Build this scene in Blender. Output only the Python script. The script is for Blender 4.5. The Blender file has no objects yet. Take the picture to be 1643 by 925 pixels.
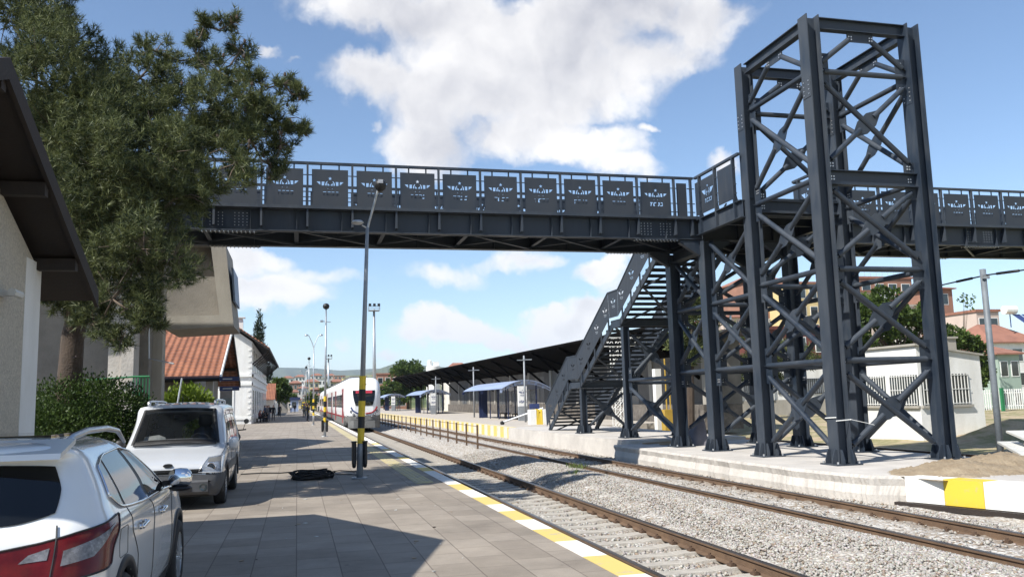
HAZE = 8e-5
import bpy, bmesh, math, random
import numpy as np
from mathutils import Vector, Matrix
random.seed(7); RNG = np.random.default_rng(7)
R = math.radians
S = bpy.context.scene
COL = S.collection
# ------------------------------------------------------------------ camera model (photo is 1643 x 925)
CX, CY, F, EYE = 821.5, 462.5, 1358.5, 1.75
PITCH, YAW, ROLL = R(7.364), R(14.31), R(1.552)
def cam_rows():
    cy, sy = math.cos(YAW), math.sin(YAW); cp, sp = math.cos(PITCH), math.sin(PITCH); cr, sr = math.cos(ROLL), math.sin(ROLL)
    A = np.array([[cy, -sy, 0], [0, 0, -1], [sy, cy, 0]])
    B = np.array([[1, 0, 0], [0, cp, sp], [0, -sp, cp]])
    C = np.array([[cr, sr, 0], [-sr, cr, 0], [0, 0, 1]])
    return C @ B @ A
M3 = cam_rows()
def ray(u, v): return M3.T @ np.array([(u - CX) / F, (v - CY) / F, 1.0])
def at_y(u, v, Y):
    r = ray(u, v); return Vector((r[0] * Y / r[1], Y, EYE + r[2] * Y / r[1]))
def at_x(u, v, X):
    r = ray(u, v); return Vector((X, r[1] * X / r[0], EYE + r[2] * X / r[0]))
def at_z(u, v, Z):
    r = ray(u, v); t = (Z - EYE) / r[2]; return Vector((r[0] * t, r[1] * t, Z))
cam = bpy.data.cameras.new('camera'); co = bpy.data.objects.new('camera', cam); COL.objects.link(co)
m = Matrix.Identity(4)
for i in range(3):
    m[i][0] = M3[0][i]; m[i][1] = -M3[1][i]; m[i][2] = -M3[2][i]
m.translation = Vector((0, 0, EYE)); co.matrix_world = m
cam.sensor_width = 36; cam.lens = 36 * F / 1643; cam.clip_start = 0.05; cam.clip_end = 40000
S.camera = co
# ------------------------------------------------------------------ materials
def new_mat(name):
    mt = bpy.data.materials.new(name); mt.use_nodes = True
    nt = mt.node_tree; b = nt.nodes['Principled BSDF']
    return mt, nt, b
def N(nt, t, **kw):
    n = nt.nodes.new(t)
    for k, v in kw.items():
        if k in n.inputs.keys(): n.inputs[k].default_value = v
        else: setattr(n, k, v)
    return n
def mat(name, col, rough=0.6, metal=0.0, var=0.15, scale=3.0, bump=0.0, bscale=40.0, spec=0.5, detail=5, col2=None, coat=0.0, streak=None):
    mt, nt, b = new_mat(name)
    L = nt.links.new
    tc = N(nt, 'ShaderNodeTexCoord')
    src = tc.outputs['Object']
    if streak:
        mp = N(nt, 'ShaderNodeMapping'); mp.inputs['Scale'].default_value = streak
        L(src, mp.inputs[0]); src2 = mp.outputs[0]
    else: src2 = src
    nz = N(nt, 'ShaderNodeTexNoise', Scale=scale, Detail=detail, Roughness=0.65); L(src2, nz.inputs['Vector'])
    rp = N(nt, 'ShaderNodeValToRGB')
    c2 = col2 if col2 else tuple(min(1, c * (1 + var)) for c in col)
    c1 = col if col2 else tuple(c * (1 - var) for c in col)
    rp.color_ramp.elements[0].position = 0.3; rp.color_ramp.elements[1].position = 0.7
    rp.color_ramp.elements[0].color = (*c1, 1); rp.color_ramp.elements[1].color = (*c2, 1)
    L(nz.outputs['Fac'], rp.inputs[0]); L(rp.outputs[0], b.inputs['Base Color'])
    b.inputs['Roughness'].default_value = rough; b.inputs['Metallic'].default_value = metal
    b.inputs['Specular IOR Level'].default_value = spec
    if coat: b.inputs['Coat Weight'].default_value = coat; b.inputs['Coat Roughness'].default_value = 0.05
    if rough > 0.15 and not coat:
        mr = N(nt, 'ShaderNodeMapRange'); mr.inputs[3].default_value = max(0, rough - 0.12); mr.inputs[4].default_value = min(1, rough + 0.12)
        L(nz.outputs['Fac'], mr.inputs[0]); L(mr.outputs[0], b.inputs['Roughness'])
    if bump:
        n2 = N(nt, 'ShaderNodeTexNoise', Scale=bscale, Detail=4); L(src, n2.inputs['Vector'])
        bp = N(nt, 'ShaderNodeBump', Strength=bump, Distance=0.02); L(n2.outputs['Fac'], bp.inputs['Height'])
        L(bp.outputs[0], b.inputs['Normal'])
    return mt
M = {}
def weathered(name, col, dust, rough=.5, scuff=.64):
    """factory paint with pale dust streaks running down, scuffs and a little rust"""
    mt, nt, b = new_mat(name); L = nt.links.new; tc = N(nt, 'ShaderNodeTexCoord')
    mp = N(nt, 'ShaderNodeMapping'); mp.inputs['Scale'].default_value = (1, 1, .16); L(tc.outputs['Object'], mp.inputs[0])
    n1 = N(nt, 'ShaderNodeTexNoise', Scale=7, Detail=6, Roughness=.7); L(mp.outputs[0], n1.inputs['Vector'])
    n2 = N(nt, 'ShaderNodeTexNoise', Scale=1.1, Detail=4); L(tc.outputs['Object'], n2.inputs['Vector'])
    n3 = N(nt, 'ShaderNodeTexNoise', Scale=23, Detail=8, Roughness=.8); L(tc.outputs['Object'], n3.inputs['Vector'])
    ad = N(nt, 'ShaderNodeMath', operation='ADD'); L(n1.outputs['Fac'], ad.inputs[0]); oi = N(nt, 'ShaderNodeObjectInfo'); am = N(nt, 'ShaderNodeMath', operation='MULTIPLY_ADD'); am.inputs[1].default_value = .30; L(oi.outputs['Random'], am.inputs[0]); a0 = N(nt, 'ShaderNodeMath', operation='ADD'); a0.inputs[1].default_value = -.15; L(n2.outputs['Fac'], a0.inputs[0]); L(a0.outputs[0], am.inputs[2]); L(am.outputs[0], ad.inputs[1])
    r1 = N(nt, 'ShaderNodeMapRange'); r1.inputs[1].default_value = .78; r1.inputs[2].default_value = 1.3; r1.inputs[3].default_value = 0; r1.inputs[4].default_value = .8; L(ad.outputs[0], r1.inputs[0])
    m1 = N(nt, 'ShaderNodeMix', data_type='RGBA'); m1.inputs[6].default_value = (*col, 1); m1.inputs[7].default_value = (*dust, 1); L(r1.outputs[0], m1.inputs[0])
    r2 = N(nt, 'ShaderNodeMapRange'); r2.inputs[1].default_value = scuff; r2.inputs[2].default_value = scuff + .06; r2.inputs[3].default_value = 0; r2.inputs[4].default_value = .75; L(n3.outputs['Fac'], r2.inputs[0])
    m2 = N(nt, 'ShaderNodeMix', data_type='RGBA'); m2.inputs[7].default_value = (.15, .14, .125, 1); L(m1.outputs[2], m2.inputs[6]); L(r2.outputs[0], m2.inputs[0]); L(m2.outputs[2], b.inputs['Base Color'])
    r3 = N(nt, 'ShaderNodeMapRange'); r3.inputs[3].default_value = rough - .15; r3.inputs[4].default_value = rough + .25; L(ad.outputs[0], r3.inputs[0]); r3.inputs[1].default_value = .7; r3.inputs[2].default_value = 1.3; L(r3.outputs[0], b.inputs['Roughness'])
    return mt
M['steel'] = weathered('anthracite_steel', (.017, .026, .041), (.050, .060, .074))
M['steel2'] = weathered('anthracite_sheet', (.020, .028, .041), (.036, .044, .056), .55, .70)
M['galv'] = mat('galvanised_steel', (.42, .44, .46), .4, .6, .2, 6)
M['bolt'] = mat('bolt_zinc', (.55, .56, .57), .35, .7, .1, 9)
M['polegrey'] = mat('grey_pole_paint', (.27, .29, .31), .5, .2, .2, 3)
M['black'] = mat('black_plastic', (.012, .012, .013), .5, 0, .3, 5)
M['rubber'] = mat('rubber', (.018, .018, .019), .8, 0, .3, 8)
M['yellow'] = mat('yellow_paint', (.72, .50, .03), .5, 0, .2, 5)
M['white'] = mat('white_paint', (.78, .78, .75), .6, 0, .08, 3, .05, 30)
M['whitewall'] = mat('white_render', (.62, .61, .57), .85, 0, .09, 1.1, .35, 18, detail=9, streak=(1, 1, .35), col2=(.80, .80, .78))
M['roughplaster'] = mat('rough_plaster', (.50, .455, .375), .9, 0, .28, 38, 1.0, 70)
M['greyplaster'] = mat('grey_plaster', (.24, .225, .20), .9, 0, .2, 1.2, .5, 25)
M['concrete'] = mat('concrete', (.34, .32, .28), .85, 0, .22, 1.1, .35, 25, streak=(1, 1, .3))
M['paleconcrete'] = mat('pale_concrete', (.50, .47, .43), .85, 0, .16, 1.0, .5, 16)
M['wood'] = mat('dark_timber', (.022, .0155, .012), .75, 0, .35, 4, .2, 30, streak=(1, .15, 1))
M['plank'] = mat('timber_plank', (.36, .27, .18), .8, 0, .3, 5, .2, 30, streak=(.3, 1, 1))
M['carwhite'] = mat('pearl_white_car_paint', (.70, .71, .70), .22, 0, .02, 1, coat=1.0)
M['vanwhite'] = mat('silver_white_van_paint', (.56, .58, .60), .3, .15, .03, 1, coat=.8)
M['carglass'] = mat('dark_car_glass', (.006, .007, .008), .03, 0, .1, 1, spec=.45)
M['glass'] = mat('window_glass', (.03, .04, .045), .06, 0, .3, .7, spec=.8)
M['chrome'] = mat('chrome', (.75, .76, .78), .08, 1, .05, 1)
M['alu'] = mat('brushed_aluminium', (.58, .59, .60), .3, .8, .06, 2)
M['redlens'] = mat('red_lamp_lens', (.095, .004, .004), .2, 0, .35, 9, spec=.35)
M['clearlens'] = mat('clear_lamp_lens', (.34, .34, .35), .08, 0, .25, 25, spec=.8, coat=1)
M['suvlens'] = mat('smoky_lens', (.16, .16, .17), .25, 0, .5, 30, spec=.5)
M['amber'] = mat('amber_lens', (.36, .22, .15), .1, 0, .2, 14, coat=1)
M['navy'] = mat('navy_panel', (.014, .024, .075), .45, 0, .12, 2)
M['signpale'] = mat('pale_blue_sign', (.20, .26, .36), .5, 0, .15, 3)
M['signblue'] = mat('sign_blue', (.03, .05, .16), .45, 0, .1, 3)
M['blueroof'] = mat('blue_tinted_roof_sheet', (.30, .36, .50), .4, .1, .15, 1.5, streak=(1, .1, 1))
M['red'] = mat('train_red', (.24, .014, .018), .35, 0, .08, 2)
M['trainwhite'] = mat('train_white', (.74, .75, .75), .3, 0, .05, 1.2)
M['traingrey'] = mat('train_skirt_grey', (.14, .14, .135), .6, 0, .25, 2)
M['blacktimber'] = mat('black_timber', (.0065, .0055, .005), .95, 0, .4, 3, spec=.02, streak=(1, .1, 1))
M['paper'] = mat('printed_paper', (.30, .36, .38), .6, 0, .3, 16, col2=(.72, .74, .70))
M['greyfabric'] = mat('grey_seat_fabric', (.10, .10, .105), .9, 0, .2, 8)
M['vanglass'] = mat('tinted_windscreen', (.012, .014, .016), .03, 0, .1, 1, spec=.5); M['vanglass'].node_tree.nodes['Principled BSDF'].inputs['Alpha'].default_value = .52
M['vanlamp'] = mat('grey_lamp_glass', (.20, .22, .25), .06, 0, .5, 22, spec=.9, coat=1)
M['whwall'] = mat('dark_grey_render', (.15, .14, .125), .9, 0, .3, .9, .3, 14)  # warehouse wall: a darker, mottled grey than the other plaster
M['bumpergrey'] = mat('dark_bumper_plastic', (.060, .064, .072), .65, 0, .15, 5)
M['stonebase'] = mat('rubble_stone', (.13, .115, .10), .95, 0, .5, 2.2, 1.0, 6)
M['cloth_lilac'] = mat('grey_lilac_tarp', (.17, .165, .19), .7, 0, .15, 3)
M['bark'] = mat('bark', (.060, .043, .031), .95, 0, .4, 9, 1.0, 30, streak=(1, 1, .25))
M['twig'] = mat('twig_wood', (.13, .10, .075), .9, 0, .3, 12)
M['dirt'] = mat('bare_earth', (.22, .165, .105), .95, 0, .25, 2.3, .9, 18, col2=(.33, .265, .18))
M['ochre'] = mat('ochre_pipe_paint', (.42, .27, .04), .6, 0, .15, 3)
M['skin'] = mat('skin', (.45, .27, .19), .6, 0, .1, 4)
M['cloth_dark'] = mat('dark_cloth', (.016, .017, .022), .9, 0, .3, 6)
M['cloth_blue'] = mat('blue_cloth', (.05, .08, .16), .9, 0, .3, 6)
M['cloth_red'] = mat('maroon_cloth', (.13, .025, .03), .9, 0, .3, 6)
M['cloth_grey'] = mat('grey_cloth', (.16, .16, .17), .9, 0, .3, 6)
M['cloth_white'] = mat('pale_cloth', (.6, .6, .58), .9, 0, .1, 6)
M['hair'] = mat('dark_hair', (.012, .009, .008), .7, 0, .2, 9)
M['green'] = mat('green_metal', (.015, .16, .06), .5, 0, .2, 3)
M['greybox'] = mat('pale_grey_box', (.55, .55, .52), .6, 0, .1, 2)
M['rail_rust'] = mat('rusty_rail_side', (.105, .066, .042), .85, .1, .3, 4, .3, 40, col2=(.165, .105, .064))
M['rail_top'] = mat('worn_rail_head', (.20, .17, .15), .35, .85, .25, 8, streak=(1, .1, 1))
M['sleeper'] = mat('concrete_sleeper', (.40, .37, .32), .9, 0, .2, 3, .5, 25)
M['clip'] = mat('rusty_clip', (.09, .055, .035), .85, .1, .3, 12)
M['screen_red'] = mat('red_led_sign', (.4, .03, .05), .4)

def leafmat(name, c1, c2, trans=.25, scale=1.2):
    mt, nt, b = new_mat(name); L = nt.links.new
    oi = N(nt, 'ShaderNodeTexCoord')
    nz = N(nt, 'ShaderNodeTexNoise', Scale=scale, Detail=3); L(oi.outputs['Object'], nz.inputs['Vector'])
    wn = N(nt, 'ShaderNodeTexWhiteNoise'); wn.noise_dimensions = '3D'
    g = N(nt, 'ShaderNodeNewGeometry')
    at = N(nt, 'ShaderNodeMath', operation='ADD'); L(nz.outputs['Fac'], at.inputs[0])
    mu = N(nt, 'ShaderNodeMath', operation='MULTIPLY_ADD'); mu.inputs[1].default_value = .5; mu.inputs[2].default_value = -.25
    L(g.outputs['Random Per Island'], mu.inputs[0]); L(mu.outputs[0], at.inputs[1])
    rp = N(nt, 'ShaderNodeValToRGB'); rp.color_ramp.elements[0].position = .25; rp.color_ramp.elements[1].position = .75
    rp.color_ramp.elements[0].color = (*c1, 1); rp.color_ramp.elements[1].color = (*c2, 1)
    L(at.outputs[0], rp.inputs[0]); L(rp.outputs[0], b.inputs['Base Color'])
    b.inputs['Roughness'].default_value = .55; b.inputs['Specular IOR Level'].default_value = .3
    tr = N(nt, 'ShaderNodeBsdfTranslucent'); L(rp.outputs[0], tr.inputs['Color'])
    mx = N(nt, 'ShaderNodeMixShader'); mx.inputs[0].default_value = trans
    L(b.outputs[0], mx.inputs[1]); L(tr.outputs[0], mx.inputs[2])
    L(mx.outputs[0], nt.nodes['Material Output'].inputs['Surface'])
    return mt
M['needle'] = leafmat('pine_needles', (.020, .036, .017), (.175, .20, .075), .25, 5)
M['needle_dark'] = leafmat('dark_needles', (.022, .036, .018), (.055, .075, .03), .15)
M['leaf'] = leafmat('broad_leaves', (.035, .062, .014), (.10, .15, .03), .3, .6)
M['leaf_hedge'] = leafmat('hedge_leaves', (.028, .055, .012), (.075, .12, .025), .25, 1.5)
M['leaf_bright'] = leafmat('bright_leaves', (.12, .19, .02), (.26, .34, .05), .4, 2)
M['cypress'] = leafmat('cypress_leaves', (.014, .028, .014), (.035, .055, .025), .1, 1)
M['grass'] = leafmat('weed_leaves', (.07, .11, .03), (.16, .21, .06), .3, 3)

def tilemat(name, c1, c2, rows=2.9, colw=4.2):
    mt, nt, b = new_mat(name); L = nt.links.new
    tc = N(nt, 'ShaderNodeTexCoord')
    sp = N(nt, 'ShaderNodeSeparateXYZ'); L(tc.outputs['UV'], sp.inputs[0])
    w1 = N(nt, 'ShaderNodeMath', operation='MULTIPLY'); w1.inputs[1].default_value = rows * 6.2832; L(sp.outputs[1], w1.inputs[0])
    s1 = N(nt, 'ShaderNodeMath', operation='SINE'); L(w1.outputs[0], s1.inputs[0])
    w2 = N(nt, 'ShaderNodeMath', operation='MULTIPLY'); w2.inputs[1].default_value = colw * 6.2832; L(sp.outputs[0], w2.inputs[0])
    s2 = N(nt, 'ShaderNodeMath', operation='SINE'); L(w2.outputs[0], s2.inputs[0])
    nz = N(nt, 'ShaderNodeTexNoise', Scale=1.7, Detail=8, Roughness=.75); L(tc.outputs['Object'], nz.inputs['Vector'])
    rp = N(nt, 'ShaderNodeValToRGB'); rp.color_ramp.elements[0].position = .32; rp.color_ramp.elements[1].position = .68
    rp.color_ramp.elements[0].color = (*c1, 1); rp.color_ramp.elements[1].color = (*c2, 1); L(nz.outputs['Fac'], rp.inputs[0])
    L(rp.outputs[0], b.inputs['Base Color'])
    h = N(nt, 'ShaderNodeMath', operation='ADD'); L(s1.outputs[0], h.inputs[0])
    hs = N(nt, 'ShaderNodeMath', operation='MULTIPLY'); hs.inputs[1].default_value = .45; L(s2.outputs[0], hs.inputs[0]); L(hs.outputs[0], h.inputs[1])
    bp = N(nt, 'ShaderNodeBump', Strength=1, Distance=.05); L(h.outputs[0], bp.inputs['Height']); L(bp.outputs[0], b.inputs['Normal'])
    b.inputs['Roughness'].default_value = .85
    return mt
M['rooftile'] = tilemat('clay_roof_tiles', (.20, .074, .042), (.37, .15, .08))
M['roofred'] = mat('far_roof_tiles', (.27, .125, .085), .85, 0, .2, .8, .3, 6)

# ------------------------------------------------------------------ mesh helpers
class MB:
    def __init__(s): s.v = []; s.f = []; s.mi = []; s.uv = {}
    def add(s, vs, fs, mi=0):
        o = len(s.v); s.v += [tuple(v) for v in vs]
        for f in fs: s.f.append([o + i for i in f]); s.mi.append(mi)
        return s
    def box(s, x0, x1, y0, y1, z0, z1, mi=0):
        if x0 > x1: x0, x1 = x1, x0
        if y0 > y1: y0, y1 = y1, y0
        if z0 > z1: z0, z1 = z1, z0
        vs = [(x0, y0, z0), (x1, y0, z0), (x1, y1, z0), (x0, y1, z0), (x0, y0, z1), (x1, y0, z1), (x1, y1, z1), (x0, y1, z1)]
        return s.add(vs, [(0, 3, 2, 1), (4, 5, 6, 7), (0, 1, 5, 4), (1, 2, 6, 5), (2, 3, 7, 6), (3, 0, 4, 7)], mi)
    def frame(s, p0, p1, up=(0, 0, 1)):
        p0, p1 = Vector(p0), Vector(p1); d = (p1 - p0).normalized(); u = Vector(up)
        if abs(d.dot(u)) > .98: u = Vector((0, 1, 0)) if abs(d.y) < .9 else Vector((1, 0, 0))
        a = d.cross(u).normalized(); b = a.cross(d).normalized()
        return p0, p1, a, b
    def bar(s, p0, p1, w, h, mi=0, up=(0, 0, 1)):
        p0, p1, a, b = s.frame(p0, p1, up); vs = []
        for p in (p0, p1):
            for i, j in ((-1, -1), (1, -1), (1, 1), (-1, 1)): vs.append(p + a * (w / 2 * i) + b * (h / 2 * j))
        return s.add(vs, [(0, 3, 2, 1), (4, 5, 6, 7), (0, 1, 5, 4), (1, 2, 6, 5), (2, 3, 7, 6), (3, 0, 4, 7)], mi)
    def tube(s, pts, r, n=8, mi=0, cap=True):
        pts = [Vector(p) for p in pts]; k = len(pts)
        rs = r if isinstance(r, (list, tuple)) else [r] * k
        vs = []; pa = None
        for i, p in enumerate(pts):
            d = (pts[min(i + 1, k - 1)] - pts[max(i - 1, 0)]).normalized()
            if pa is None:
                u = Vector((0, 0, 1)) if abs(d.z) < .95 else Vector((1, 0, 0)); a = d.cross(u).normalized()
            else: a = (pa - d * pa.dot(d)).normalized()
            pa = a; b = d.cross(a)
            for j in range(n):
                t = 2 * math.pi * j / n; vs.append(p + (a * math.cos(t) + b * math.sin(t)) * rs[i])
        fs = []
        for i in range(k - 1):
            for j in range(n): fs.append((i * n + j, i * n + (j + 1) % n, (i + 1) * n + (j + 1) % n, (i + 1) * n + j))
        if cap: fs.append(tuple(range(n - 1, -1, -1))); fs.append(tuple(range((k - 1) * n, k * n)))
        return s.add(vs, fs, mi)
    def prism(s, poly, ext, mi=0):
        """planar polygon (3-D points) extruded by a vector"""
        e = Vector(ext); n = len(poly); vs = [Vector(p) for p in poly] + [Vector(p) + e for p in poly]
        fs = [tuple(range(n - 1, -1, -1)), tuple(range(n, 2 * n))] + [(i, (i + 1) % n, n + (i + 1) % n, n + i) for i in range(n)]
        return s.add(vs, fs, mi)
    def lathe(s, c, prof, n=16, mi=0, axis='z'):
        vs = []
        for r, h in prof:
            for j in range(n):
                t = 2 * math.pi * j / n; x, y = r * math.cos(t), r * math.sin(t)
                p = {'z': (x, y, h), 'x': (h, x, y), 'y': (x, h, y)}[axis]
                vs.append((c[0] + p[0], c[1] + p[1], c[2] + p[2]))
        k = len(prof); fs = []
        for i in range(k - 1):
            for j in range(n): fs.append((i * n + j, i * n + (j + 1) % n, (i + 1) * n + (j + 1) % n, (i + 1) * n + j))
        fs.append(tuple(range(n - 1, -1, -1))); fs.append(tuple(range((k - 1) * n, k * n)))
        return s.add(vs, fs, mi)
    def bolt(s, p, nrm, r=.018, h=.02, mi=1):
        nrm = Vector(nrm).normalized(); p = Vector(p)
        return s.tube([p, p + nrm * h], r, 6, mi)
    def ibeam(s, p0, p1, w, h, tf=.02, tw=.014, mi=0, up=(0, 0, 1)):
        p0, p1, a, b = s.frame(p0, p1, up)
        for k in (1, -1):
            o = b * (k * (h / 2 - tf / 2)); s.bar(p0 + o, p1 + o, w, tf, mi, up)
        s.bar(p0, p1, tw, h - 2 * tf - .002, mi, up); return s
    def build(s, name, mats, parent=None, smooth=False, loc=None):
        me = bpy.data.meshes.new(name); me.from_pydata(s.v, [], s.f)
        if not isinstance(mats, (list, tuple)): mats = [mats]
        for q in mats: me.materials.append(M[q] if isinstance(q, str) else q)
        if len(mats) > 1: me.polygons.foreach_set('material_index', s.mi)
        if smooth: me.shade_smooth()
        me.update()
        return link(name, me, parent, loc)
def link(name, me, parent=None, loc=None):
    o = bpy.data.objects.new(name, me); COL.objects.link(o)
    if parent is not None:
        o.parent = parent
        if loc is None: o.matrix_parent_inverse = parent_inv(parent)
    if loc is not None: o.location = loc
    return o
def parent_inv(p):
    mt = Matrix.Identity(4); q = p
    chain = []
    while q: chain.append(q); q = q.parent
    for q in reversed(chain): mt = mt @ q.matrix_parent_inverse @ q.matrix_basis
    return mt.inverted()
def tag(o, label=None, cat=None, group=None, kind=None):
    if label: o['label'] = label
    if cat: o['category'] = cat
    if group: o['group'] = group
    if kind: o['kind'] = kind
    return o
def empty(name, loc, label=None, cat=None, group=None, rz=0):
    o = bpy.data.objects.new(name, None); COL.objects.link(o); o.location = loc; o.rotation_euler = (0, 0, rz); o.empty_display_size = .2
    return tag(o, label, cat, group)
def setp(c, p):
    inv = c.matrix_parent_inverse.copy(); c.parent = p; c.matrix_parent_inverse = inv
def kids(o): return [c for c in bpy.data.objects if c.parent == o]
_KID = {}
def copy_tree(o, parent=None, index=None):
    if index is None:
        index = {}
        for c in bpy.data.objects:
            if c.parent: index.setdefault(c.parent, []).append(c)
    c = o.copy(); COL.objects.link(c)
    if parent is not None: setp(c, parent)
    for ch in index.get(o, []): copy_tree(ch, c, index)
    return c
def np_mesh(name, V, Fc, mats, parent=None, mi=None, smooth=False):
    """V (n,3), Fc (m,k) faces of equal size"""
    me = bpy.data.meshes.new(name); n, (mm, k) = len(V), Fc.shape
    me.vertices.add(n); me.vertices.foreach_set('co', np.ascontiguousarray(V, dtype=np.float32).ravel())
    me.loops.add(mm * k); me.loops.foreach_set('vertex_index', np.ascontiguousarray(Fc, dtype=np.int32).ravel())
    me.polygons.add(mm); me.polygons.foreach_set('loop_start', np.arange(0, mm * k, k, dtype=np.int32))
    if not isinstance(mats, (list, tuple)): mats = [mats]
    for q in mats: me.materials.append(M[q] if isinstance(q, str) else q)
    if mi is not None: me.polygons.foreach_set('material_index', np.asarray(mi, dtype=np.int32))
    me.update(calc_edges=True)
    if smooth: me.shade_smooth()
    return link(name, me, parent)
def unit(v): return v / (np.linalg.norm(v, axis=-1, keepdims=True) + 1e-9)
def leaves(name, P, D, size, mats, parent=None, aspect=.5, mi=None, spread=1.0):
    """one bent diamond leaf (two triangles) at each point P, long axis near D"""
    n = len(P); D = unit(D + RNG.normal(0, .5 * spread, (n, 3)))
    A = unit(np.cross(D, RNG.normal(0, 1, (n, 3)))); sz = size * RNG.uniform(.6, 1.3, (n, 1))
    Nn = np.cross(D, A)
    V = np.stack([P, P + D * sz * .5 + A * sz * aspect * .5 + Nn * sz * .1, P + D * sz, P + D * sz * .5 - A * sz * aspect * .5 + Nn * sz * .1], 1).reshape(-1, 3)
    Fc = np.arange(4 * n).reshape(n, 4)
    return np_mesh(name, V, Fc, mats, parent, mi)
def sample_ellipsoids(blobs, n, shell=.55):
    """points + outward dirs in a union of ellipsoids (c, rx, ry, rz)"""
    w = np.array([b[1] * b[2] * b[3] for b in blobs]) ** (2 / 3.); w /= w.sum()
    idx = RNG.choice(len(blobs), n, p=w)
    d = unit(RNG.normal(0, 1, (n, 3))); r = shell + (1 - shell) * RNG.uniform(0, 1, (n, 1)) ** .6
    r *= 1 + RNG.normal(0, .08, (n, 1))
    C = np.array([b[0] for b in blobs], float)[idx]; Rr = np.array([b[1:4] for b in blobs], float)[idx]
    return C + d * r * Rr, d
def broad_tree(name, base, blobs, nleaf, leafsize, label, cat='tree', group=None, lm='leaf', trunk_r=.16, limbs=True):
    base = Vector(base); e = empty(name, base, label, cat, group)
    # break every blob into smaller clumps so that the crown has gaps and lumps
    cl = []
    for b in blobs:
        k = 9
        d = unit(RNG.normal(0, 1, (k, 3)))
        for q in d:
            f = RNG.uniform(.5, .95); s_ = RNG.uniform(.28, .5)
            cl.append(((b[0][0] + q[0] * b[1] * f, b[0][1] + q[1] * b[2] * f, b[0][2] + q[2] * b[3] * f), b[1] * s_, b[2] * s_, b[3] * s_))
    P, D = sample_ellipsoids(cl, nleaf, .35)
    leaves('crown', P, D * .6 + np.array([0, 0, .3]), leafsize, lm, e, .6)
    cz = sum(b[0][2] for b in blobs) / len(blobs); cx = sum(b[0][0] for b in blobs) / len(blobs); cyy = sum(b[0][1] for b in blobs) / len(blobs)
    t = MB(); fork = Vector((base.x * .6 + cx * .4, base.y * .6 + cyy * .4, base.z + (cz - base.z) * .55))
    t.tube([base - Vector((0, 0, .1)), base.lerp(fork, .5) + Vector((.05, 0, 0)), fork], [trunk_r * 1.25, trunk_r, trunk_r * .8], 8)
    if limbs:
        for b in cl[::3]:
            q = Vector(b[0]); t.tube([fork - Vector((0, 0, .1)), fork.lerp(q, .5) + Vector((0, 0, -.1)), q], [trunk_r * .5, trunk_r * .3, trunk_r * .1], 5)
    t.build('trunk', 'bark', e, True)
    return e
# ================================================================== WORLD, SUN
SUN_DIR = Vector((-.88, -.42, 1.0)).normalized()            # towards the sun
SUN_EL = math.asin(SUN_DIR.z); SUN_ROT = math.atan2(SUN_DIR.x, SUN_DIR.y)
w = bpy.data.worlds.new('World'); S.world = w; w.use_nodes = True
nt = w.node_tree; L = nt.links.new; bg = nt.nodes['Background']; SKY = 0.112
bg.inputs['Strength'].default_value = SKY
sky = N(nt, 'ShaderNodeTexSky'); sky.sky_type = 'NISHITA'; sky.sun_disc = False
sky.sun_elevation = SUN_EL; sky.sun_rotation = SUN_ROT; sky.air_density = 1.0; sky.dust_density = .15; sky.ozone_density = 1.6; sky.altitude = 900
tc = N(nt, 'ShaderNodeTexCoord'); sx = N(nt, 'ShaderNodeSeparateXYZ'); L(tc.outputs['Generated'], sx.inputs[0])
def mth(op, a, b=None, c=None):
    n = N(nt, 'ShaderNodeMath', operation=op)
    for i, q in enumerate((a, b, c)):
        if q is None: continue
        if isinstance(q, (int, float)): n.inputs[i].default_value = q
        else: L(q, n.inputs[i])
    return n.outputs[0]
az = mth('MULTIPLY', mth('ARCTAN2', sx.outputs[0], sx.outputs[1]), 57.29578)
el = mth('MULTIPLY', mth('ARCSINE', sx.outputs[2]), 57.29578)
cb = N(nt, 'ShaderNodeCombineXYZ'); L(az, cb.inputs[0]); L(el, cb.inputs[1])
wz = N(nt, 'ShaderNodeTexNoise', Scale=.16, Detail=5, Roughness=.6); L(cb.outputs[0], wz.inputs['Vector'])
wv = N(nt, 'ShaderNodeVectorMath', operation='SUBTRACT'); L(wz.outputs['Color'], wv.inputs[0]); wv.inputs[1].default_value = (.5, .5, .5)
ws = N(nt, 'ShaderNodeVectorMath', operation='SCALE'); L(wv.outputs[0], ws.inputs[0]); ws.inputs['Scale'].default_value = 5.0
wp = N(nt, 'ShaderNodeVectorMath', operation='ADD'); L(cb.outputs[0], wp.inputs[0]); L(ws.outputs[0], wp.inputs[1])
BL = [(690, 25, 230, 55, 1), (850, 60, 270, 95, 1.1), (610, 125, 105, 45, .9), (760, 150, 180, 85, 1.1), (900, 140, 200, 75, 1), (700, 220, 110, 60, .9),
      (830, 215, 140, 60, 1), (960, 235, 85, 50, .9), (990, 268, 70, 26, .8), (1110, 40, 100, 50, .8), (930, 25, 220, 60, 1.1), (1040, 100, 120, 50, .85), (560, 20, 110, 30, .7),
      (435, 88, 26, 10, .55), (595, 190, 14, 12, .5), (1150, 262, 42, 24, .7), (1035, 205, 20, 10, .6), (470, 100, 14, 6, .4),
      (400, 470, 150, 40, 1.1), (370, 420, 110, 32, 1.0), (500, 440, 110, 18, .5), (720, 532, 95, 34, 1.25), (700, 515, 60, 26, 1.2), (800, 546, 60, 18, 1.1), (900, 525, 90, 32, 1.25),
      (955, 500, 50, 26, 1.2), (965, 440, 60, 28, 1.1), (830, 423, 75, 22, .85), (690, 440, 130, 22, .35), (1010, 420, 40, 14, .6), (545, 545, 14, 8, .4), (1000, 470, 60, 30, .6), (640, 560, 60, 8, .35)]
acc = None
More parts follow.
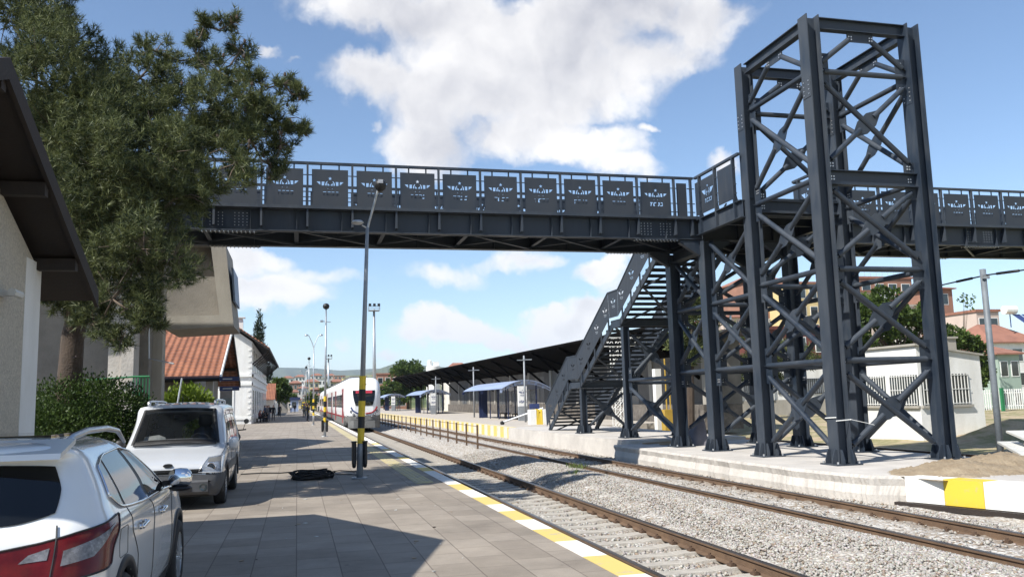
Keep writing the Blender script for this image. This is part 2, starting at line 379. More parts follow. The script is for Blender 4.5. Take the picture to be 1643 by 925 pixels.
def blob(a, e, ra, re, s):
    global acc
    v = N(nt, 'ShaderNodeVectorMath', operation='SUBTRACT'); L(wp.outputs[0], v.inputs[0]); v.inputs[1].default_value = (a, e, 0)
    v2 = N(nt, 'ShaderNodeVectorMath', operation='MULTIPLY'); L(v.outputs[0], v2.inputs[0]); v2.inputs[1].default_value = (1 / ra, 1 / re, 0)
    v3 = N(nt, 'ShaderNodeVectorMath', operation='DOT_PRODUCT'); L(v2.outputs[0], v3.inputs[0]); L(v2.outputs[0], v3.inputs[1])
    d = mth('MULTIPLY_ADD', v3.outputs['Value'], -s, s)
    acc = d if acc is None else mth('SMOOTH_MAX', acc, d, .25)
for (u, v, ru, rv, s) in BL:
    r = ray(u, v); r = r / np.linalg.norm(r); e_ = math.degrees(math.asin(r[2])); a_ = math.degrees(math.atan2(r[0], r[1]))
    blob(a_, e_, ru * .0418 / math.cos(math.radians(e_)), rv * .0418, s)
for (a_, e_, ra, re, s) in [(75, 22, 16, 8, 1), (100, 40, 20, 9, .9), (140, 20, 22, 8, 1), (-60, 30, 18, 8, .9), (-110, 50, 20, 10, .7), (180, 35, 24, 10, .9), (62, 9, 14, 3, .8), (120, 8, 25, 3, .9)]: blob(a_, e_, ra, re, s)
nz = N(nt, 'ShaderNodeTexNoise', Scale=.20, Detail=7, Roughness=.56); L(wp.outputs[0], nz.inputs['Vector'])
dens = mth('ADD', acc, mth('MULTIPLY_ADD', nz.outputs['Fac'], 2.0, -1.0))
mr = N(nt, 'ShaderNodeMapRange', interpolation_type='SMOOTHSTEP'); mr.inputs[1].default_value = -.05; mr.inputs[2].default_value = .78; L(dens, mr.inputs[0])
of = N(nt, 'ShaderNodeVectorMath', operation='ADD'); L(wp.outputs[0], of.inputs[0]); of.inputs[1].default_value = (-.9, 1.3, 0)
nz2 = N(nt, 'ShaderNodeTexNoise', Scale=.20, Detail=7, Roughness=.56); L(of.outputs[0], nz2.inputs['Vector'])
lowf = N(nt, 'ShaderNodeTexNoise', Scale=.10, Detail=3); L(cb.outputs[0], lowf.inputs['Vector'])
df = mth('SUBTRACT', nz.outputs['Fac'], nz2.outputs['Fac'])
sh = mth('ADD', mth('MULTIPLY_ADD', df, 1.1, .52), mth('MULTIPLY_ADD', lowf.outputs['Fac'], 2.0, -1.0)); sh = mth('ADD', sh, mth('MULTIPLY_ADD', mth('MINIMUM', mth('MAXIMUM', dens, .5), 1.6), -.38, .30))
cr = N(nt, 'ShaderNodeValToRGB'); cr.color_ramp.elements[0].position = .1; cr.color_ramp.elements[1].position = .85
k = 1 / SKY
cr.color_ramp.elements[0].color = (.52, .53, .59, 1); cr.color_ramp.elements[1].color = (1.0, .985, .975, 1); sh = mth('ADD', sh, mth('MULTIPLY_ADD', mth('MINIMUM', mth('MAXIMUM', el, 2), 22), -.028, .60)); L(sh, cr.inputs[0])
sc = N(nt, 'ShaderNodeVectorMath', operation='SCALE'); L(cr.outputs[0], sc.inputs[0]); sc.inputs['Scale'].default_value = k * .72
mx = N(nt, 'ShaderNodeMix', data_type='RGBA'); L(mr.outputs[0], mx.inputs[0]); hs_ = N(nt, 'ShaderNodeHueSaturation', Saturation=1.04); L(sky.outputs[0], hs_.inputs['Color']); L(hs_.outputs[0], mx.inputs[6]); L(sc.outputs[0], mx.inputs[7])
L(mx.outputs[2], bg.inputs['Color'])
w.cycles.sampling_method = 'MANUAL'; w.cycles.sample_map_resolution = 512
sl = bpy.data.lights.new('sun', 'SUN'); sl.energy = 4.7; sl.angle = R(.53); sl.color = (1, .955, .88)
so = bpy.data.objects.new('sun', sl); COL.objects.link(so); so.rotation_euler = SUN_DIR.to_track_quat('Z', 'Y').to_euler(); so.location = SUN_DIR * 60
S.view_settings.view_transform = 'Standard'; S.view_settings.look = 'None'; S.view_settings.gamma = 1; S.view_settings.exposure = .66
S.cycles.max_bounces = 6; S.cycles.transparent_max_bounces = 12; S.cycles.caustics_reflective = False; S.cycles.caustics_refractive = False
S.cycles.use_denoising = True; S.cycles.sample_clamp_indirect = 4; S.cycles.volume_bounces = 0

# ================================================================== GROUND, HILLS
def smooth(a, b, x): t = np.clip((x - a) / (b - a), 0, 1); return t * t * (3 - 2 * t)
def ground_mat(name, cols, scale, bump=.5, bscale=8, dist=.05):
    mt, nt, b = new_mat(name); L = nt.links.new
    tc = N(nt, 'ShaderNodeTexCoord')
    n1 = N(nt, 'ShaderNodeTexNoise', Scale=scale, Detail=8, Roughness=.7); L(tc.outputs['Object'], n1.inputs['Vector'])
    rp = N(nt, 'ShaderNodeValToRGB'); E = rp.color_ramp.elements
    while len(E) < len(cols): E.new(.5)
    for i, c in enumerate(cols): E[i].position = .3 + .4 * i / (len(cols) - 1); E[i].color = (*c, 1)
    L(n1.outputs['Fac'], rp.inputs[0]); L(rp.outputs[0], b.inputs['Base Color']); b.inputs['Roughness'].default_value = .95; b.inputs['Specular IOR Level'].default_value = .2
    n2 = N(nt, 'ShaderNodeTexNoise', Scale=bscale, Detail=6); L(tc.outputs['Object'], n2.inputs['Vector'])
    bp = N(nt, 'ShaderNodeBump', Strength=bump, Distance=dist); L(n2.outputs['Fac'], bp.inputs['Height']); L(bp.outputs[0], b.inputs['Normal'])
    return mt
M['ground'] = ground_mat('dry_ground', [(.36, .28, .18), (.44, .37, .25), (.22, .22, .10), (.40, .33, .22)], .25)
M['fields'] = ground_mat('green_fields', [(.09, .13, .04), (.22, .22, .10), (.07, .10, .035), (.26, .24, .13)], .004, .2, .02)
M['hill'] = ground_mat('wooded_hill', [(.045, .065, .03), (.10, .11, .05), (.05, .07, .03)], .0016, .5, .006, 20)
def zground(x, y):
    d = np.asarray(y, float); x = np.asarray(x, float)
    return -.72 + smooth(230, 900, d) * 24 + smooth(900, 3000, d) * 45 + smooth(80, 260, x) * 9
ax = np.concatenate([-np.geomspace(12000, 40, 26), np.arange(-34, 35, 4.0), np.geomspace(40, 12000, 26)])
ay = np.concatenate([-np.geomspace(3000, 20, 12), np.arange(-14, 110, 4.0), np.geomspace(115, 14000, 46)])
GX, GY = np.meshgrid(ax, ay); GZ = zground(GX, GY)
V = np.stack([GX, GY, GZ], -1).reshape(-1, 3); nx, ny = len(ax), len(ay)
ii = np.arange(nx - 1)[None, :] + (np.arange(ny - 1) * nx)[:, None]
Fq = np.stack([ii, ii + 1, ii + 1 + nx, ii + nx], -1).reshape(-1, 4)
cy_ = GY[:-1, :-1].ravel()
g = np_mesh('ground', V, Fq, ['ground', 'fields'], None, (cy_ > 260).astype(int), True); tag(g, kind='structure')
def hill(name, pts, Y, depth, mname, zb=-5, rough=.0):
    px = np.interp(np.linspace(0, 1, 140), np.linspace(0, 1, len(pts)), [p[0] for p in pts]); py = np.interp(px, [p[0] for p in pts], [p[1] for p in pts])
    rows = []
    for t in np.linspace(-1, 1, 23):
        row = []
        for i in range(140):
            c = at_y(px[i], py[i], Y); q = (c.x / Y)
            f = 1 - abs(t) ** 1.25
            yy = Y + t * depth
            n = math.sin(i * .9 + t * 5) * math.sin(i * .37 + t * 3 + 1) * .10 + math.sin(i * 2.3 + t * 11) * .035
            row.append((q * yy, yy, zb + (c.z - zb) * max(0, f * (1 + n * (1 - f) * 2.5))))
        rows.append(row)
    V = np.array(rows).reshape(-1, 3); ii = np.arange(139)[None, :] + (np.arange(22) * 140)[:, None]
    o = np_mesh(name, V, np.stack([ii, ii + 1, ii + 141, ii + 140], -1).reshape(-1, 4), mname, None, None, True); tag(o, kind='structure')
hill('hills', [(-700, 600), (100, 560), (330, 588), (440, 589), (500, 590), (545, 594), (600, 591), (660, 590), (720, 594), (800, 588), (1000, 590), (1400, 575), (2300, 600)], 7600, 2600, 'hill')
hill('hills', [(560, 604), (590, 598), (612, 590), (632, 583), (650, 580), (680, 586), (730, 590), (790, 584), (820, 573), (860, 568), (900, 572), (1100, 580), (1400, 585)], 4600, 1500, 'hill')
hill('hills', [(380, 612), (430, 608), (470, 610), (520, 606), (560, 602), (620, 600), (700, 604), (900, 602), (1300, 600), (2000, 606)], 2300, 900, 'fields')

# ================================================================== TRACK BED
RZ = -.36; TA = 4.91; TB = 9.32
def bedz(x):
    xs = [3.2, 3.6, 4.0, 5.9, 6.4, 6.9, 7.5, 8.0, 8.5, 10.2, 10.7, 11.2, 12.6]; zs = [-.575, -.575, -.572, -.572, -.51, -.40, -.33, -.36, -.49, -.50, -.52, -.55, -.6]
    return np.interp(x, xs, zs)

def rail_stain(nt, col_out, b):
    """rust and brake dust on the stones along each rail"""
    L = nt.links.new; tc = N(nt, 'ShaderNodeTexCoord'); sp = N(nt, 'ShaderNodeSeparateXYZ'); L(tc.outputs['Object'], sp.inputs[0]); cur = None
    for rx in (4.16, 5.66, 8.57, 10.07):
        a = N(nt, 'ShaderNodeMath', operation='SUBTRACT'); L(sp.outputs[0], a.inputs[0]); a.inputs[1].default_value = rx
        c = N(nt, 'ShaderNodeMath', operation='ABSOLUTE'); L(a.outputs[0], c.inputs[0])
        if cur is None: cur = c
        else: m_ = N(nt, 'ShaderNodeMath', operation='MINIMUM'); L(cur.outputs[0], m_.inputs[0]); L(c.outputs[0], m_.inputs[1]); cur = m_
    nz = N(nt, 'ShaderNodeTexNoise', Scale=2.2, Detail=5); L(tc.outputs['Object'], nz.inputs['Vector'])
    ad = N(nt, 'ShaderNodeMath', operation='MULTIPLY_ADD'); ad.inputs[1].default_value = .7; L(nz.outputs['Fac'], ad.inputs[0]); L(cur.outputs[0], ad.inputs[2])
    mr = N(nt, 'ShaderNodeMapRange'); mr.inputs[1].default_value = .40; mr.inputs[2].default_value = .85; mr.inputs[3].default_value = .62; mr.inputs[4].default_value = 0; L(ad.outputs[0], mr.inputs[0])
    mx = N(nt, 'ShaderNodeMix', data_type='RGBA'); L(mr.outputs[0], mx.inputs[0]); L(col_out, mx.inputs[6]); mx.inputs[7].default_value = (.20, .145, .095, 1); L(mx.outputs[2], b.inputs['Base Color'])
M['ballast'] = None
mt, nt, b = new_mat('ballast_bed'); L = nt.links.new; M['ballast'] = mt
tc = N(nt, 'ShaderNodeTexCoord')
vo = N(nt, 'ShaderNodeTexVoronoi', Scale=19); L(tc.outputs['Object'], vo.inputs['Vector'])
big = N(nt, 'ShaderNodeTexNoise', Scale=.45, Detail=5); L(tc.outputs['Object'], big.inputs['Vector'])
hs = N(nt, 'ShaderNodeSeparateXYZ'); L(vo.outputs['Color'], hs.inputs[0])
rp = N(nt, 'ShaderNodeValToRGB'); E = rp.color_ramp.elements
E[0].position = 0; E[0].color = (.22, .20, .175, 1); E[1].position = 1; E[1].color = (.62, .60, .56, 1); e3 = E.new(.6); e3.color = (.42, .40, .365, 1); e4 = E.new(.15); e4.color = (.30, .23, .16, 1)
L(hs.outputs[0], rp.inputs[0])
mxb = N(nt, 'ShaderNodeMix', data_type='RGBA'); mxb.inputs[7].default_value = (.44, .41, .36, 1); L(rp.outputs[0], mxb.inputs[6])
mrb = N(nt, 'ShaderNodeMapRange'); mrb.inputs[1].default_value = .45; mrb.inputs[2].default_value = .7; mrb.inputs[3].default_value = 0; mrb.inputs[4].default_value = .55; L(big.outputs['Fac'], mrb.inputs[0]); L(mrb.outputs[0], mxb.inputs[0])
rail_stain(nt, mxb.outputs[2], b); L = nt.links.new; b.inputs['Roughness'].default_value = .95
bp = N(nt, 'ShaderNodeBump', Strength=1, Distance=.035); bp.invert = True; L(vo.outputs['Distance'], bp.inputs['Height']); L(bp.outputs[0], b.inputs['Normal'])
bx = np.arange(3.15, 12.75, .1); by = np.concatenate([np.arange(-14, 45, .2), np.geomspace(45.3, 330, 120)])
BX, BY = np.meshgrid(bx, by)
BZ = bedz(BX) + .025 * np.sin(BX * 5.1 + BY * 1.7) * np.sin(BY * 2.3 - BX * 2.2) + RNG.normal(0, .009, BX.shape)
nx, ny = len(bx), len(by); ii = np.arange(nx - 1)[None, :] + (np.arange(ny - 1) * nx)[:, None]
o = np_mesh('ballast_bed', np.stack([BX, BY, BZ], -1).reshape(-1, 3), np.stack([ii, ii + 1, ii + 1 + nx, ii + nx], -1).reshape(-1, 4), 'ballast', None, None, True); tag(o, kind='structure')
# loose stones: real little rocks, nearest the camera
def stones(name, n, x0, x1, y0, y1, s0, s1, dens_pow=1.5, keep=None):
    y = y0 + (y1 - y0) * RNG.uniform(0, 1, n) ** dens_pow; x = RNG.uniform(x0, x1, n)
    if keep is not None: k = keep(x, y); x, y = x[k], y[k]; n = len(x)
    z = bedz(x) + .012
    base = np.array([(1, 0, 0), (-1, 0, 0), (0, 1, 0), (0, -1, 0), (0, 0, .8), (0, 0, -.8), (.62, .62, .45), (-.62, .6, .45), (.6, -.62, .4), (-.6, -.62, .45)])
    fc = np.array([(6, 4, 8), (6, 8, 0), (6, 0, 2), (6, 2, 4), (7, 2, 1), (7, 4, 2), (7, 1, 4), (8, 4, 3), (8, 3, 0), (9, 4, 1), (9, 1, 3), (9, 3, 4), (5, 2, 0), (5, 1, 2), (5, 3, 1), (5, 0, 3)])
    fc = np.array([(4, 8, 6), (8, 0, 6), (0, 2, 6), (2, 4, 6), (2, 7, 4), (2, 1, 7), (1, 4, 7), (4, 3, 8), (3, 0, 8), (4, 1, 9), (1, 3, 9), (3, 4, 9), (0, 5, 2), (2, 5, 1), (1, 5, 3), (3, 5, 0)])
    sz = RNG.uniform(s0, s1, (n, 1, 1)) * RNG.uniform(.65, 1.3, (n, 1, 3))
    V = base[None] * sz * (1 + RNG.normal(0, .16, (n, 10, 3)))
    a = RNG.uniform(0, 6.28, n); t = RNG.uniform(-.7, .7, n); ca, sa, ct, st = np.cos(a), np.sin(a), np.cos(t), np.sin(t)
    Y1 = V[:, :, 1] * ct[:, None] - V[:, :, 2] * st[:, None]; Z1 = V[:, :, 1] * st[:, None] + V[:, :, 2] * ct[:, None]
    X2 = V[:, :, 0] * ca[:, None] - Y1 * sa[:, None]; Y2 = V[:, :, 0] * sa[:, None] + Y1 * ca[:, None]
    V = np.stack([X2 + x[:, None], Y2 + y[:, None], Z1 + z[:, None]], -1).reshape(-1, 3)
    Fc = (fc[None] + (np.arange(n) * 10)[:, None, None]).reshape(-1, 3)
    return np_mesh(name, V, Fc, 'stone')
mt, nt, b = new_mat('ballast_stone'); L = nt.links.new; M['stone'] = mt
gi = N(nt, 'ShaderNodeNewGeometry'); rp = N(nt, 'ShaderNodeValToRGB'); E = rp.color_ramp.elements
E[0].position = 0; E[0].color = (.24, .215, .185, 1); E[1].position = 1; E[1].color = (.60, .57, .52, 1)
for p, c in ((.10, (.34, .25, .17)), (.2, (.36, .33, .29)), (.5, (.44, .41, .365)), (.8, (.52, .49, .445))): q = E.new(p); q.color = (*c, 1)
L(gi.outputs['Random Per Island'], rp.inputs[0])
tc = N(nt, 'ShaderNodeTexCoord'); nz = N(nt, 'ShaderNodeTexNoise', Scale=45, Detail=4); L(tc.outputs['Object'], nz.inputs['Vector'])
mm_ = N(nt, 'ShaderNodeMix', data_type='RGBA', blend_type='MULTIPLY'); mm_.inputs[0].default_value = .5; L(rp.outputs[0], mm_.inputs[6]); L(nz.outputs['Color'], mm_.inputs[7]); L(mm_.outputs[2], b.inputs['Base Color'])
hsv = N(nt, 'ShaderNodeHueSaturation', Saturation=.9, Value=1.02); L(mm_.outputs[2], hsv.inputs['Color']); rail_stain(nt, hsv.outputs[0], b); b.inputs['Roughness'].default_value = .9
offrail = lambda x, y: (np.minimum(np.minimum(abs(x - 4.16), abs(x - 5.66)), np.minimum(abs(x - 8.57), abs(x - 10.07))) > .13)
tag(stones('ballast_gravel', 52000, 5.75, 8.55, 4.5, 34, .014, .030, 1.7, offrail), 'loose pale ballast stones heaped between the two railway tracks', kind='stuff')
tag(stones('track_gravel', 9000, 3.6, 5.6, 5.5, 30, .018, .036, 1.6, lambda x, y: offrail(x, y) & (((y + .3) % .6 > .13) & ((y + .3) % .6 < .47) | (RNG.uniform(0, 1, len(x)) < .10))), 'broken ballast between the sleepers of the near track', kind='stuff')
tag(stones('far_track_gravel', 8000, 8.7, 11.4, 7.5, 36, .018, .036, 1.5, lambda x, y: offrail(x, y) & ((x > 10.2) | (RNG.uniform(0, 1, len(x)) < .25))), 'grey ballast beside the far rail below the broken platform edge', kind='stuff')
# weeds
P_ = []; 
for (wx, wy, wn_) in ((7.95, 23.9, 70), (8.0, 24.4, 50), (7.3, 22.4, 25)):
    P_.append(np.stack([RNG.normal(wx, .13, wn_), RNG.normal(wy, .2, wn_), np.full(wn_, float(bedz(wx)) + .01)], -1))
P_ = np.concatenate(P_); o = leaves('weeds', P_, np.tile([[0, 0, 1.]], (len(P_), 1)), .16, 'grass', None, .12); tag(o, 'tuft of green weeds in the ballast beside the far track', kind='stuff')

# ================================================================== RAILS AND SLEEPERS
RAILP = [(-.07, 0), (.07, 0), (.07, .012), (.014, .032), (.010, .12), (.036, .135), (.036, .160), (.030, .172), (-.030, .172), (-.036, .160), (-.036, .135), (-.010, .12), (-.014, .032), (-.07, .012)]
def rail(x, y0, y1, parent):
    mb = MB(); ys = list(np.arange(y0, 40, 6.0)) + list(np.geomspace(40, y1, 20)); n = len(RAILP)
    for y in ys: mb.v += [(x + p[0], y, RZ - .172 + p[1]) for p in RAILP]
    for i in range(len(ys) - 1):
        for j in range(n):
            mb.f.append((i * n + j, i * n + (j + 1) % n, (i + 1) * n + (j + 1) % n, (i + 1) * n + j)); mb.mi.append(1 if 6 <= j <= 8 else 0)
    return mb.build('rail', ['rail_rust', 'rail_top'], parent)
def sleeper_mb(mb, xc, y, dz=0):
    hz = RZ - .172 + dz
    pr = [(-1.2, hz), (-.95, hz + .012), (-.5, hz + .012), (-.35, hz - .006), (.35, hz - .006), (.5, hz + .012), (.95, hz + .012), (1.2, hz)]
    wv = [.12] * 8
    vs = [(xc + p[0], y - .12, p[1]) for p in pr] + [(xc + p[0], y + .12, p[1]) for p in pr] + [(xc + p[0], y - .15, hz - .2) for p in pr] + [(xc + p[0], y + .15, hz - .2) for p in pr]
    fs = []
    for i in range(7): fs += [(i, i + 1, 9 + i, 8 + i), (16 + i, 17 + i, i + 1, i), (8 + i, 9 + i, 25 + i, 24 + i)]
    fs += [(0, 8, 24, 16), (7, 23, 31, 15)]
    mb.add(vs, fs, 0)
    for rx in (-.75, .75):
        for sd in (-1, 1):
            x = xc + rx + sd * .105
            mb.box(x - .035, x + .035, y - .055, y + .055, hz + .013, hz + .045, 1); mb.tube([(x, y, hz + .04), (x, y, hz + .085)], .02, 6, 1); mb.bar((x, y - .03, hz + .06), (x - sd * .055, y - .03, hz + .035), .03, .018, 1); mb.bar((x, y + .03, hz + .06), (x - sd * .055, y + .03, hz + .035), .03, .018, 1)
def track(xc, label, y0, ys, dz):
    t = empty('railway_track', (xc, y0, RZ - .2)); tag(t, label, 'track', 'tracks through the station')
    rail(xc - .75, -14, 330, t); rail(xc + .75, -14, 330, t)
    proto = None
    for i in range(100):
        y = ys + .6 * i
        if proto is None:
            mb = MB(); sleeper_mb(mb, xc, y, dz); proto = mb.build('sleeper', ['sleeper', 'clip'], t); base = y
        else:
            c = proto.copy(); COL.objects.link(c); setp(c, t); c.location = (c.location.x, c.location.y + (y - base), c.location.z)
    mb = MB()
    for i in range(100, 200): sleeper_mb(mb, xc, ys + .6 * i, dz)
    for i in range(1, 12): sleeper_mb(mb, xc, ys - .6 * i, dz)
    tag(mb.build('sleeper_row', ['sleeper', 'clip'], t), 'the more distant sleepers', kind='stuff')
    return t
track(TA, 'near railway track alongside the paved platform, with the white train standing on it', 0, 7.5, 0)
track(TB, 'far railway track with dusty half buried sleepers beside the steel tower', 0, 6.9, 0)
# a third, half-buried rusty track behind the tower
t = empty('railway_track', (19.5, 0, -.7)); tag(t, 'rusty siding track behind the steel tower in front of the white hut', 'track', 'tracks through the station')
rail(18.8, -14, 160, t); rail(20.3, -14, 160, t)
t.location.z += -.0

# ================================================================== PLATFORM (left)
def paving_mat():
    mt, nt, b = new_mat('stone_paving'); L = nt.links.new
    tc = N(nt, 'ShaderNodeTexCoord'); mp = N(nt, 'ShaderNodeMapping'); mp.inputs['Rotation'].default_value = (0, 0, R(90)); L(tc.outputs['Object'], mp.inputs[0])
    br = N(nt, 'ShaderNodeTexBrick', Scale=1.0); br.offset = .5; br.inputs['Mortar Size'].default_value = .007; br.inputs['Mortar Smooth'].default_value = .3
    br.inputs['Brick Width'].default_value = .62; br.inputs['Row Height'].default_value = .46; br.inputs['Bias'].default_value = -.1
    br.inputs['Color1'].default_value = (.265, .228, .186, 1); br.inputs['Color2'].default_value = (.34, .296, .245, 1); br.inputs['Mortar'].default_value = (.17, .14, .115, 1)
    L(mp.outputs[0], br.inputs['Vector'])
    n1 = N(nt, 'ShaderNodeTexNoise', Scale=.55, Detail=9, Roughness=.72); L(tc.outputs['Object'], n1.inputs['Vector'])
    n3 = N(nt, 'ShaderNodeTexNoise', Scale=130, Detail=2); L(tc.outputs['Object'], n3.inputs['Vector'])
    r1 = N(nt, 'ShaderNodeMapRange'); r1.inputs[1].default_value = .3; r1.inputs[2].default_value = .7; r1.inputs[3].default_value = .68; r1.inputs[4].default_value = 1.2; L(n1.outputs['Fac'], r1.inputs[0])
    r3 = N(nt, 'ShaderNodeMapRange'); r3.inputs[1].default_value = .3; r3.inputs[2].default_value = .7; r3.inputs[3].default_value = .82; r3.inputs[4].default_value = 1.18; L(n3.outputs['Fac'], r3.inputs[0])
    mu = N(nt, 'ShaderNodeMath', operation='MULTIPLY'); L(r1.outputs[0], mu.inputs[0]); L(r3.outputs[0], mu.inputs[1])
    # dark spots: old chewing gum and oil
    vo = N(nt, 'ShaderNodeTexVoronoi', Scale=1.6); L(tc.outputs['Object'], vo.inputs['Vector'])
    sp = N(nt, 'ShaderNodeMapRange'); sp.inputs[1].default_value = .03; sp.inputs[2].default_value = .06; sp.inputs[3].default_value = .62; sp.inputs[4].default_value = 1; L(vo.outputs['Distance'], sp.inputs[0])
    m2 = N(nt, 'ShaderNodeMath', operation='MULTIPLY'); L(mu.outputs[0], m2.inputs[0]); L(sp.outputs[0], m2.inputs[1])
    vm = N(nt, 'ShaderNodeVectorMath', operation='SCALE'); L(br.outputs['Color'], vm.inputs[0]); L(m2.outputs[0], vm.inputs['Scale']); L(vm.outputs[0], b.inputs['Base Color'])
    b.inputs['Roughness'].default_value = .8; b.inputs['Specular IOR Level'].default_value = .35
    h = N(nt, 'ShaderNodeMath', operation='MULTIPLY_ADD'); h.inputs[1].default_value = -1.5; L(br.outputs['Fac'], h.inputs[0]); L(n3.outputs['Fac'], h.inputs[2])
    bp = N(nt, 'ShaderNodeBump', Strength=.5, Distance=.008); L(h.outputs[0], bp.inputs['Height']); L(bp.outputs[0], b.inputs['Normal'])
    return mt
M['paving'] = paving_mat()
EX = 3.33                                   # platform edge towards the track
mb = MB(); mb.box(-40, EX - .22, -14, 300, -.7, 0, 0); mb.build('platform', ['paving'])['kind'] = 'structure'
mb = MB(); mb.box(EX - .217, EX, -14, 300, -.7, -.002); mb.build('platform_coping', ['concrete'])['kind'] = 'structure'
def worn_paint(name, col, under, wear=.5):
    mt, nt, b = new_mat(name); L = nt.links.new; tc = N(nt, 'ShaderNodeTexCoord')
    n = N(nt, 'ShaderNodeTexNoise', Scale=3.5, Detail=9, Roughness=.75); L(tc.outputs['Object'], n.inputs['Vector'])
    mr = N(nt, 'ShaderNodeMapRange'); mr.inputs[1].default_value = wear; mr.inputs[2].default_value = wear + .12; L(n.outputs['Fac'], mr.inputs[0])
    mx = N(nt, 'ShaderNodeMix', data_type='RGBA'); mx.inputs[6].default_value = (*col, 1); mx.inputs[7].default_value = (*under, 1); L(mr.outputs[0], mx.inputs[0]); L(mx.outputs[2], b.inputs['Base Color'])
    b.inputs['Roughness'].default_value = .75; return mt
M['w_white'] = worn_paint('worn_white_edge_paint', (.74, .72, .66), (.42, .38, .32), .56)
M['w_yellow'] = worn_paint('worn_yellow_edge_paint', (.62, .48, .15), (.42, .37, .28), .55)
M['w_tactile'] = worn_paint('faded_yellow_tactile', (.52, .44, .22), (.36, .325, .26), .47)
mb = MB()
ed = [200] + [16.58 + 1.22 * i for i in range(150, 0, -1)]
y = 16.58; k = 0
edges = [16.58, 15.24, 14.1, 13.19, 12.15, 11.2, 10.18, 9.13, 8.06, 7.0, 5.9, 4.8, 3.7, 2.6, 1.5]
for i in range(len(edges) - 1): mb.box(3.05, EX + .004, edges[i + 1], edges[i], -.05, .006, i % 2)
y = 16.58; i = 1
while y < 40: mb.box(3.05, EX + .004, y, y + 1.2, -.05, .006, int(i % 4 == 1)); y += 1.2; i += 1
mb.box(3.05, EX + .004, y, 290, -.05, .006, 0)
mb.build('edge_marking', ['w_white', 'w_yellow'])['kind'] = 'structure'
mb = MB()
for i in range(620):
    y0 = 18.4 + i * .42
    mb.box(2.46, 2.86, y0, y0 + .41, -.05, .007)
    if i < 60:
        for a in range(4): mb.box(2.49 + a * .1, 2.53 + a * .1, y0 + .01, y0 + .40, .006, .012)
mb.build('tactile_strip', ['w_tactile'])['kind'] = 'structure'

# ================================================================== PLATFORM (right): broken slab, kerb, paving
M['kerbyellow'] = worn_paint('kerb_yellow', (.66, .47, .045), (.45, .38, .2), .57)
M['kerbwhite'] = worn_paint('kerb_white', (.76, .75, .70), (.5, .47, .42), .58)
M['farpave'] = ground_mat('pale_platform_paving', [(.38, .34, .29), (.46, .42, .37), (.40, .36, .31)], .8, .2, 20)
# slab under the tower: irregular broken front edge
front = [(12.9, 12.3), (12.3, 14.0), (11.7, 14.9), (11.25, 15.3), (11.1, 16.1), (10.95, 17.4), (10.98, 18.5), (10.9, 20), (10.97, 22), (10.92, 23.6), (10.98, 25.4), (10.98, 28.9)]
mb = MB(); sub = []
for (a, b_) in zip(front[:-1], front[1:]):
    for t in np.linspace(0, 1, 17)[:-1]: sub.append((a[0] + (b_[0] - a[0]) * t + random.uniform(-.014, .014) + .012 * math.sin(7 * (a[1] + (b_[1] - a[1]) * t)), a[1] + (b_[1] - a[1]) * t))
sub.append(front[-1])
back = [(16.2, 28.9), (16.2, 12.3)]
n = len(sub); ring = sub + back
levels = [(0.0, 0), (-.06, -.02), (-.2, .03), (-.38, -.01), (-.75, .05)]
vs = []
for (z, dx) in levels:
    for i, p in enumerate(ring): vs.append((p[0] + (dx + random.uniform(-.012, .012) if (i < n and z < 0) else 0), p[1], z))
k = len(ring); fs = [tuple(range(k))[::-1]]
for a in range(len(levels) - 1):
    for i in range(k): fs.append((a * k + i, (a + 1) * k + i, (a + 1) * k + (i + 1) % k, a * k + (i + 1) % k))
fs[0] = tuple(range(k)) ; mb.add(vs, fs); o = mb.build('tower_slab', ['paleconcrete']); bm = bmesh.new(); bm.from_mesh(o.data); bmesh.ops.recalc_face_normals(bm, faces=bm.faces); bm.to_mesh(o.data); bm.free(); o['kind'] = 'structure'
mb = MB(); mb.box(11.55, 16.2, 28.903, 46.9, -.75, .11); mb.box(11.53, 16.2, 28.904, 46.9, -.75, .02); mb.build('stairs_slab', ['paleconcrete'])['kind'] = 'structure'
mb = MB(); mb.box(12.0, 21.5, 46.9, 240, -.75, .06); mb.build('far_platform', ['farpave'])['kind'] = 'structure'
mb = MB()
y = 47.0; i = 0
while y < 230:
    mb.box(11.93, 12.35, y, y + .9, -.62, .068, i % 2); y += .9; i += 1
M['fkw'] = worn_paint('far_kerb_white', (.60, .56, .47), (.40, .36, .3), .55); M['fky'] = worn_paint('far_kerb_yellow', (.60, .47, .12), (.42, .37, .26), .52); mb.build('far_platform_kerb', ['fkw', 'fky'])['kind'] = 'structure'
# near kerb right of the tower, its stones resting on a timber
KY = [14.65, 13.9, 13.18, 12.48, 11.8, 11.1, 10.4, 9.7]
mb = MB(); kx = lambda yy: 11.62 + (14.65 - yy) * .33
mb2 = MB(); ys = KY
for i in range(7):
    a = (kx(ys[i]), ys[i]); c = (kx(ys[i + 1]), ys[i + 1])
    mb2.prism([(a[0], a[1] - .005, -.47), (c[0], c[1] + .005, -.47), (c[0] + .45, c[1] + .1, -.47), (a[0] + .45, a[1] + .1, -.47)], (0, 0, .48), i % 2)
o = mb2.build('near_kerb', ['kerbwhite', 'kerbyellow']); o['kind'] = 'structure'
mb.bar((kx(14.8) - .06, 14.8, -.53), (kx(8) - .06, 8, -.53), .16, .10); tag(mb.build('kerb_timber', 'wood'), 'dark timber beam lying under the yellow and white kerb', 'timber beam')
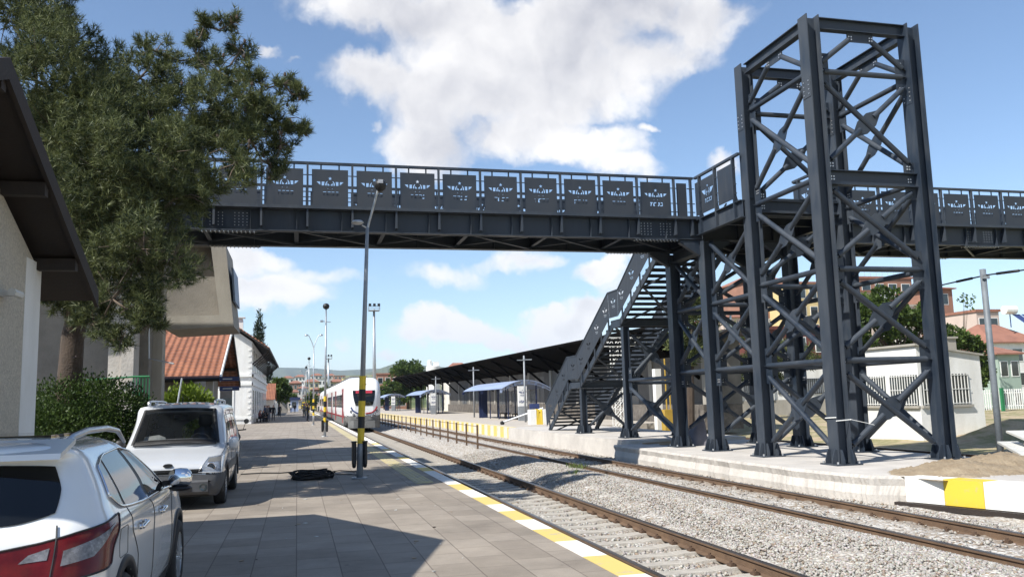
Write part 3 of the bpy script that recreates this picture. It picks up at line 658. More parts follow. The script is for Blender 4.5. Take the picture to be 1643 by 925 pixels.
# earth around and behind the slab
mb = MB(); 
ex = np.arange(16.0, 60, .8); ey = np.concatenate([np.arange(-12, 60, .8), np.geomspace(61, 150, 16)])
XX, YY = np.meshgrid(ex, ey); ZZ = -.60 + .06 * np.sin(XX * 1.3 + YY * .7) * np.sin(YY * .9) + RNG.normal(0, .02, XX.shape) + .28 * smooth(23, 30, XX)
ZZ += .35 * np.exp(-((XX - 27.5) ** 2 / 4 + (YY - 29.2) ** 2 / 1.2)) + .5 * np.exp(-((XX - 29.5) ** 2 / 3 + (YY - 29.4) ** 2 / 1.5))
ZZ = np.where((XX < 21.6) & (YY > 46), -.8, ZZ)
nx, ny = len(ex), len(ey); ii = np.arange(nx - 1)[None, :] + (np.arange(ny - 1) * nx)[:, None]
M['yard'] = ground_mat('yard_earth', [(.30, .23, .15), (.42, .34, .23), (.22, .21, .10), (.44, .37, .27)], .6, .8, 6)
o = np_mesh('yard_ground', np.stack([XX, YY, ZZ], -1).reshape(-1, 3), np.stack([ii, ii + 1, ii + 1 + nx, ii + nx], -1).reshape(-1, 4), 'yard', None, None, True); o['kind'] = 'structure'
# heap of earth beside the kerb
hx = np.linspace(-1, 1, 60); HX, HY = np.meshgrid(hx, hx); rr = np.sqrt(HX ** 2 + HY ** 2)
HZ = np.clip(1 - rr, 0, 1) ** 1.1 * .38 + np.where(rr < .98, RNG.normal(0, .022, HX.shape) + .05 * np.sin(HX * 5 + 2 * HY) * np.sin(HY * 6 - HX) + .02 * np.sin(HX * 11) * np.sin(HY * 13), 0)
def heap(cx, cy_, ax_, ay_, h):
    V = np.stack([cx + HX * ax_, cy_ + HY * ay_, HZ * h - .01], -1).reshape(-1, 3); ii = np.arange(59)[None, :] + (np.arange(59) * 60)[:, None]
    return np_mesh('earth_heap', V, np.stack([ii, ii + 1, ii + 61, ii + 60], -1).reshape(-1, 4), 'dirt', None, None, True)
tag(heap(15.1, 15.8, 2.0, 1.3, .75), 'broad heap of brown earth behind the yellow and white kerb', 'earth heap', 'heaps of earth by the kerb')
tag(heap(13.4, 15.0, 1.7, 1.2, .6), 'low spill of brown earth at the foot of the front tower leg', 'earth heap', 'heaps of earth by the kerb')
mb = MB(); mb.box(13.0, 17.2, 8, 14.4, -.7, -.03); mb.build('kerb_backfill', ['dirt'])['kind'] = 'structure'
# ================================================================== PERFORATED STEEL SHEETS WITH THE RAILWAY EMBLEM
def emblem_polys():
    P = []
    P.append([(.115 * (1 if i % 2 == 0 else .4) * math.sin(i * math.pi / 5), .39 + .115 * (1 if i % 2 == 0 else .4) * math.cos(i * math.pi / 5)) for i in range(10)])
    for s in (-1, 1):
        arc = [R(a) for a in np.linspace(125, 245, 14)]; n = len(arc); o = []
        for i, a in enumerate(arc): o.append((s * .27 * math.cos(a), .02 + .27 * math.sin(a)))
        for i, a in reversed(list(enumerate(arc))):
            t = i / (n - 1); r = .27 - .025 - .05 * math.sin(t * math.pi) ** .7; o.append((s * r * math.cos(a), .02 + r * math.sin(a)))
        P.append(o)
        P.append([(s * x, y) for x, y in ((.76, .20), (.315, .20), (.33, .10), (.335, .0), (.31, -.10), (.44, -.10), (.50, -.035), (.53, -.02), (.60, .055), (.63, .07), (.70, .14))])
        P.append([(s * .135, .125), (s * .03, .0), (s * .03, -.10), (s * .085, -.03), (s * .115, -.10), (s * .15, -.07)])
    P.append([(.012, -.05), (.012, -.17), (-.012, -.17), (-.012, -.05)])
    # TCDD, slanted stencil letters
    L_ = {'T': [[(0, 0.20), (.15, .20), (.15, .155), (.10, .155), (.10, 0), (.05, 0), (.05, .155), (0, .155)]],
          'C': [[(.15, .20), (.03, .20), (0, .17), (0, .03), (.03, 0), (.15, 0), (.15, .045), (.055, .045), (.055, .155), (.15, .155)]],
          'D': [[(0, .20), (.12, .20), (.15, .17), (.15, .03), (.12, 0), (0, 0), (0, .045), (.095, .045), (.095, .155), (0, .155)]]}
    for i, ch in enumerate('TCDD'):
        for p in L_[ch]: P.append([((x - .37 + i * .20 + .22 * y) * 1.2, y * 1.2 - .62) for x, y in p])
    return P
EMB = emblem_polys()
def sheet(outers, embs, thick=.006):
    """flat sheet(s) with emblem cut-outs; embs = (cx, cy, scale, flip). Returns (verts2d+z, faces)"""
    cu = bpy.data.curves.new('sheet', 'CURVE'); cu.dimensions = '2D'; cu.fill_mode = 'BOTH'; cu.extrude = thick / 2
    polys = list(outers) + [[(cx + s * x * fl, cy_ + s * y) for x, y in p] for (cx, cy_, s, fl) in embs for p in EMB]
    for p in polys:
        sp = cu.splines.new('POLY'); sp.points.add(len(p) - 1); sp.use_cyclic_u = True
        for i, q in enumerate(p): sp.points[i].co = (q[0], q[1], 0, 1)
    ob = bpy.data.objects.new('sheet', cu); COL.objects.link(ob); bpy.context.view_layer.update()
    me = bpy.data.meshes.new_from_object(ob); V = [tuple(v.co) for v in me.vertices]; Fc = [tuple(p.vertices) for p in me.polygons]
    bpy.data.objects.remove(ob); bpy.data.meshes.remove(me); bpy.data.curves.remove(cu); return V, Fc
def sheet_obj(name, data, fn, parent, m_='steel2'):
    V, Fc = data; me = bpy.data.meshes.new(name); me.from_pydata([fn(*v) for v in V], [], Fc); me.materials.append(M[m_]); me.update()
    return link(name, me, parent)
def base_plate(mb, x, y, z=0.0):
    mb.box(x - .34, x + .34, y - .34, y + .34, z, z + .035)
    for a in (-.13, .13):
        for sx_, sy_ in ((1, 0), (-1, 0), (0, 1), (0, -1)):
            if sx_: mb.prism([(x + sx_ * .18, y + a - .01, z + .036), (x + sx_ * .33, y + a - .01, z + .036), (x + sx_ * .33, y + a - .01, z + .12), (x + sx_ * .25, y + a - .01, z + .36), (x + sx_ * .18, y + a - .01, z + .36)], (0, .02, 0))
            else: mb.prism([(x + a - .01, y + sy_ * .19, z + .036), (x + a - .01, y + sy_ * .33, z + .036), (x + a - .01, y + sy_ * .33, z + .12), (x + a - .01, y + sy_ * .25, z + .36), (x + a - .01, y + sy_ * .19, z + .36)], (.02, 0, 0))
    for sx_ in (-1, 1):
        for sy_ in (-1, 1): mb.bolt((x + sx_ * .28, y + sy_ * .28, z + .035), (0, 0, 1), .025, .05)
def column(parent, x, y, z0, z1, w_=.38, h_=.36, splices=()):
    """I-section, flanges across X, web in the XZ plane; base plate is its sub-part"""
    mb = MB()
    for s in (-1, 1): mb.box(x + s * h_ / 2, x + s * (h_ / 2 - .025), y - w_ / 2, y + w_ / 2, z0 + .02, z1)
    mb.box(x - h_ / 2 + .024, x + h_ / 2 - .024, y - .009, y + .009, z0 + .02, z1 - .03)
    for zs in splices:
        mb.box(x - h_ / 2 - .012, x - h_ / 2 + .001, y - w_ / 2 + .02, y + w_ / 2 - .02, zs, zs + .5)
        for i in range(4):
            for a in (-.1, .1): mb.bolt((x - h_ / 2 - .012, y + a, zs + .08 + i * .11), (-1, 0, 0), .016, .014)
    c = mb.build('column', ['steel', 'bolt'], parent)
    b_ = MB(); base_plate(b_, x, y, z0); b_.build('base_plate', ['steel', 'bolt'], c)
    return c
def gusset(mb, c, u, v, n, hu, hv, holes, th=.016):
    """plate centred at c spanned by u (half hu), v (half hv); bolts on the side n"""
    c, u, v, n = map(Vector, (c, u, v, n))
    mb.prism([c - u * hu - v * hv - n * th / 2, c + u * hu - v * hv - n * th / 2, c + u * hu + v * hv - n * th / 2, c - u * hu + v * hv - n * th / 2], n * th)
    for a, b_ in holes:
        for s in (1, -1): mb.bolt(c + u * a + v * b_ + n * (s * th / 2), n * s, .021, .02)
Q4 = lambda a, b_, d=.035: [(a - d, b_ - d), (a + d, b_ - d), (a + d, b_ + d), (a - d, b_ + d)]
def brace_face(parent, A, B, lev, vee=None, pipes=True, rr=.070, inset=.20):
    """bracing between two columns at plan points A, B; lev = list of (z0, z1, kind)"""
    A, B = Vector((*A, 0)), Vector((*B, 0)); d = (B - A).normalized(); n = Vector((d.y, -d.x, 0)); up = Vector((0, 0, 1))
    a, b_ = A + d * inset, B - d * inset
    for (z0, z1, kind) in lev:
        if 'x' in kind:
            pa, pb = a + d * .06 + up * (z0 + .26), b_ - d * .06 + up * (z1 - .26); qa, qb = b_ - d * .06 + up * (z0 + .26), a + d * .06 + up * (z1 - .26)
            mb = MB(); e = (pb - pa).normalized(); mb.tube([pa + e * .10, pb - e * .10], rr, 12)
            for q, sg in ((pa, 1), (pb, -1)): mb.bar(q, q + e * (.2 * sg), .012, .10, 0, n)
            mb.build('brace', ['steel', 'bolt'], parent)
            mid = (pa + pb) / 2; e2 = (qb - qa).normalized(); L2 = (qb - qa).length
            mb = MB()
            mb.tube([qa + e2 * .10, mid - e2 * .27], rr, 12); mb.bar(qa, qa + e2 * .2, .012, .10, 0, n); br = mb.build('brace', ['steel', 'bolt'], parent)
            mb = MB(); mb.tube([mid + e2 * .27, qb - e2 * .10], rr, 12); mb.bar(qb, qb - e2 * .2, .012, .10, 0, n); mb.build('brace', ['steel', 'bolt'], parent)
            g_ = MB(); v2 = n.cross(e2).normalized()
            g_.prism([mid - n * .008 + e2 * x + v2 * y for x, y in ((-.46, -.07), (-.18, -.20), (.18, -.20), (.46, -.07), (.46, .07), (.18, .20), (-.18, .20), (-.46, .07))], n * .016); [g_.bolt(mid + e2 * x + v2 * y + n * (s * .008), n * s, .02, .018) for x, y in Q4(-.34, 0, .04) + Q4(.34, 0, .04) for s in (1, -1)]; g_.build('gusset_plate', ['steel', 'bolt'], br)
        if 'h' in kind and pipes:
            mb = MB(); mb.tube([a + d * .12 + up * z1, b_ - d * .12 + up * z1], rr, 12)
            mb.bar(a + up * z1, a + d * .25 + up * z1, .012, .12, 0, n); mb.bar(b_ + up * z1, b_ - d * .25 + up * z1, .012, .12, 0, n)
            mb.build('brace', ['steel', 'bolt'], parent)
        if 'h' in kind or 'g' in kind:
            for q, s in ((a, 1), (b_, -1)):
                g_ = MB(); gusset(g_, q + d * (s * .13) + up * z1 + n * .012, d, up, n, .15, .48, Q4(s * .02, .33) + Q4(s * .02, 0) + Q4(s * .02, -.33)); g_.build('gusset_plate', ['steel', 'bolt'], parent)
        if 'I' in kind:
            mb = MB(); mb.ibeam(a + up * z1 - d * .02, b_ + up * z1 + d * .02, .22, .36); mb.build('beam', ['steel'], parent)
    if vee:
        z0, z1 = vee; m_ = (a + b_) / 2
        g_ = MB(); gusset(g_, m_ + up * (z1 - .13), d, up, n, .38, .14, Q4(-.3, -.04) + Q4(.3, -.04)); g_.build('gusset_plate', ['steel', 'bolt'], parent)
        for q, s in ((a, -1), (b_, 1)):
            p0 = q + up * (z0 + .18); p1 = m_ + d * (s * .32) + up * (z1 - .2); e = (p1 - p0).normalized()
            mb = MB(); mb.tube([p0 + e * .1, p1 - e * .03], rr, 12); mb.bar(p0, p0 + e * .2, .012, .1, 0, n); mb.build('brace', ['steel'], parent)

# ================================================================== LIFT TOWER
TX0, TX1, TY0, TY1, TZ = 12.37, 15.28, 17.72, 20.95, 11.02
tw = empty('lift_tower', (13.8, 19.3, 0), 'tall open dark steel lift tower of crossed tubes standing in front of the footbridge', 'lift tower')
for x in (TX0, TX1):
    for y in (TY0, TY1): column(tw, x, y, 0, TZ, splices=(9.1,) if y == TY1 else (8.9,))
LV = [(0.12, 2.43, 'xh'), (2.43, 4.64, 'xh'), (4.64, 6.9, 'x'), (7.05, 9.62, 'xh')]
def ring(A, B):
    near = abs(A[1] - B[1]) < .1
    lv = [l if l[2] != 'x' else (l[0], l[1], 'xgI' if near else 'xh') for l in LV]
    brace_face(tw, A, B, lv, vee=(9.62, 10.72))
    d = (Vector((*B, 0)) - Vector((*A, 0))).normalized()
    mb = MB(); mb.ibeam(Vector((*A, 10.85)) + d * .19, Vector((*B, 10.85)) - d * .19, .2, .30); mb.build('beam', ['steel'], tw)
ring((TX1, TY0), (TX0, TY0)); ring((TX1, TY1), (TX0, TY1)); ring((TX0, TY0), (TX0, TY1)); ring((TX1, TY0), (TX1, TY1))

mb = MB(); c_ = [(TX0 - .20, TY0 - .21), (TX0 + .20, TY0 - .21), (TX0 + .20, TY0 + .21), (TX0 - .20, TY0 + .21), (TX0 - .20, TY0 - .21)]
mb.tube([(x, y, 1.02 + .02 * i) for i, (x, y) in enumerate(c_)], .012, 5); mb.tube([(TX0 + .20, TY0 - .21, 1.04), (TX0 + .55, TY0 - .3, .95), (TX0 + .75, TY0 - .3, .9)], .006, 4); tag(mb.build('rope', 'white'), 'white cord tied round the front leg of the lift tower', 'cord')
# ================================================================== FOOTBRIDGE
BY0, BY1, BZ0, BZ1 = 23.8, 26.4, 6.50, 7.12
BXa, BXb = -13.0, 34.0; SPC = 1.235; PX0 = -.99 - 9 * SPC
fb = empty('footbridge', (12, 25, 6.5), 'dark steel footbridge with winged emblem panels crossing above the railway tracks', 'footbridge')
def girder(y, s):
    mb = MB(); mb.box(BXa, BXb, y - .01, y + .01, BZ0 + .022, BZ1 - .022); mb.box(BXa, BXb, y - .13, y + .13, BZ0, BZ0 + .02); mb.box(BXa, BXb, y - .13, y + .13, BZ1 - .02, BZ1)
    mb.box(BXa, BXb, y + s * .02, y + s * .25, BZ1 + .002, BZ1 + .09)
    x = BXa + .6
    while x < BXb: mb.box(x, x + .012, y - .12, y + .12, BZ0 + .021, BZ1 - .021); x += SPC
    mb.build('girder', ['steel'], fb)
girder(BY0 + .14, -1); girder(BY1 - .14, 1)
def splice(x, y, s):
    mb = MB(); mb.box(x - .55, x + .55, y + s * .011, y + s * .026, BZ0 + .08, BZ1 - .06)
    for i in range(10):
        if i in (4, 5): continue
        for j in range(5): mb.bolt((x - .48 + i * .107, y + s * .026, BZ0 + .15 + j * .085), (0, s, 0), .015, .016)
    mb.box(x - .75, x + .75, y - .13, y + .13, BZ0 - .022, BZ0 - .002)
    for i in range(13):
        for j in (-.09, .09): mb.bolt((x - .68 + i * .113, y + j, BZ0 - .022), (0, 0, -1), .017, .03)
    mb.build('splice_plate', ['steel', 'bolt'], fb)
for x in (-1.85, 10.75, 22.8): splice(x, BY0 + .14, -1); splice(x, BY1 - .14, 1)
mb = MB(); mb.box(BXa, BXb, BY0 + .28, BY1 - .28, BZ1 - .01, BZ1 + .03); mb.build('deck', ['steel2'], fb)
x = BXa + .6; i = 0
proto = None
while x < BXb - 1.3:
    if i % 2 == 0:
        mb = MB(); mb.ibeam((x, BY0 + .16, BZ0 + .25), (x, BY1 - .16, BZ0 + .25), .12, .3); mb.build('cross_beam', ['steel'], fb)
        mb = MB(); mb.bar((x, BY0 + .2, BZ0 + .05), (x + 2 * SPC, BY1 - .2, BZ0 + .05), .06, .06); mb.bar((x, BY1 - .2, BZ0 + .12), (x + 2 * SPC, BY0 + .2, BZ0 + .12), .06, .06); mb.build('wind_brace', ['steel'], fb)
    x += SPC; i += 1
PZ0, PZ1, PW = 7.22, 8.27, 1.0
pdata = sheet([[(-PW / 2, PZ0), (PW / 2, PZ0), (PW / 2, PZ1), (-PW / 2, PZ1)]], [(0, 7.82, .49, 1)])
narrow = sheet([[(-.17, PZ0), (.17, PZ0), (.17, PZ1), (-.17, PZ1)]], [])
def post_mb(fn):
    mb = MB(); mb.box(-.028, .028, -.05, .05, 6.62, 8.40); mb.prism([(-.028, .05, 6.62), (-.028, .16, 6.62), (-.028, .16, 6.9), (-.028, .05, 7.3)], (.056, 0, 0))
    for z in (7.35, 7.62, 8.1):
        for s in (-1, 1): mb.box(s * .028, s * .125, -.012, .012, z - .012, z + .012)
    mb.v = [fn(*v) for v in mb.v]; return mb
def rail_line(fnx, t0, t1, parent):
    mb = MB(); mb.box(t0, t1, -.045, .045, 8.40, 8.47)
    mb.v = [fnx(*v) for v in mb.v]; mb.build('top_rail', ['steel'], parent)
def railing(side, i0, i1, skip):
    y = BY0 - .02 if side < 0 else BY1 + .02
    p0 = pn0 = None
    fn = (lambda x, a, z: (x, y + side * a * -1 if side < 0 else y - a, z))
    f0 = lambda x, a, z: (x, y - side * a, z)
    for i in range(i0, i1 + 1):
        X = PX0 + i * SPC
        if not skip(X):
            if p0 is None: p0 = (post_mb(lambda x, a, z: (x + X, y - side * a, z)).build('railing_post', ['steel'], fb), X)
            else: c = p0[0].copy(); COL.objects.link(c); setp(c, fb); c.location = (c.location.x + X - p0[1], c.location.y, c.location.z)
        Xm = X + SPC / 2
        if i < i1 and not skip(X) and not skip(X + SPC):
            if pn0 is None: pn0 = (sheet_obj('railing_panel', pdata, lambda a, z, t: (a + Xm, y + t, z), fb), Xm)
            else: c = pn0[0].copy(); COL.objects.link(c); setp(c, fb); c.location = (c.location.x + Xm - pn0[1], c.location.y, c.location.z)
            mb = MB()
            for q in (-.25, .25): mb.box(Xm + q - .02, Xm + q + .02, y - side * .005, y - side * .022, 7.10, 8.41)
            mb.box(Xm - .49, Xm + .49, y - side * .006, y - side * .021, PZ1 - .06, PZ1 - .02)
            mb.build('panel_bracket', ['steel'], fb)
railing(-1, 0, 36, lambda X: 11.6 < X < 15.75)
railing(1, 0, 36, lambda X: 12.3 < X < 15.0)
y = BY0 - .02
rail_line(lambda x, a, z: (x, BY0 - .02 + a, z), BXa, 12.02, fb); rail_line(lambda x, a, z: (x, BY0 - .02 + a, z), 15.6, BXb, fb)
rail_line(lambda x, a, z: (x, BY1 + .02 + a, z), BXa, 12.2, fb); rail_line(lambda x, a, z: (x, BY1 + .02 + a, z), 14.9, BXb, fb)
post_mb(lambda x, a, z: (x + 11.93, BY0 - .02 + a, z)).build('railing_post', ['steel'], fb)
sheet_obj('railing_panel', narrow, lambda a, z, t: (a + 11.62, BY0 - .02 + t, z), fb)
# landing between bridge and tower (side railings along Y at both edges)
for sx_, X in ((-1, 12.08), (1, 15.56)):
    for yy in (21.35, 22.45, 23.45): post_mb(lambda x, a, z: (X - sx_ * a * -1 * -1, yy + x, z)).build('railing_post', ['steel'], fb)
    rail_line(lambda x, a, z: (X + a, x, z), 21.0, 23.75, fb)
    sheet_obj('railing_panel', sheet([[(-.42, PZ0), (.42, PZ0), (.42, PZ1), (-.42, PZ1)]], [(0, 7.82, .50, 1)]), lambda a, z, t: (X + t, 22.95 - a, z), fb)
    sheet_obj('railing_panel', sheet([[(-.42, PZ0), (.42, PZ0), (.42, PZ1), (-.42, PZ1)]], []), lambda a, z, t: (X + t, 21.88 - a, z), fb)
    sheet_obj('railing_panel', sheet([[(-.14, PZ0), (.14, PZ0), (.14, PZ1), (-.14, PZ1)]], []), lambda a, z, t: (X + t, 23.62 - a, z), fb)
    mb = MB(); mb.ibeam((X - sx_ * .05, 21.0, 6.86), (X - sx_ * .05, 23.77, 6.86), .18, .50); mb.build('girder', ['steel'], fb)
mb = MB(); mb.box(12.25, 15.4, 20.9, 23.9, BZ1 - .01, BZ1 + .03); mb.build('deck', ['steel2'], fb)
for yy in (21.6, 22.7): mb = MB(); mb.ibeam((12.2, yy, 6.9), (15.4, yy, 6.9), .12, .3); mb.build('cross_beam', ['steel'], fb)
mb = MB(); mb.ibeam((12.3, 21.05, 6.88), (15.35, 21.05, 6.88), .2, .42); mb.build('cross_beam', ['steel'], fb)
# supports
CXs = {}
for x in (TX0, TX1):
    for y in (23.82, 26.3): column(fb, x, y, 0, BZ0 - .03)
for x in (TX0, TX1):
    for y in (BY0 + .14, BY1 - .14):
        for s in (-1, 1): mb = MB(); mb.prism([(x + s * .19, y - .09, BZ0 - .02), (x + s * .85, y - .09, BZ0 - .02), (x + s * .85, y - .09, BZ0 - .10), (x + s * .19, y - .09, BZ0 - .50)], (0, .18, 0)); mb.build('bracket', ['steel'], fb)
    mb = MB(); mb.ibeam((x, BY0 + .2, BZ0 - .2), (x, BY1 - .2, BZ0 - .2), .3, .34); mb.build('cross_beam', ['steel'], fb)
LB = [(2.43, 4.45, 'xh'), (4.45, 6.35, 'x')]
for x in (TX0, TX1):
    brace_face(fb, (x, TY1), (x, 23.82), [(2.43, 4.45, 'xh'), (4.45, 6.6, 'x'), (.3, 2.43, 'h')], inset=.2)
    brace_face(fb, (x, 23.82), (x, 26.3), [(2.43, 4.45, 'xh'), (4.45, 6.3, 'x'), (.3, 2.43, 'h')], inset=.2)
for yy in (23.82, 26.3): brace_face(fb, (TX0, yy), (TX1, yy), [(2.43, 4.45, 'xh'), (4.45, 6.3, 'x'), (.3, 2.43, 'xh')], inset=.2)

# ================================================================== STAIRCASE
SX0, SX1 = 12.2, 14.75; GZ_ = .11
st = empty('staircase', (13.4, 34, GZ_), 'dark steel staircase with emblem sheets descending from the footbridge to the far platform', 'staircase')
prof = [(41.2, .22), (37.5, 2.45), (36.0, 2.45), (31.85, 4.75), (30.93, 4.75), (26.55, 7.15)]      # nosing line (y, z)
def flights(): return [(prof[0], prof[1]), (prof[2], prof[3]), (prof[4], prof[5])]
# near and far stringers, posts, sheets
for X, sd in ((SX0 + .05, -1), (SX1 - .05, 1)):
    for (a, b_) in flights():
        mb = MB(); mb.prism([(X - .035, a[0] + .05, a[1] - .33), (X - .035, b_[0], b_[1] - .36), (X - .035, b_[0], b_[1] - .10), (X - .035, a[0] + .05, a[1] - .05)], (.07, 0, 0)); mb.build('stringer', ['steel'], st)
        n = 4
        for i in range(n + 1):
            mb = MB(); t = (i + .35) / (n + .7); yy = a[0] + (b_[0] - a[0]) * t; zz = a[1] + (b_[1] - a[1]) * t; mb.box(X + sd * .036, X + sd * .08, yy - .035, yy + .035, zz - .28, zz + .22); mb.build('stringer_bracket', ['steel'], st)
    for (a, b_) in ((prof[1], prof[2]), (prof[3], prof[4])):
        mb = MB(); mb.box(X - .035, X + .035, b_[0] - .02, a[0] + .02, a[1] - .34, a[1] - .08); mb.build('stringer', ['steel'], st)
    lo = [(41.35, .28), (37.62, 2.52), (36.1, 2.52), (31.95, 4.82), (31.0, 4.82), (26.75, 7.2)]; hi = [(26.75, 8.40), (30.93, 5.85), (32.05, 5.85), (36.35, 3.55), (37.7, 3.55), (41.5, 1.42)]
    segs = [((lo[0], lo[1]), (hi[4], hi[5]), [.18, .5, .82]), ((lo[1], lo[2]), (hi[3], hi[4]), [.5]), ((lo[2], lo[3]), (hi[2], hi[3]), [.1, .36, .62, .88]), ((lo[3], lo[4]), (hi[1], hi[2]), [.5]), ((lo[4], lo[5]), (hi[0], hi[1]), [.1, .36, .62, .88])]
    for (lw, hg, ts) in segs:
        outer = [(-lw[0][0] + .012, lw[0][1]), (-lw[1][0] - .012, lw[1][1]), (-hg[0][0] - .012, hg[0][1]), (-hg[1][0] + .012, hg[1][1])]
        em = []
        for t in ts:
            yy = lw[0][0] + (lw[1][0] - lw[0][0]) * t; z0 = lw[0][1] + (lw[1][1] - lw[0][1]) * t; em.append((-yy, z0 + .60, .35, 1))
        Xo = X + sd * .09
        sheet_obj('side_sheet', sheet([outer], em), lambda a, z, t: (Xo + t, -a, z), st)
        mb = MB(); mb.bar((Xo, hg[1][0], hg[1][1] + .01), (Xo, hg[0][0], hg[0][1] + .01), .05, .04); mb.build('handrail', ['steel'], st)
k = 0
for (a, b_), n in zip(flights(), (13, 14, 14)):
    tr0 = None
    for i in range(n):
        t = (i + .5) / n; yy = a[0] + (b_[0] - a[0]) * t; zz = a[1] + (b_[1] - a[1]) * (i + 1) / n
        if tr0 is None:
            mb = MB(); mb.box(SX0 + .09, SX1 - .09, yy - .15, yy + .15, zz - .045, zz - .02); mb.box(SX0 + .09, SX1 - .09, yy + .13, yy + .15, zz - .11, zz - .046); tr0 = (mb.build('tread', ['steel2'], st), yy, zz)
        else:
            c = tr0[0].copy(); COL.objects.link(c); setp(c, st); c.location = (c.location.x, c.location.y + yy - tr0[1], c.location.z + zz - tr0[2])
    mb = MB(); p0, p1 = Vector((SX0 + .1, a[0] - .1, a[1] - .22)), Vector((SX1 - .1, (a[0] + b_[0]) / 2, (a[1] + b_[1]) / 2 - .22)); p2 = Vector((SX0 + .1, b_[0] + .1, b_[1] - .22))
    mb.bar(p0, p1, .06, .06); mb.bar(p1, p2, .06, .06); q0, q1, q2 = [Vector((SX0 + SX1 - p.x, p.y, p.z - .062)) for p in (p0, p1, p2)]; mb.bar(q0, q1, .06, .06); mb.bar(q1, q2, .06, .06); mb.build('wind_brace', ['steel'], st)
for (a, b_) in ((prof[1], prof[2]), (prof[3], prof[4])):
    mb = MB(); mb.box(SX0 + .09, SX1 - .09, b_[0], a[0], a[1] - .05, a[1] - .02); mb.build('landing', ['steel2'], st)
    for yy in (a[0] - .12, b_[0] + .12): mb = MB(); mb.ibeam((SX0 + .09, yy, a[1] - .2), (SX1 - .09, yy, a[1] - .2), .14, .26); mb.build('beam', ['steel'], st)
for (yy, zt) in ((36.25, 2.1), (30.95, 4.4)):
    for X in (SX0 + .2, SX1 - .2): column(st, X, yy, GZ_, zt, .26, .26)
    A, B = (SX0 + .2, yy), (SX1 - .2, yy)
    if zt < 3: brace_face(st, A, B, [(.15, 2.15, 'x')], inset=.15)
    else: brace_face(st, A, B, [(.15, 2.2, 'xh'), (2.2, 4.4, 'x')], inset=.15)
for X in (SX0 + .2,): brace_face(st, (X, 26.45), (X, 30.95), [(.15, 2.3, 'xh')], inset=.2)
# ================================================================== LEFT: GABLED OUTBUILDING
def roof_slab(mb, p, th, mi=0):
    """p: four corner points of the upper surface; slab of thickness th below"""
    p = [Vector(q) for q in p]; dn = Vector((0, 0, -th)); mb.prism(p, dn, mi); return mb
def tiled(name, p, parent, th=.10, mname='rooftile'):
    """tiled roof slope; p = eave0, eave1, ridge1, ridge0; UV in metres"""
    p = [Vector(q) for q in p]; me = bpy.data.meshes.new(name); dn = Vector((0, 0, -th)); vs = p + [q + dn for q in p]
    fs = [(0, 1, 2, 3), (7, 6, 5, 4), (0, 4, 5, 1), (1, 5, 6, 2), (2, 6, 7, 3), (3, 7, 4, 0)]
    me.from_pydata(vs, [], fs); uv = me.uv_layers.new(name='UVMap'); u = (p[1] - p[0]).normalized(); v = (p[3] - p[0]).normalized()
    for lp in me.loops:
        q = Vector(vs[lp.vertex_index]) - p[0]; uv.data[lp.index].uv = (q.dot(u), q.dot(v))
    me.materials.append(M[mname]); me.update(); return link(name, me, parent)
ob = empty('outbuilding', (-6, 8.6, 0), 'rough plastered gabled building with dark timber eaves beside the parked white car', 'building')
XW, XE, YA, YB, YR, ZR, SL = -3.2, -2.75, 5.3, 11.9, 8.75, 5.0, .4315
zr = lambda y: ZR - SL * abs(y - YR)
mb = MB(); mb.prism([(-10, YA, -.3), (-10, YB, -.3), (-10, YB, zr(YB) - .17), (-10, YR, ZR - .17), (-10, YA, zr(YA) - .17)], (10 + XW, 0, 0)); mb.build('wall', 'roughplaster', ob)
mb = MB(); mb.box(XW - .3, XW + .004, YB - .62, YB + .004, -.2, zr(YB - .62) - .3); mb.build('corner_strip', 'whitewall', ob)
mb = MB(); mb.bar((XW, YB - 1.5, 3.05), (XW + .16, YB - 1.5, 3.05), .06, .06); mb.tube([(XW + .16, YB - 1.65, 3.05), (XW + .16, YB - 1.35, 3.05)], .045, 8); mb.build('wall_light', 'greybox', ob)
mb = MB()
for s in (-1, 1): roof_slab(mb, [(-10.3, YR, ZR + .02), (XE, YR, ZR + .02), (XE, YR + s * 4.0, zr(YR + 4.0) + .02), (-10.3, YR + s * 4.0, zr(YR + 4.0) + .02)], .05)
mb.build('soffit_boards', 'wood', ob)
for s in (-1, 1):
    tiled('roof', [(-10.3, YR + s * 4.05, zr(YR + 4.05) + .13), (XE - .03, YR + s * 4.05, zr(YR + 4.05) + .13), (XE - .03, YR, ZR + .13), (-10.3, YR, ZR + .13)], ob)
    mb = MB(); mb.prism([(XE, YR, ZR + .14), (XE, YR + s * 4.07, zr(YR + 4.07) + .14), (XE, YR + s * 4.07, zr(YR + 4.07) - .08), (XE, YR, ZR - .08)], (.045, 0, 0)); mb.build('barge_board', 'wood', ob)
for dy in (3.0, 1.55, 0, -1.55, -3.0):
    mb = MB(); mb.bar((XW - .1, YR + dy, zr(YR + dy) - .12), (XE + .0, YR + dy, zr(YR + dy) - .12), .13, .15); mb.build('purlin', 'wood', ob)

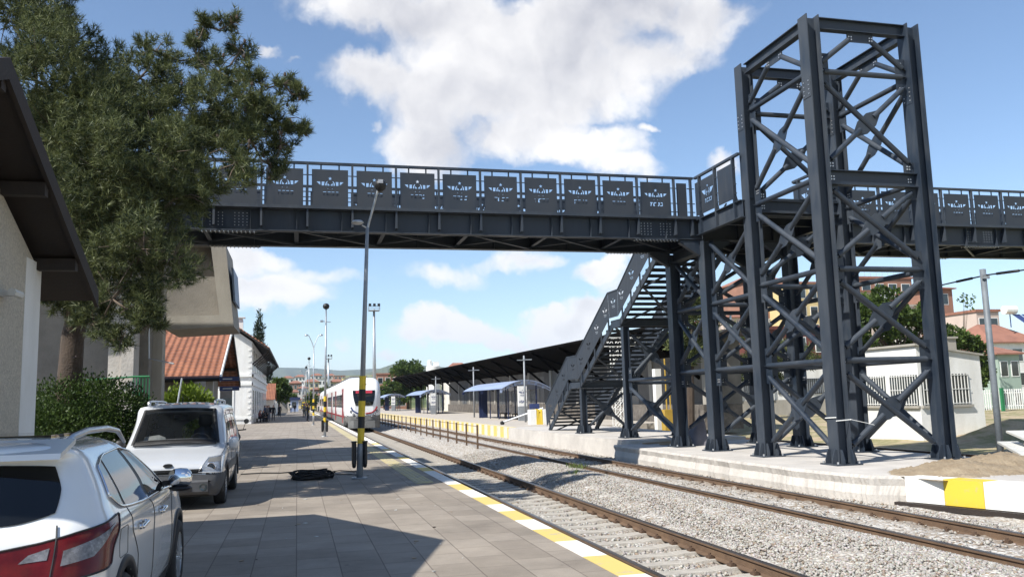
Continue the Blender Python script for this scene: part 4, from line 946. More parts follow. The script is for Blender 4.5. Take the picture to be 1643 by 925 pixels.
# ================================================================== LEFT: CONCRETE CANOPY BUILDING
cb_ = empty('concrete_building', (-5, 29, 0), 'grey concrete building with overhanging upper storey behind the pine tree', 'building')
YC = 28.2
pp = lambda u, v, y=YC: at_y(u, v, y)
mb = MB(); a = pp(108, 600, 25.5); mb.box(-14, pp(238, 600, 26).x, 26, 27.0, -.3, 6.8); mb.build('wall', 'greyplaster', cb_)
mb = MB(); a, b_ = pp(232, 600, 27), pp(272, 600, 27); mb.box(a.x, b_.x - .16, 26.6, 27.2, -.3, 6.5); mb.build('pillar', 'concrete', cb_)
mb = MB(); a, b_ = pp(170, 600, 25), pp(192, 600, 25); mb.box(a.x, b_.x, 25.2, 25.9, -.3, 6.2); c = pp(213, 600, 25); mb.box(b_.x + .02, c.x, 25.05, 25.9, -.3, 6.2); mb.build('pilaster', 'paleconcrete', cb_)
mb = MB(); mb.prism([pp(362, 392), pp(375, 523), pp(352, 505), pp(338, 392)], (0, 3.1, 0)); mb.prism([pp(375, 523), pp(266, 529), pp(266, 507), pp(352, 505)], (0, 3.1, 0)); mb.build('canopy_edge', 'concrete', cb_)
mb = MB(); mb.prism([pp(338, 380, 28.65), pp(352, 507, 28.65), pp(262, 509, 28.65), pp(230, 380, 28.65)], (0, 2.5, 0)); mb.box(-14, pp(340, 385).x, YC + .05, 31.2, 6.85, 8.1); mb.build('overhang', 'greyplaster', cb_)
q = pp(369, 455); mb = MB(); mb.prism([(q.x + .02, YC + .2, q.z + .55), (q.x + .02, 30.6, q.z + .55), (q.x + .10, 30.6, q.z - .55), (q.x + .10, YC + .2, q.z - .55)], (.06, 0, 0)); mb.build('sign_board', 'signpale', cb_)
mb = MB(); a, b_ = pp(239, 490, 25.7), pp(239, 575, 25.7); c = pp(279, 583, 25.2); mb.tube([a, b_, c], .022, 6); mb.build('drain_pipe', 'galv', cb_)
gd = MB(); a, b_ = pp(214, 604, 25), pp(240, 604, 25)
for x in np.linspace(a.x, b_.x, 6): gd.tube([(x, 25, 0), (x, 25, a.z)], .014, 5)
for z in (.1, a.z): gd.tube([(a.x, 25, z), (b_.x, 25, z)], .03, 5)
a2 = pp(110, 607, 24.6); gd.tube([(a2.x, 24.8, a.z - .1), (a.x, 25, a.z)], .025, 5)
tag(gd.build('gate', 'green'), 'green metal gate standing between the hedge and the concrete pillar', 'gate')
p0, p1 = pp(284, 646, 24.5), pp(292, 606, 24.5); mb = MB(); mb.tube([(p0.x - .25, 24.5, 0), p1], .025, 6); tag(mb.build('leaning_pipe', 'galv'), 'thin pale pipe leaning behind the roof of the silver van', 'pipe')

# ================================================================== LEFT: TILED GATEHOUSE
gh = empty('gatehouse', (-5.5, 38.9, 0), 'low house with orange clay tile roof between the concrete building and the white station', 'building')
GX = -2.8; GY0, GYR, GY1, GZe, GZr = 33.2, 38.9, 44.6, 2.80, 5.09
mb = MB(); mb.prism([(-10, GY0 + .8, -.3), (-10, GY1 - .8, -.3), (-10, GY1 - .8, 2.9), (-10, GYR, 4.85), (-10, GY0 + .8, 2.9)], (10 - 3.75, 0, 0)); mb.build('wall', 'greyplaster', gh)
tiled('roof', [(-11, GY0, GZe), (GX, GY0, GZe), (GX, GYR, GZr), (-11, GYR, GZr)], gh); tiled('roof', [(GX, GY1, GZe), (-11, GY1, GZe), (-11, GYR, GZr), (GX, GYR, GZr)], gh)
for s, ye in ((-1, GY0), (1, GY1)):
    mb = MB(); mb.prism([(GX + .003, ye, GZe + .04), (GX + .003, GYR, GZr + .04), (GX + .003, GYR, GZr - .16), (GX + .003, ye, GZe - .16)], (.05, 0, 0)); mb.build('verge_board', 'white' if s < 0 else 'wood', gh)
mb = MB(); mb.prism([(-3.74, GY0 + .2, GZe - .12), (-3.74, GYR, GZr - .13), (-3.74, GY1 - .2, GZe - .12)], (.9, 0, -.0)) if False else mb.box(GX - .9, GX - .05, GYR - .07, GYR + .07, GZr - .3, GZr - .12)
for yy in (35.3, 42.5): mb.box(GX - .9, GX - .05, yy - .06, yy + .06, GZr - .402 * abs(yy - GYR) - .26, GZr - .402 * abs(yy - GYR) - .12)
mb.build('purlin', 'wood', gh)
mb = MB(); mb.tube([(-11, GY0 - .06, GZe - .07), (GX, GY0 - .06, GZe - .07)], .07, 8); mb.build('gutter', 'black', gh)
mb = MB(); mb.box(-3.3, -3.05, GY0 + .3, GY0 + .6, 0, 2.7); mb.build('porch_post', 'paleconcrete', gh)
for vv in (607.5, 623):
    a, b_ = pp(352, vv, 33), pp(384, vv, 33); mb = MB(); mb.box(a.x, b_.x, 33.0, 33.06, a.z - .08, a.z + .08); e = mb.build('sign_board', ['signblue']); tag(e, 'upper narrow navy sign board beside the tiled house' if vv < 610 else 'lower narrow navy sign board beside the tiled house', 'sign', 'navy boards by the tiled house')
    m2 = MB(); m2.box(a.x + .12, b_.x - .25, 32.99, 33.0, a.z - .02, a.z + .015); m2.build('lettering', 'white', e)
def bush(name, blobs, n, ls, lm, label, cat='bush', group=None):
    P, D = sample_ellipsoids(blobs, n, .55); e = leaves(name, P, D + np.array([0, 0, .4]), ls, lm, None, .55); return tag(e, label, cat, group)
a = pp(300, 640, 29.5); bush('bush', [((a.x, 29.5, 1.6), .75, .8, .85), ((a.x + .5, 29.3, 1.3), .5, .5, .7), ((a.x - .6, 29.6, 1.4), .5, .6, .8)], 3200, .16, 'leaf_bright', 'bright yellow-green bush behind the silver van')
bl = [((pp(u, v, y).x, y, max(.45, pp(u, v, y).z - .08)), r * .9, r, r * .8) for (u, v, y, r) in ((62, 675, 17.5, .62), (95, 650, 18.2, .75), (135, 645, 18.6, .8), (175, 650, 19, .8), (205, 662, 19.5, .7), (80, 700, 17.5, .8), (150, 700, 18.5, .9), (200, 700, 19.4, .8), (120, 690, 18, .8))]; bl += [((b_[0][0] + random.uniform(-.2, .2), b_[0][1] + .1, .45), .75, .8, .55) for b_ in bl[:6]]
bush('hedge_bush', bl, 60000, .058, 'leaf_hedge', 'dark green rounded hedge between the plastered building and the silver van', 'hedge')

# ================================================================== PINE TREE
pt = empty('pine_tree', (-4.55, 18.4, 0), 'large spreading pine tree with needle tufts in front of the left end of the footbridge', 'tree')
CL = [(15, 15, 19, 90), (80, 10, 19.5, 48), (60, 130, 18, 105), (118, 70, 19.5, 48), (160, 105, 19.5, 50), (250, 82, 18.6, 40), (225, 125, 18.6, 55), (170, 185, 18, 90), (100, 230, 17.5, 120), (262, 150, 18.6, 45), (235, 200, 18, 85), (255, 255, 16.8, 92),
      (328, 42, 18.5, 20), (312, 66, 18.5, 15), (318, 95, 18.5, 24), (372, 38, 18.5, 24), (385, 82, 18.5, 30), (350, 115, 18.5, 48), (352, 175, 18, 82), (405, 128, 18, 26), (415, 175, 18, 46), (400, 220, 18, 66), (455, 135, 18, 20), (480, 150, 18, 17), (462, 190, 18, 34), (488, 212, 18, 13), (450, 232, 18, 36), (435, 268, 18, 26), (380, 262, 16.8, 50), (310, 265, 17, 76),
      (200, 310, 16.6, 108), (120, 340, 17.5, 108), (292, 315, 16.4, 44), (230, 400, 15.8, 86), (278, 415, 15.6, 40), (150, 420, 17, 82), (90, 420, 18.5, 50), (180, 480, 16.2, 58), (225, 490, 15.8, 42), (150, 520, 16.5, 34), (195, 545, 16, 24), (105, 468, 17.8, 46), (62, 455, 18, 30), (240, 520, 15.8, 26), (130, 470, 17.6, 40), (30, 220, 18.5, 88), (300, 200, 19, 66)]
TP, TD = [], []; cl_w = []
for (u, v, y, r) in CL:
    c = at_y(u, v, y); dist = math.hypot(c.x, y); rw = r * dist / F
    cl_w.append((c, rw))
    sub = max(7, int(26 * rw))
    for k in range(sub):
        d = unit(RNG.normal(0, 1, 3)); q = np.array(c) + d * rw * RNG.uniform(.35, .95) * np.array([1, 1.15, 1]); sr = rw * RNG.uniform(.16, .31)
        n = max(5, int(270 * sr * sr)) + 3
        dd = unit(RNG.normal(0, 1, (n, 3))); TP.append(q + dd * sr * RNG.uniform(.4, 1, (n, 1))); TD.append(dd * .7 + d * .3 + np.array([0, 0, .7]))
TP = np.concatenate(TP); TD = unit(np.concatenate(TD)); nt_ = len(TP); NM = 22
P0 = np.repeat(TP, NM, 0) + np.repeat(TD, NM, 0) * RNG.uniform(-.06, .10, (nt_ * NM, 1)); D = unit(np.repeat(TD, NM, 0) * .62 + RNG.normal(0, .58, (nt_ * NM, 3)))
A = unit(np.cross(D, RNG.normal(0, 1, D.shape))) * .0075; ln = RNG.uniform(.10, .19, (nt_ * NM, 1))
V = np.stack([P0 - A, P0 + A, P0 + D * ln], 1).reshape(-1, 3)
np_mesh('crown', V, np.arange(len(V)).reshape(-1, 3), 'needle', pt)
mb = MB(); tb = Vector((-4.55, 18.4, -.1)); tm = Vector((-4.35, 18.5, 3.2)); tt = Vector((-3.9, 18.8, 6.2)); top = Vector((-4.3, 19, 8.2))
mb.tube([tb, (tb + tm) / 2 + Vector((.06, 0, 0)), tm, (tm + tt) / 2, tt, top], [.27, .24, .21, .18, .13, .03], 10); mb.build('trunk', 'bark', pt, True)
mb = MB(); axis_ = [tm, (tm + tt) / 2, tt, top]
def axd(c): return min((c - a_).length for a_ in axis_)
order = sorted(cl_w, key=lambda q: axd(q[0])); done = []
for i, (c, rw) in enumerate(order):
    cand = axis_ + [d_[0] for d_ in done]; s_ = min(cand, key=lambda a_: (a_ - c).length + .25 * axd(a_)); far = axd(c)
    r0 = .05 if s_ in axis_ else .026; md = s_.lerp(c, .55) + Vector((0, 0, -.12)); mb.tube([s_, md, c], [r0, r0 * .75, r0 * .45], 5); done.append((c, rw))
    for k in range(7): q = c + Vector(unit(RNG.normal(0, 1, 3))) * rw * .8; mb.tube([c, c.lerp(q, .5) + Vector((0, 0, .05)), q], [.013, .010, .005], 4)
mb.build('branches', 'twig', pt)
mb = MB()
for k in range(60):
    c, rw = cl_w[10 + k % 20]; q = c + Vector(unit(RNG.normal(0, 1, 3))) * rw * .8; mb.lathe((q.x, q.y, q.z), [(.004, -.05), (.03, -.02), (.024, .03), (.004, .06)], 6)
tag(mb.build('pine_cones', 'bark', pt), kind='stuff')

# ================================================================== STATION BUILDING AND WHAT STANDS BEYOND
sb = empty('station_building', (-9, 100, 0), 'tall white two-storey station building with dark overhanging eaves along the platform', 'building')
SXW, SY0, SY1 = -4.2, 84.5, 124.0
mb = MB(); mb.prism([(-16, SY0, -.2), (SXW, SY0, -.2), (SXW, SY0, 7.75), (-10.1, SY0, 11.9), (-16, SY0, 7.75)], (0, SY1 - SY0, 0)); mb.build('wall', 'whitewall', sb)
mb = MB()
for z, d in ((4.55, .16), (3.75, .10), (.55, .08)):
    mb.box(-16, SXW + d, SY0 - d, SY0 - .003, z - .12, z + .12); mb.box(SXW + .003, SXW + d, SY0 - d, SY1, z - .12, z + .12)
for z in np.arange(.3, 7.4, .55): mb.box(SXW - .35, SXW - .12, SY0 - .05, SY0 - .002, z, z + .14); mb.box(SXW + .002, SXW + .05, SY0 + .15, SY0 + .7, z, z + .14)
mb.build('string_course', 'white', sb)
for s, x0, x1 in ((1, -2.55, -10.1), (-1, -17.7, -10.1)):
    z0 = 7.02; mb = MB(); mb.prism([(x0, SY0 - .9, z0), (x1, SY0 - .9, 12.25), (x1, SY0 - .9, 12.07), (x0, SY0 - .9, z0 - .18)], (0, SY1 - SY0 + 1.8, 0)); mb.build('roof', ['wood'], sb)
    tiled('roof_tiles', [(x0 - .02 * s, SY0 - .85, z0 + .1), (x0 - .02 * s, SY1 + .85, z0 + .1), (x1, SY1 + .85, 12.36), (x1, SY0 - .85, 12.36)] if s > 0 else [(x0, SY1, z0 + .1), (x0, SY0, z0 + .1), (x1, SY0, 12.36), (x1, SY1, 12.36)], sb, .09)
for yy in np.arange(SY0 + .5, SY1, 3.2): mb = MB(); mb.bar((SXW, yy, 5.6), (SXW + 1.5, yy, 6.9), .12, .14); mb.build('eave_bracket', 'wood', sb)
for z0, z1 in ((.9, 3.2), (5.1, 7.0)):
    for i in range(9):
        yy = SY0 + 2.5 + i * 4.2; mb = MB(); mb.box(SXW + .002, SXW + .06, yy - .7, yy + .7, z0 - .1, z1 + .1); wf = mb.build('window', 'white', sb); m2 = MB(); m2.box(SXW + .055, SXW + .065, yy - .55, yy + .55, z0, z1); m2.build('pane', 'glass', wf)
for x in (-14, -9.5, -6.5):
    for z0, z1 in ((.9, 3.2), (5.1, 7.0)):
        mb = MB(); mb.box(x - .7, x + .7, SY0 - .06, SY0 - .002, z0 - .1, z1 + .1); wf = mb.build('window', 'white', sb); m2 = MB(); m2.box(x - .55, x + .55, SY0 - .065, SY0 - .055, z0, z1); m2.build('pane', 'glass', wf)
for (x, y) in ((-7.6, 86), (-6.6, 89), (-5.8, 92)):
    mb = MB(); zb = 12.25 - (x + 10.1) * .69 - .6; mb.box(x - .3, x + .3, y - .3, y + .3, zb, zb + 1.9); mb.box(x - .5, x + .5, y - .5, y + .5, zb + 2.05, zb + 2.13); mb.box(x - .25, x + .25, y - .25, y + .25, zb + 1.9, zb + 2.06); mb.build('chimney', 'white', sb)
sh_ = empty('shed', (-4, 137, 0), 'small shed with an orange tiled roof just beyond the white station building', 'shed')
mb = MB(); mb.box(-8, -3.4, 134, 141, -.2, 2.7); mb.build('wall', 'whitewall', sh_)
a, b_ = at_y(441, 617, 135), at_y(441, 640, 132); tiled('roof', [(-9, 132, b_.z), (b_.x, 132, b_.z), (b_.x, 138, a.z + .3), (-9, 138, a.z + .3)], sh_); tiled('roof', [(b_.x, 143, b_.z), (-9, 143, b_.z), (-9, 138, a.z + .3), (b_.x, 138, a.z + .3)], sh_)
mb = MB(); mb.box(-3.4, -3.37, 135, 136, 0, 2.1); mb.build('door', 'black', sh_)
# cypress
cy_e = empty('cypress_tree', (-6, 150, 0), 'tall narrow dark cypress rising behind the white station building', 'tree')
bl = []
for i in range(26):
    t = i / 25; z = 2 + 15.2 * t; rr_ = 2.3 * (1 - t) ** .75 + .15; bl.append(((-6.0 + random.uniform(-.4, .4) * rr_ - t * .4, 150 + random.uniform(-.3, .3) * rr_, z), rr_ * .8, rr_ * .8, 1.0))
P, D = sample_ellipsoids(bl, 6000, .6); leaves('crown', P, D * .4 + np.array([0, 0, 1.]), .55, 'cypress', cy_e, .35)
mb = MB(); mb.tube([(-6, 150, 0), (-6.2, 150, 8)], [.3, .12], 8); mb.build('trunk', 'bark', cy_e)
def blob_px(lst, Y): return [((at_y(u, v, Y).x, Y, at_y(u, v, Y).z), r * Y / F, r * Y / F, r2 * Y / F) for (u, v, r, r2) in lst]
c = at_y(447, 655, 145); broad_tree('leafy_tree', (c.x, 145, 0), blob_px([(443, 628, 13, 14), (455, 632, 11, 12), (448, 615, 9, 9)], 145), 2600, .5, 'round green tree beside the orange tiled shed on the platform')
kk = empty('kiosk', (-1.5, 205, 0), 'blue and white kiosk far along the left platform', 'kiosk'); a, b_ = at_y(466, 656, 205), at_y(479, 632, 205)
mb = MB(); mb.box(a.x, b_.x, 205, 209, 0, 2.6); mb.build('body', 'blueroof', kk); mb = MB(); mb.box(a.x - .2, b_.x + .4, 204.6, 209.4, 2.6, 3.3); mb.build('fascia', 'navy', kk); mb = MB(); mb.box(a.x + .3, b_.x - .5, 204.96, 205, .9, 2.2); mb.build('window', 'glass', kk)
hs_ = empty('shed', (-4, 180, 0), 'brown roofed shed beside the blue kiosk far along the platform', 'shed'); a = at_y(447, 640, 180); b_ = at_y(466, 640, 180)
mb = MB(); mb.box(a.x, b_.x - .6, 180, 186, 0, 3.2); mb.build('wall', 'greyplaster', hs_); mb = MB(); mb.prism([(a.x - .5, 179, 3.1), (b_.x, 179, 3.1), ((a.x + b_.x) / 2, 179, 4.9)], (0, 8, 0)); mb.build('roof', 'wood', hs_)
mb = MB(); mb.box(-3.9, -3.7, 140, 178, 0, 2.0); tag(mb.build('boundary_wall', 'whitewall'), 'low white boundary wall beyond the small shed on the left platform', 'wall')
# ================================================================== VEHICLES
def cr_(p0, p1, p2, p3, t): return .5 * ((2 * p1) + (-p0 + p2) * t + (2 * p0 - 5 * p1 + 4 * p2 - p3) * t * t + (-p0 + 3 * p1 - 3 * p2 + p3) * t ** 3)
class Surf:
    """smooth surface through a grid of control points G[row][col]"""
    def __init__(s, G): s.G = np.array(G, float); s.nr, s.nc = s.G.shape[:2]
    def at(s, r, c):
        r = min(max(r, 0), s.nr - 1); c = min(max(c, 0), s.nc - 1)
        i = min(int(r), s.nr - 2); j = min(int(c), s.nc - 2); t, u = r - i, c - j
        ro = [max(0, min(s.nr - 1, i + k)) for k in (-1, 0, 1, 2)]; cc = [max(0, min(s.nc - 1, j + k)) for k in (-1, 0, 1, 2)]
        q = [cr_(*[s.G[a][b] for b in cc], u) for a in ro]; return cr_(*q, t)
    def nrm(s, r, c, sg):
        e = .02; a = s.at(r + e, c) - s.at(r - e, c); b = s.at(r, c + e) - s.at(r, c - e); n = np.cross(a, b); return sg * n / (np.linalg.norm(n) + 1e-9)
    def mesh(s, mb, k, mi=0, drop=None, sg=1):
        R_, C_ = (s.nr - 1) * k + 1, (s.nc - 1) * k + 1
        V = [s.at(i / k, j / k) for i in range(R_) for j in range(C_)]
        fs = []
        for i in range(R_ - 1):
            for j in range(C_ - 1):
                f = (i * C_ + j, i * C_ + j + 1, (i + 1) * C_ + j + 1, (i + 1) * C_ + j)
                if drop and drop(sum(V[q] for q in f) / 4): continue
                fs.append(f if sg > 0 else f[::-1])
        mb.add(V, fs, mi); return mb
    def patch(s, mb, poly, off, sg, n=10, mi=0):
        """poly: four polylines (bottom, right, top(reversed left->right), left) given as corner lists in (row, col): coons patch"""
        bo, ri, to, le = poly
        def pl(P, t):
            P = np.array(P, float); L_ = np.r_[0, np.cumsum(np.linalg.norm(np.diff(P, axis=0), axis=1))]; L_ /= L_[-1]; return np.array([np.interp(t, L_, P[:, 0]), np.interp(t, L_, P[:, 1])])
        V = []
        for j in range(n + 1):
            for i in range(n + 1):
                a, b = i / n, j / n
                q = (1 - b) * pl(bo, a) + b * pl(to, a) + (1 - a) * pl(le, b) + a * pl(ri, b) - ((1 - a) * (1 - b) * np.array(bo[0]) + a * (1 - b) * np.array(bo[-1]) + (1 - a) * b * np.array(to[0]) + a * b * np.array(to[-1]))
                V.append(s.at(*q) + s.nrm(*q, sg) * off)
        fs = [(j * (n + 1) + i, j * (n + 1) + i + 1, (j + 1) * (n + 1) + i + 1, (j + 1) * (n + 1) + i) for j in range(n) for i in range(n)]
        mb.add(V, fs, mi); return mb
    def line(s, mb, pts, off, sg, r, mi=0, n=30, sides=6):
        P = np.array(pts, float); L_ = np.r_[0, np.cumsum(np.linalg.norm(np.diff(P, axis=0), axis=1))]; L_ /= L_[-1]
        Q = []
        for t in np.linspace(0, 1, n): q = (np.interp(t, L_, P[:, 0]), np.interp(t, L_, P[:, 1])); Q.append(s.at(*q) + s.nrm(*q, sg) * off)
        mb.tube(Q, r, sides, mi); return mb
def wheel(parent, c, r, w_, side, spokes=5, rim='alu'):
    """wheel with axis along X; side = +1 when the outer face looks to +X"""
    x, y, z = c
    mb = MB(); prof = [(r * .66, -w_ / 2), (r * .93, -w_ / 2), (r, -w_ / 2 + .03), (r, w_ / 2 - .03), (r * .93, w_ / 2), (r * .66, w_ / 2), (r * .64, w_ / 2 - .05), (r * .64, -w_ / 2 + .02)]
    mb.lathe(c, prof, 32, 0, 'x'); wo = mb.build('wheel', ['rubber'], parent, True)
    m2 = MB(); xo = x + side * (w_ / 2 - .02)
    m2.lathe((xo, y, z), [(r * .66, -.03 * side), (r * .67, .012 * side), (r * .62, .015 * side), (r * .6, -.05 * side)], 32, 0, 'x'); m2.lathe((xo, y, z), [(.001, -.02), (r * .16, -.02), (r * .14, .012 * side), (.001, .015 * side)], 16, 0, 'x')
    for k in range(spokes):
        for d in (-.13, .13):
            t = 2 * math.pi * k / spokes + d; t2 = 2 * math.pi * k / spokes + d * 1.6; m2.bar((xo, y + math.cos(t) * r * .1, z + math.sin(t) * r * .1), (xo, y + math.cos(t2) * r * .63, z + math.sin(t2) * r * .63), .025, r * .1, 0, (1, 0, 0))
    m2.build('rim', [rim], wo, False)
    m3 = MB(); m3.lathe((xo - side * .07, y, z), [(.001, -.005), (r * .6, -.005), (r * .6, .005), (.001, .005)], 24, 0, 'x'); m3.build('brake_disc', ['black'], wo)
# ---------------------------------------------------------------- SUV (rear towards the camera)
CXs_, CYr = -1.98, 5.42                                     # centre line, rear bumper
suv = empty('suv', (CXs_, CYr + 2.2, 0), 'white compact SUV with red tail lamps parked nearest on the left of the platform', 'car')
zl = [.24, .36, .50, .64, .78, .90, 1.00, 1.06, 1.12, 1.22, 1.34, 1.44, 1.50, 1.545, 1.57, 1.58]
hw = [.84, .875, .895, .90, .90, .895, .885, .865, .835, .79, .725, .665, .61, .50, .30, .05]
yr = [.16, .08, .02, .00, .02, .06, .09, .13, .19, .28, .39, .46, .42, .52, .80, 1.2]
yf = [4.22, 4.30, 4.34, 4.34, 4.28, 4.15, 3.85, 3.45, 3.18, 2.95, 2.68, 2.44, 2.28, 2.10, 1.95, 1.8]
cr__ = [.28, .30, .30, .30, .30, .29, .28, .27, .25, .22, .19, .17, .16, .16, .16, .05]
def suv_rows():
    G = []
    for z, h, a, f, c in zip(zl, hw, yr, yf, cr__):
        row = []
        c = min(c, h * .9)
        row += [(0, a - .06 * h, z), (h * .35, a - .05 * h, z), ((h - c) * .85, a - .01, z)]
        for t in (15, 40, 65): row.append((h - c + c * math.sin(R(t)), a + c * (1 - math.cos(R(t))) * 1.15, z))
        y0 = a + c * 1.2 + .02; c2 = min(.5, (f - y0) * .3)
        for t in (0, .12, .25, .4, .55, .7, .85, 1): yy = y0 + (f - c2 - y0) * t; row.append((h - (.02 if z < 1.0 else .0) * (2 * t - 1) ** 2 - (.05 * max(0, t - .6) if z < 1.1 else .02 * t), yy, z))
        row += [(h - c2 * .42, f - c2 * .35, z), ((h - c2) * .7, f - .02, z), (0, f + .03, z)]
        G.append([(CXs_ + p[0], CYr + p[1], p[2]) for p in row])
    return G
GR = suv_rows(); su = Surf(GR); gl = [[(2 * CXs_ - p[0], p[1], p[2]) for p in r] for r in GR]; sl_ = Surf(gl)
WR, WF = .80 + CYr, 3.45 + CYr
arch = lambda q: min(math.hypot(q[1] - WR, q[2] - .34), math.hypot(q[1] - WF, q[2] - .34)) < .395 and abs(q[0] - CXs_) > .6
mb = MB(); su.mesh(mb, 5, 0, arch, -1); sl_.mesh(mb, 5, 0, arch, 1)
for i_, f_ in enumerate(mb.f):
    q = np.mean([mb.v[j_] for j_ in f_], axis=0); mb.mi[i_] = int(q[2] < .30 or (q[2] < .46 and q[1] < CYr + .32))
mb.build('body', ['carwhite', 'black'], suv, True)
mb = MB(); mb.box(CXs_ - .78, CXs_ + .78, CYr + .3, CYr + 4.1, .2, .75); mb.box(CXs_ - .6, CXs_ + .6, CYr + .9, CYr + 3.2, .75, .95); mb.build('underbody', ['black'], suv)
def invert_row(z): return float(np.interp(z, zl, range(len(zl))))
def inv_col(S_, row, y, lo=5, hi=13):
    cs = np.linspace(lo, hi, 160); ys = [S_.at(row, c)[1] for c in cs]; return float(np.interp(y, ys, cs))
for S_, sg in ((su, -1), (sl_, 1)):
    rc = lambda y, z: (invert_row(z), inv_col(S_, invert_row(z), CYr + y))
    P_ = {k: rc(*v) for k, v in dict(a=(.62, 1.20), b=(.84, 1.105), c=(1.5, 1.065), d=(2.82, 1.05), e=(2.32, 1.40), f=(1.75, 1.45), g=(1.1, 1.435), h=(.74, 1.37), b2=(1.08, 1.085), g2=(.98, 1.42), bp=(1.78, 1.06), fp=(1.62, 1.452)).items()}
    side = 'right' if sg < 0 else 'left'
    for bo, ri, to, le in (([P_['b'], rc(.93, 1.092)], [rc(.93, 1.092), rc(.90, 1.405)], [P_['h'], rc(.90, 1.405)], [P_['b'], P_['a'], P_['h']]),
                           ([rc(.99, 1.088), rc(1.74, 1.062)], [rc(1.74, 1.062), rc(1.60, 1.45)], [rc(.96, 1.415), rc(1.25, 1.442), rc(1.60, 1.45)], [rc(.99, 1.088), rc(.96, 1.415)]),
                           ([rc(1.84, 1.06), P_['d']], [P_['d'], rc(2.62, 1.2), P_['e']], [rc(1.70, 1.45), rc(2.0, 1.44), P_['e']], [rc(1.84, 1.06), rc(1.70, 1.45)])):
        mb = MB(); S_.patch(mb, (bo, ri, to, le), .006, -sg if False else sg, 12); mb.build('side_window', ['carglass'], suv, True)
    mb = MB()
    for y0, y1 in ((.915, .97), (1.63, 1.80)):
        mb = MB(); S_.patch(mb, ([rc(y0 + .03, 1.09), rc(y1 + .02, 1.09)], [rc(y1 + .02, 1.09), rc(y1 - .06, 1.43)], [rc(y0 - .0, 1.43), rc(y1 - .06, 1.43)], [rc(y0 + .03, 1.09), rc(y0, 1.43)]), .004, sg, 6); mb.build('window_pillar', ['black'], suv)
    mb = MB(); S_.line(mb, [P_['a'], P_['b'], P_['b2'], P_['c'], P_['bp'], P_['d']], .007, sg, .011, 0, 50); S_.line(mb, [P_['a'], P_['h'], P_['g2'], P_['g'], P_['f'], P_['e'], P_['d']], .007, sg, .008, 0, 60); mb.build('window_trim', ['chrome'], suv, True)
    mb = MB()
    for pts in ([(1.80, 1.05), (1.86, .80), (1.84, .35)], [(.98, 1.08), (1.04, .92), (1.22, .74), (1.25, .42)], [(2.84, 1.04), (2.92, .85), (2.90, .4)], [(1.2, .37), (2.9, .37)]): S_.line(mb, [rc(*p) for p in pts], .000, sg, .0045, 0, 20, 5)
    S_.line(mb, [rc(*p) for p in ((.62, .98), (.86, .98), (.86, .80), (.62, .80), (.62, .98))], .0, sg, .003, 0, 30, 5)
    mb.build('door_seam', ['black'], suv)
    for yy in (1.22, 2.12):
        mb = MB(); S_.line(mb, [rc(yy, .915), rc(yy + .09, .92), rc(yy + .20, .925)], .035, sg, .016, 0, 14); S_.line(mb, [rc(yy, .915), rc(yy + .001, .915)], .015, sg, .02, 0, 4); S_.line(mb, [rc(yy + .2, .925), rc(yy + .201, .925)], .015, sg, .02, 0, 4); mb.build('door_handle', ['chrome'], suv, True)
    # wheel arch cladding and sill
    for wy in (WR, WF):
        mb = MB(); n = 28; V = []
        for i in range(n + 1):
            t = math.pi * (i / n) * 1.06 - .06
            for rr_, o_ in ((.375, -.03), (.385, .012), (.45, .012), (.458, -.004)):
                yy, zz = wy + rr_ * math.cos(t), max(.25, .34 + rr_ * math.sin(t)); r_ = invert_row(zz); c_ = inv_col(S_, r_, yy, 4.2, 14); q = S_.at(r_, c_) + S_.nrm(r_, c_, sg) * o_; V.append(q)
        mb.add(V, [(i * 4 + j, i * 4 + j + 1, (i + 1) * 4 + j + 1, (i + 1) * 4 + j) for i in range(n) for j in range(3)]); mb.build('wheel_arch', ['black'], suv, True)
    mb = MB(); S_.patch(mb, ([rc(1.24, .25), rc(2.98, .25)], [rc(2.98, .25), rc(2.98, .37)], [rc(1.24, .37), rc(2.98, .37)], [rc(1.24, .25), rc(1.24, .37)]), .008, sg, 10); mb.build('sill', ['black'], suv)
    for wy in (WR, WF): wheel(suv, (CXs_ - sg * .785, wy, .345), .345, .225, -sg)
    # mirror
    q = S_.at(*rc(2.62, 1.07)); m2 = MB(); k = -sg
    for (dx, dy, dz, rx, ry, rz_) in ((.145, -.02, .07, .10, .07, .085),):
        V = []; nn = 14
        for i in range(9):
            ph = -math.pi / 2 + math.pi * i / 8
            for j in range(nn):
                th = 2 * math.pi * j / nn; cx_ = math.copysign(abs(math.cos(th)) ** .6, math.cos(th)) * math.cos(ph) ** .6; sy_ = math.copysign(abs(math.sin(th)) ** .8, math.sin(th)) * math.cos(ph) ** .6
                V.append((q[0] + k * dx + rx * cx_, q[1] + dy + ry * sy_, q[2] + dz + rz_ * math.sin(ph)))
        m2.add(V, [(i * nn + j, i * nn + (j + 1) % nn, (i + 1) * nn + (j + 1) % nn, (i + 1) * nn + j) for i in range(8) for j in range(nn)])
    mo = m2.build('mirror', ['chrome'], suv, True); m3 = MB(); m3.bar((q[0], q[1], q[2] + .03), (q[0] + k * .12, q[1] - .01, q[2] + .03), .06, .04); m3.lathe((q[0] + k * .145, q[1] - .02, q[2] - .015), [(.001, -.03), (.075, -.02), (.097, .0), (.085, .01)], 14); m3.build('mirror_base', ['black'], mo)
    # roof rail
    mb = MB(); zz = [1.525, 1.575, 1.605, 1.605, 1.575, 1.475]; yy = [.62, .80, 1.1, 1.7, 2.1, 2.32]; xx = [.52, .545, .56, .565, .57, .585]
    mb.tube([(CXs_ + k * x, CYr + y, z) for x, y, z in zip(xx, yy, zz)], [.016, .022, .024, .024, .02, .012], 10); mb.build('roof_rail', ['alu'], suv, True)
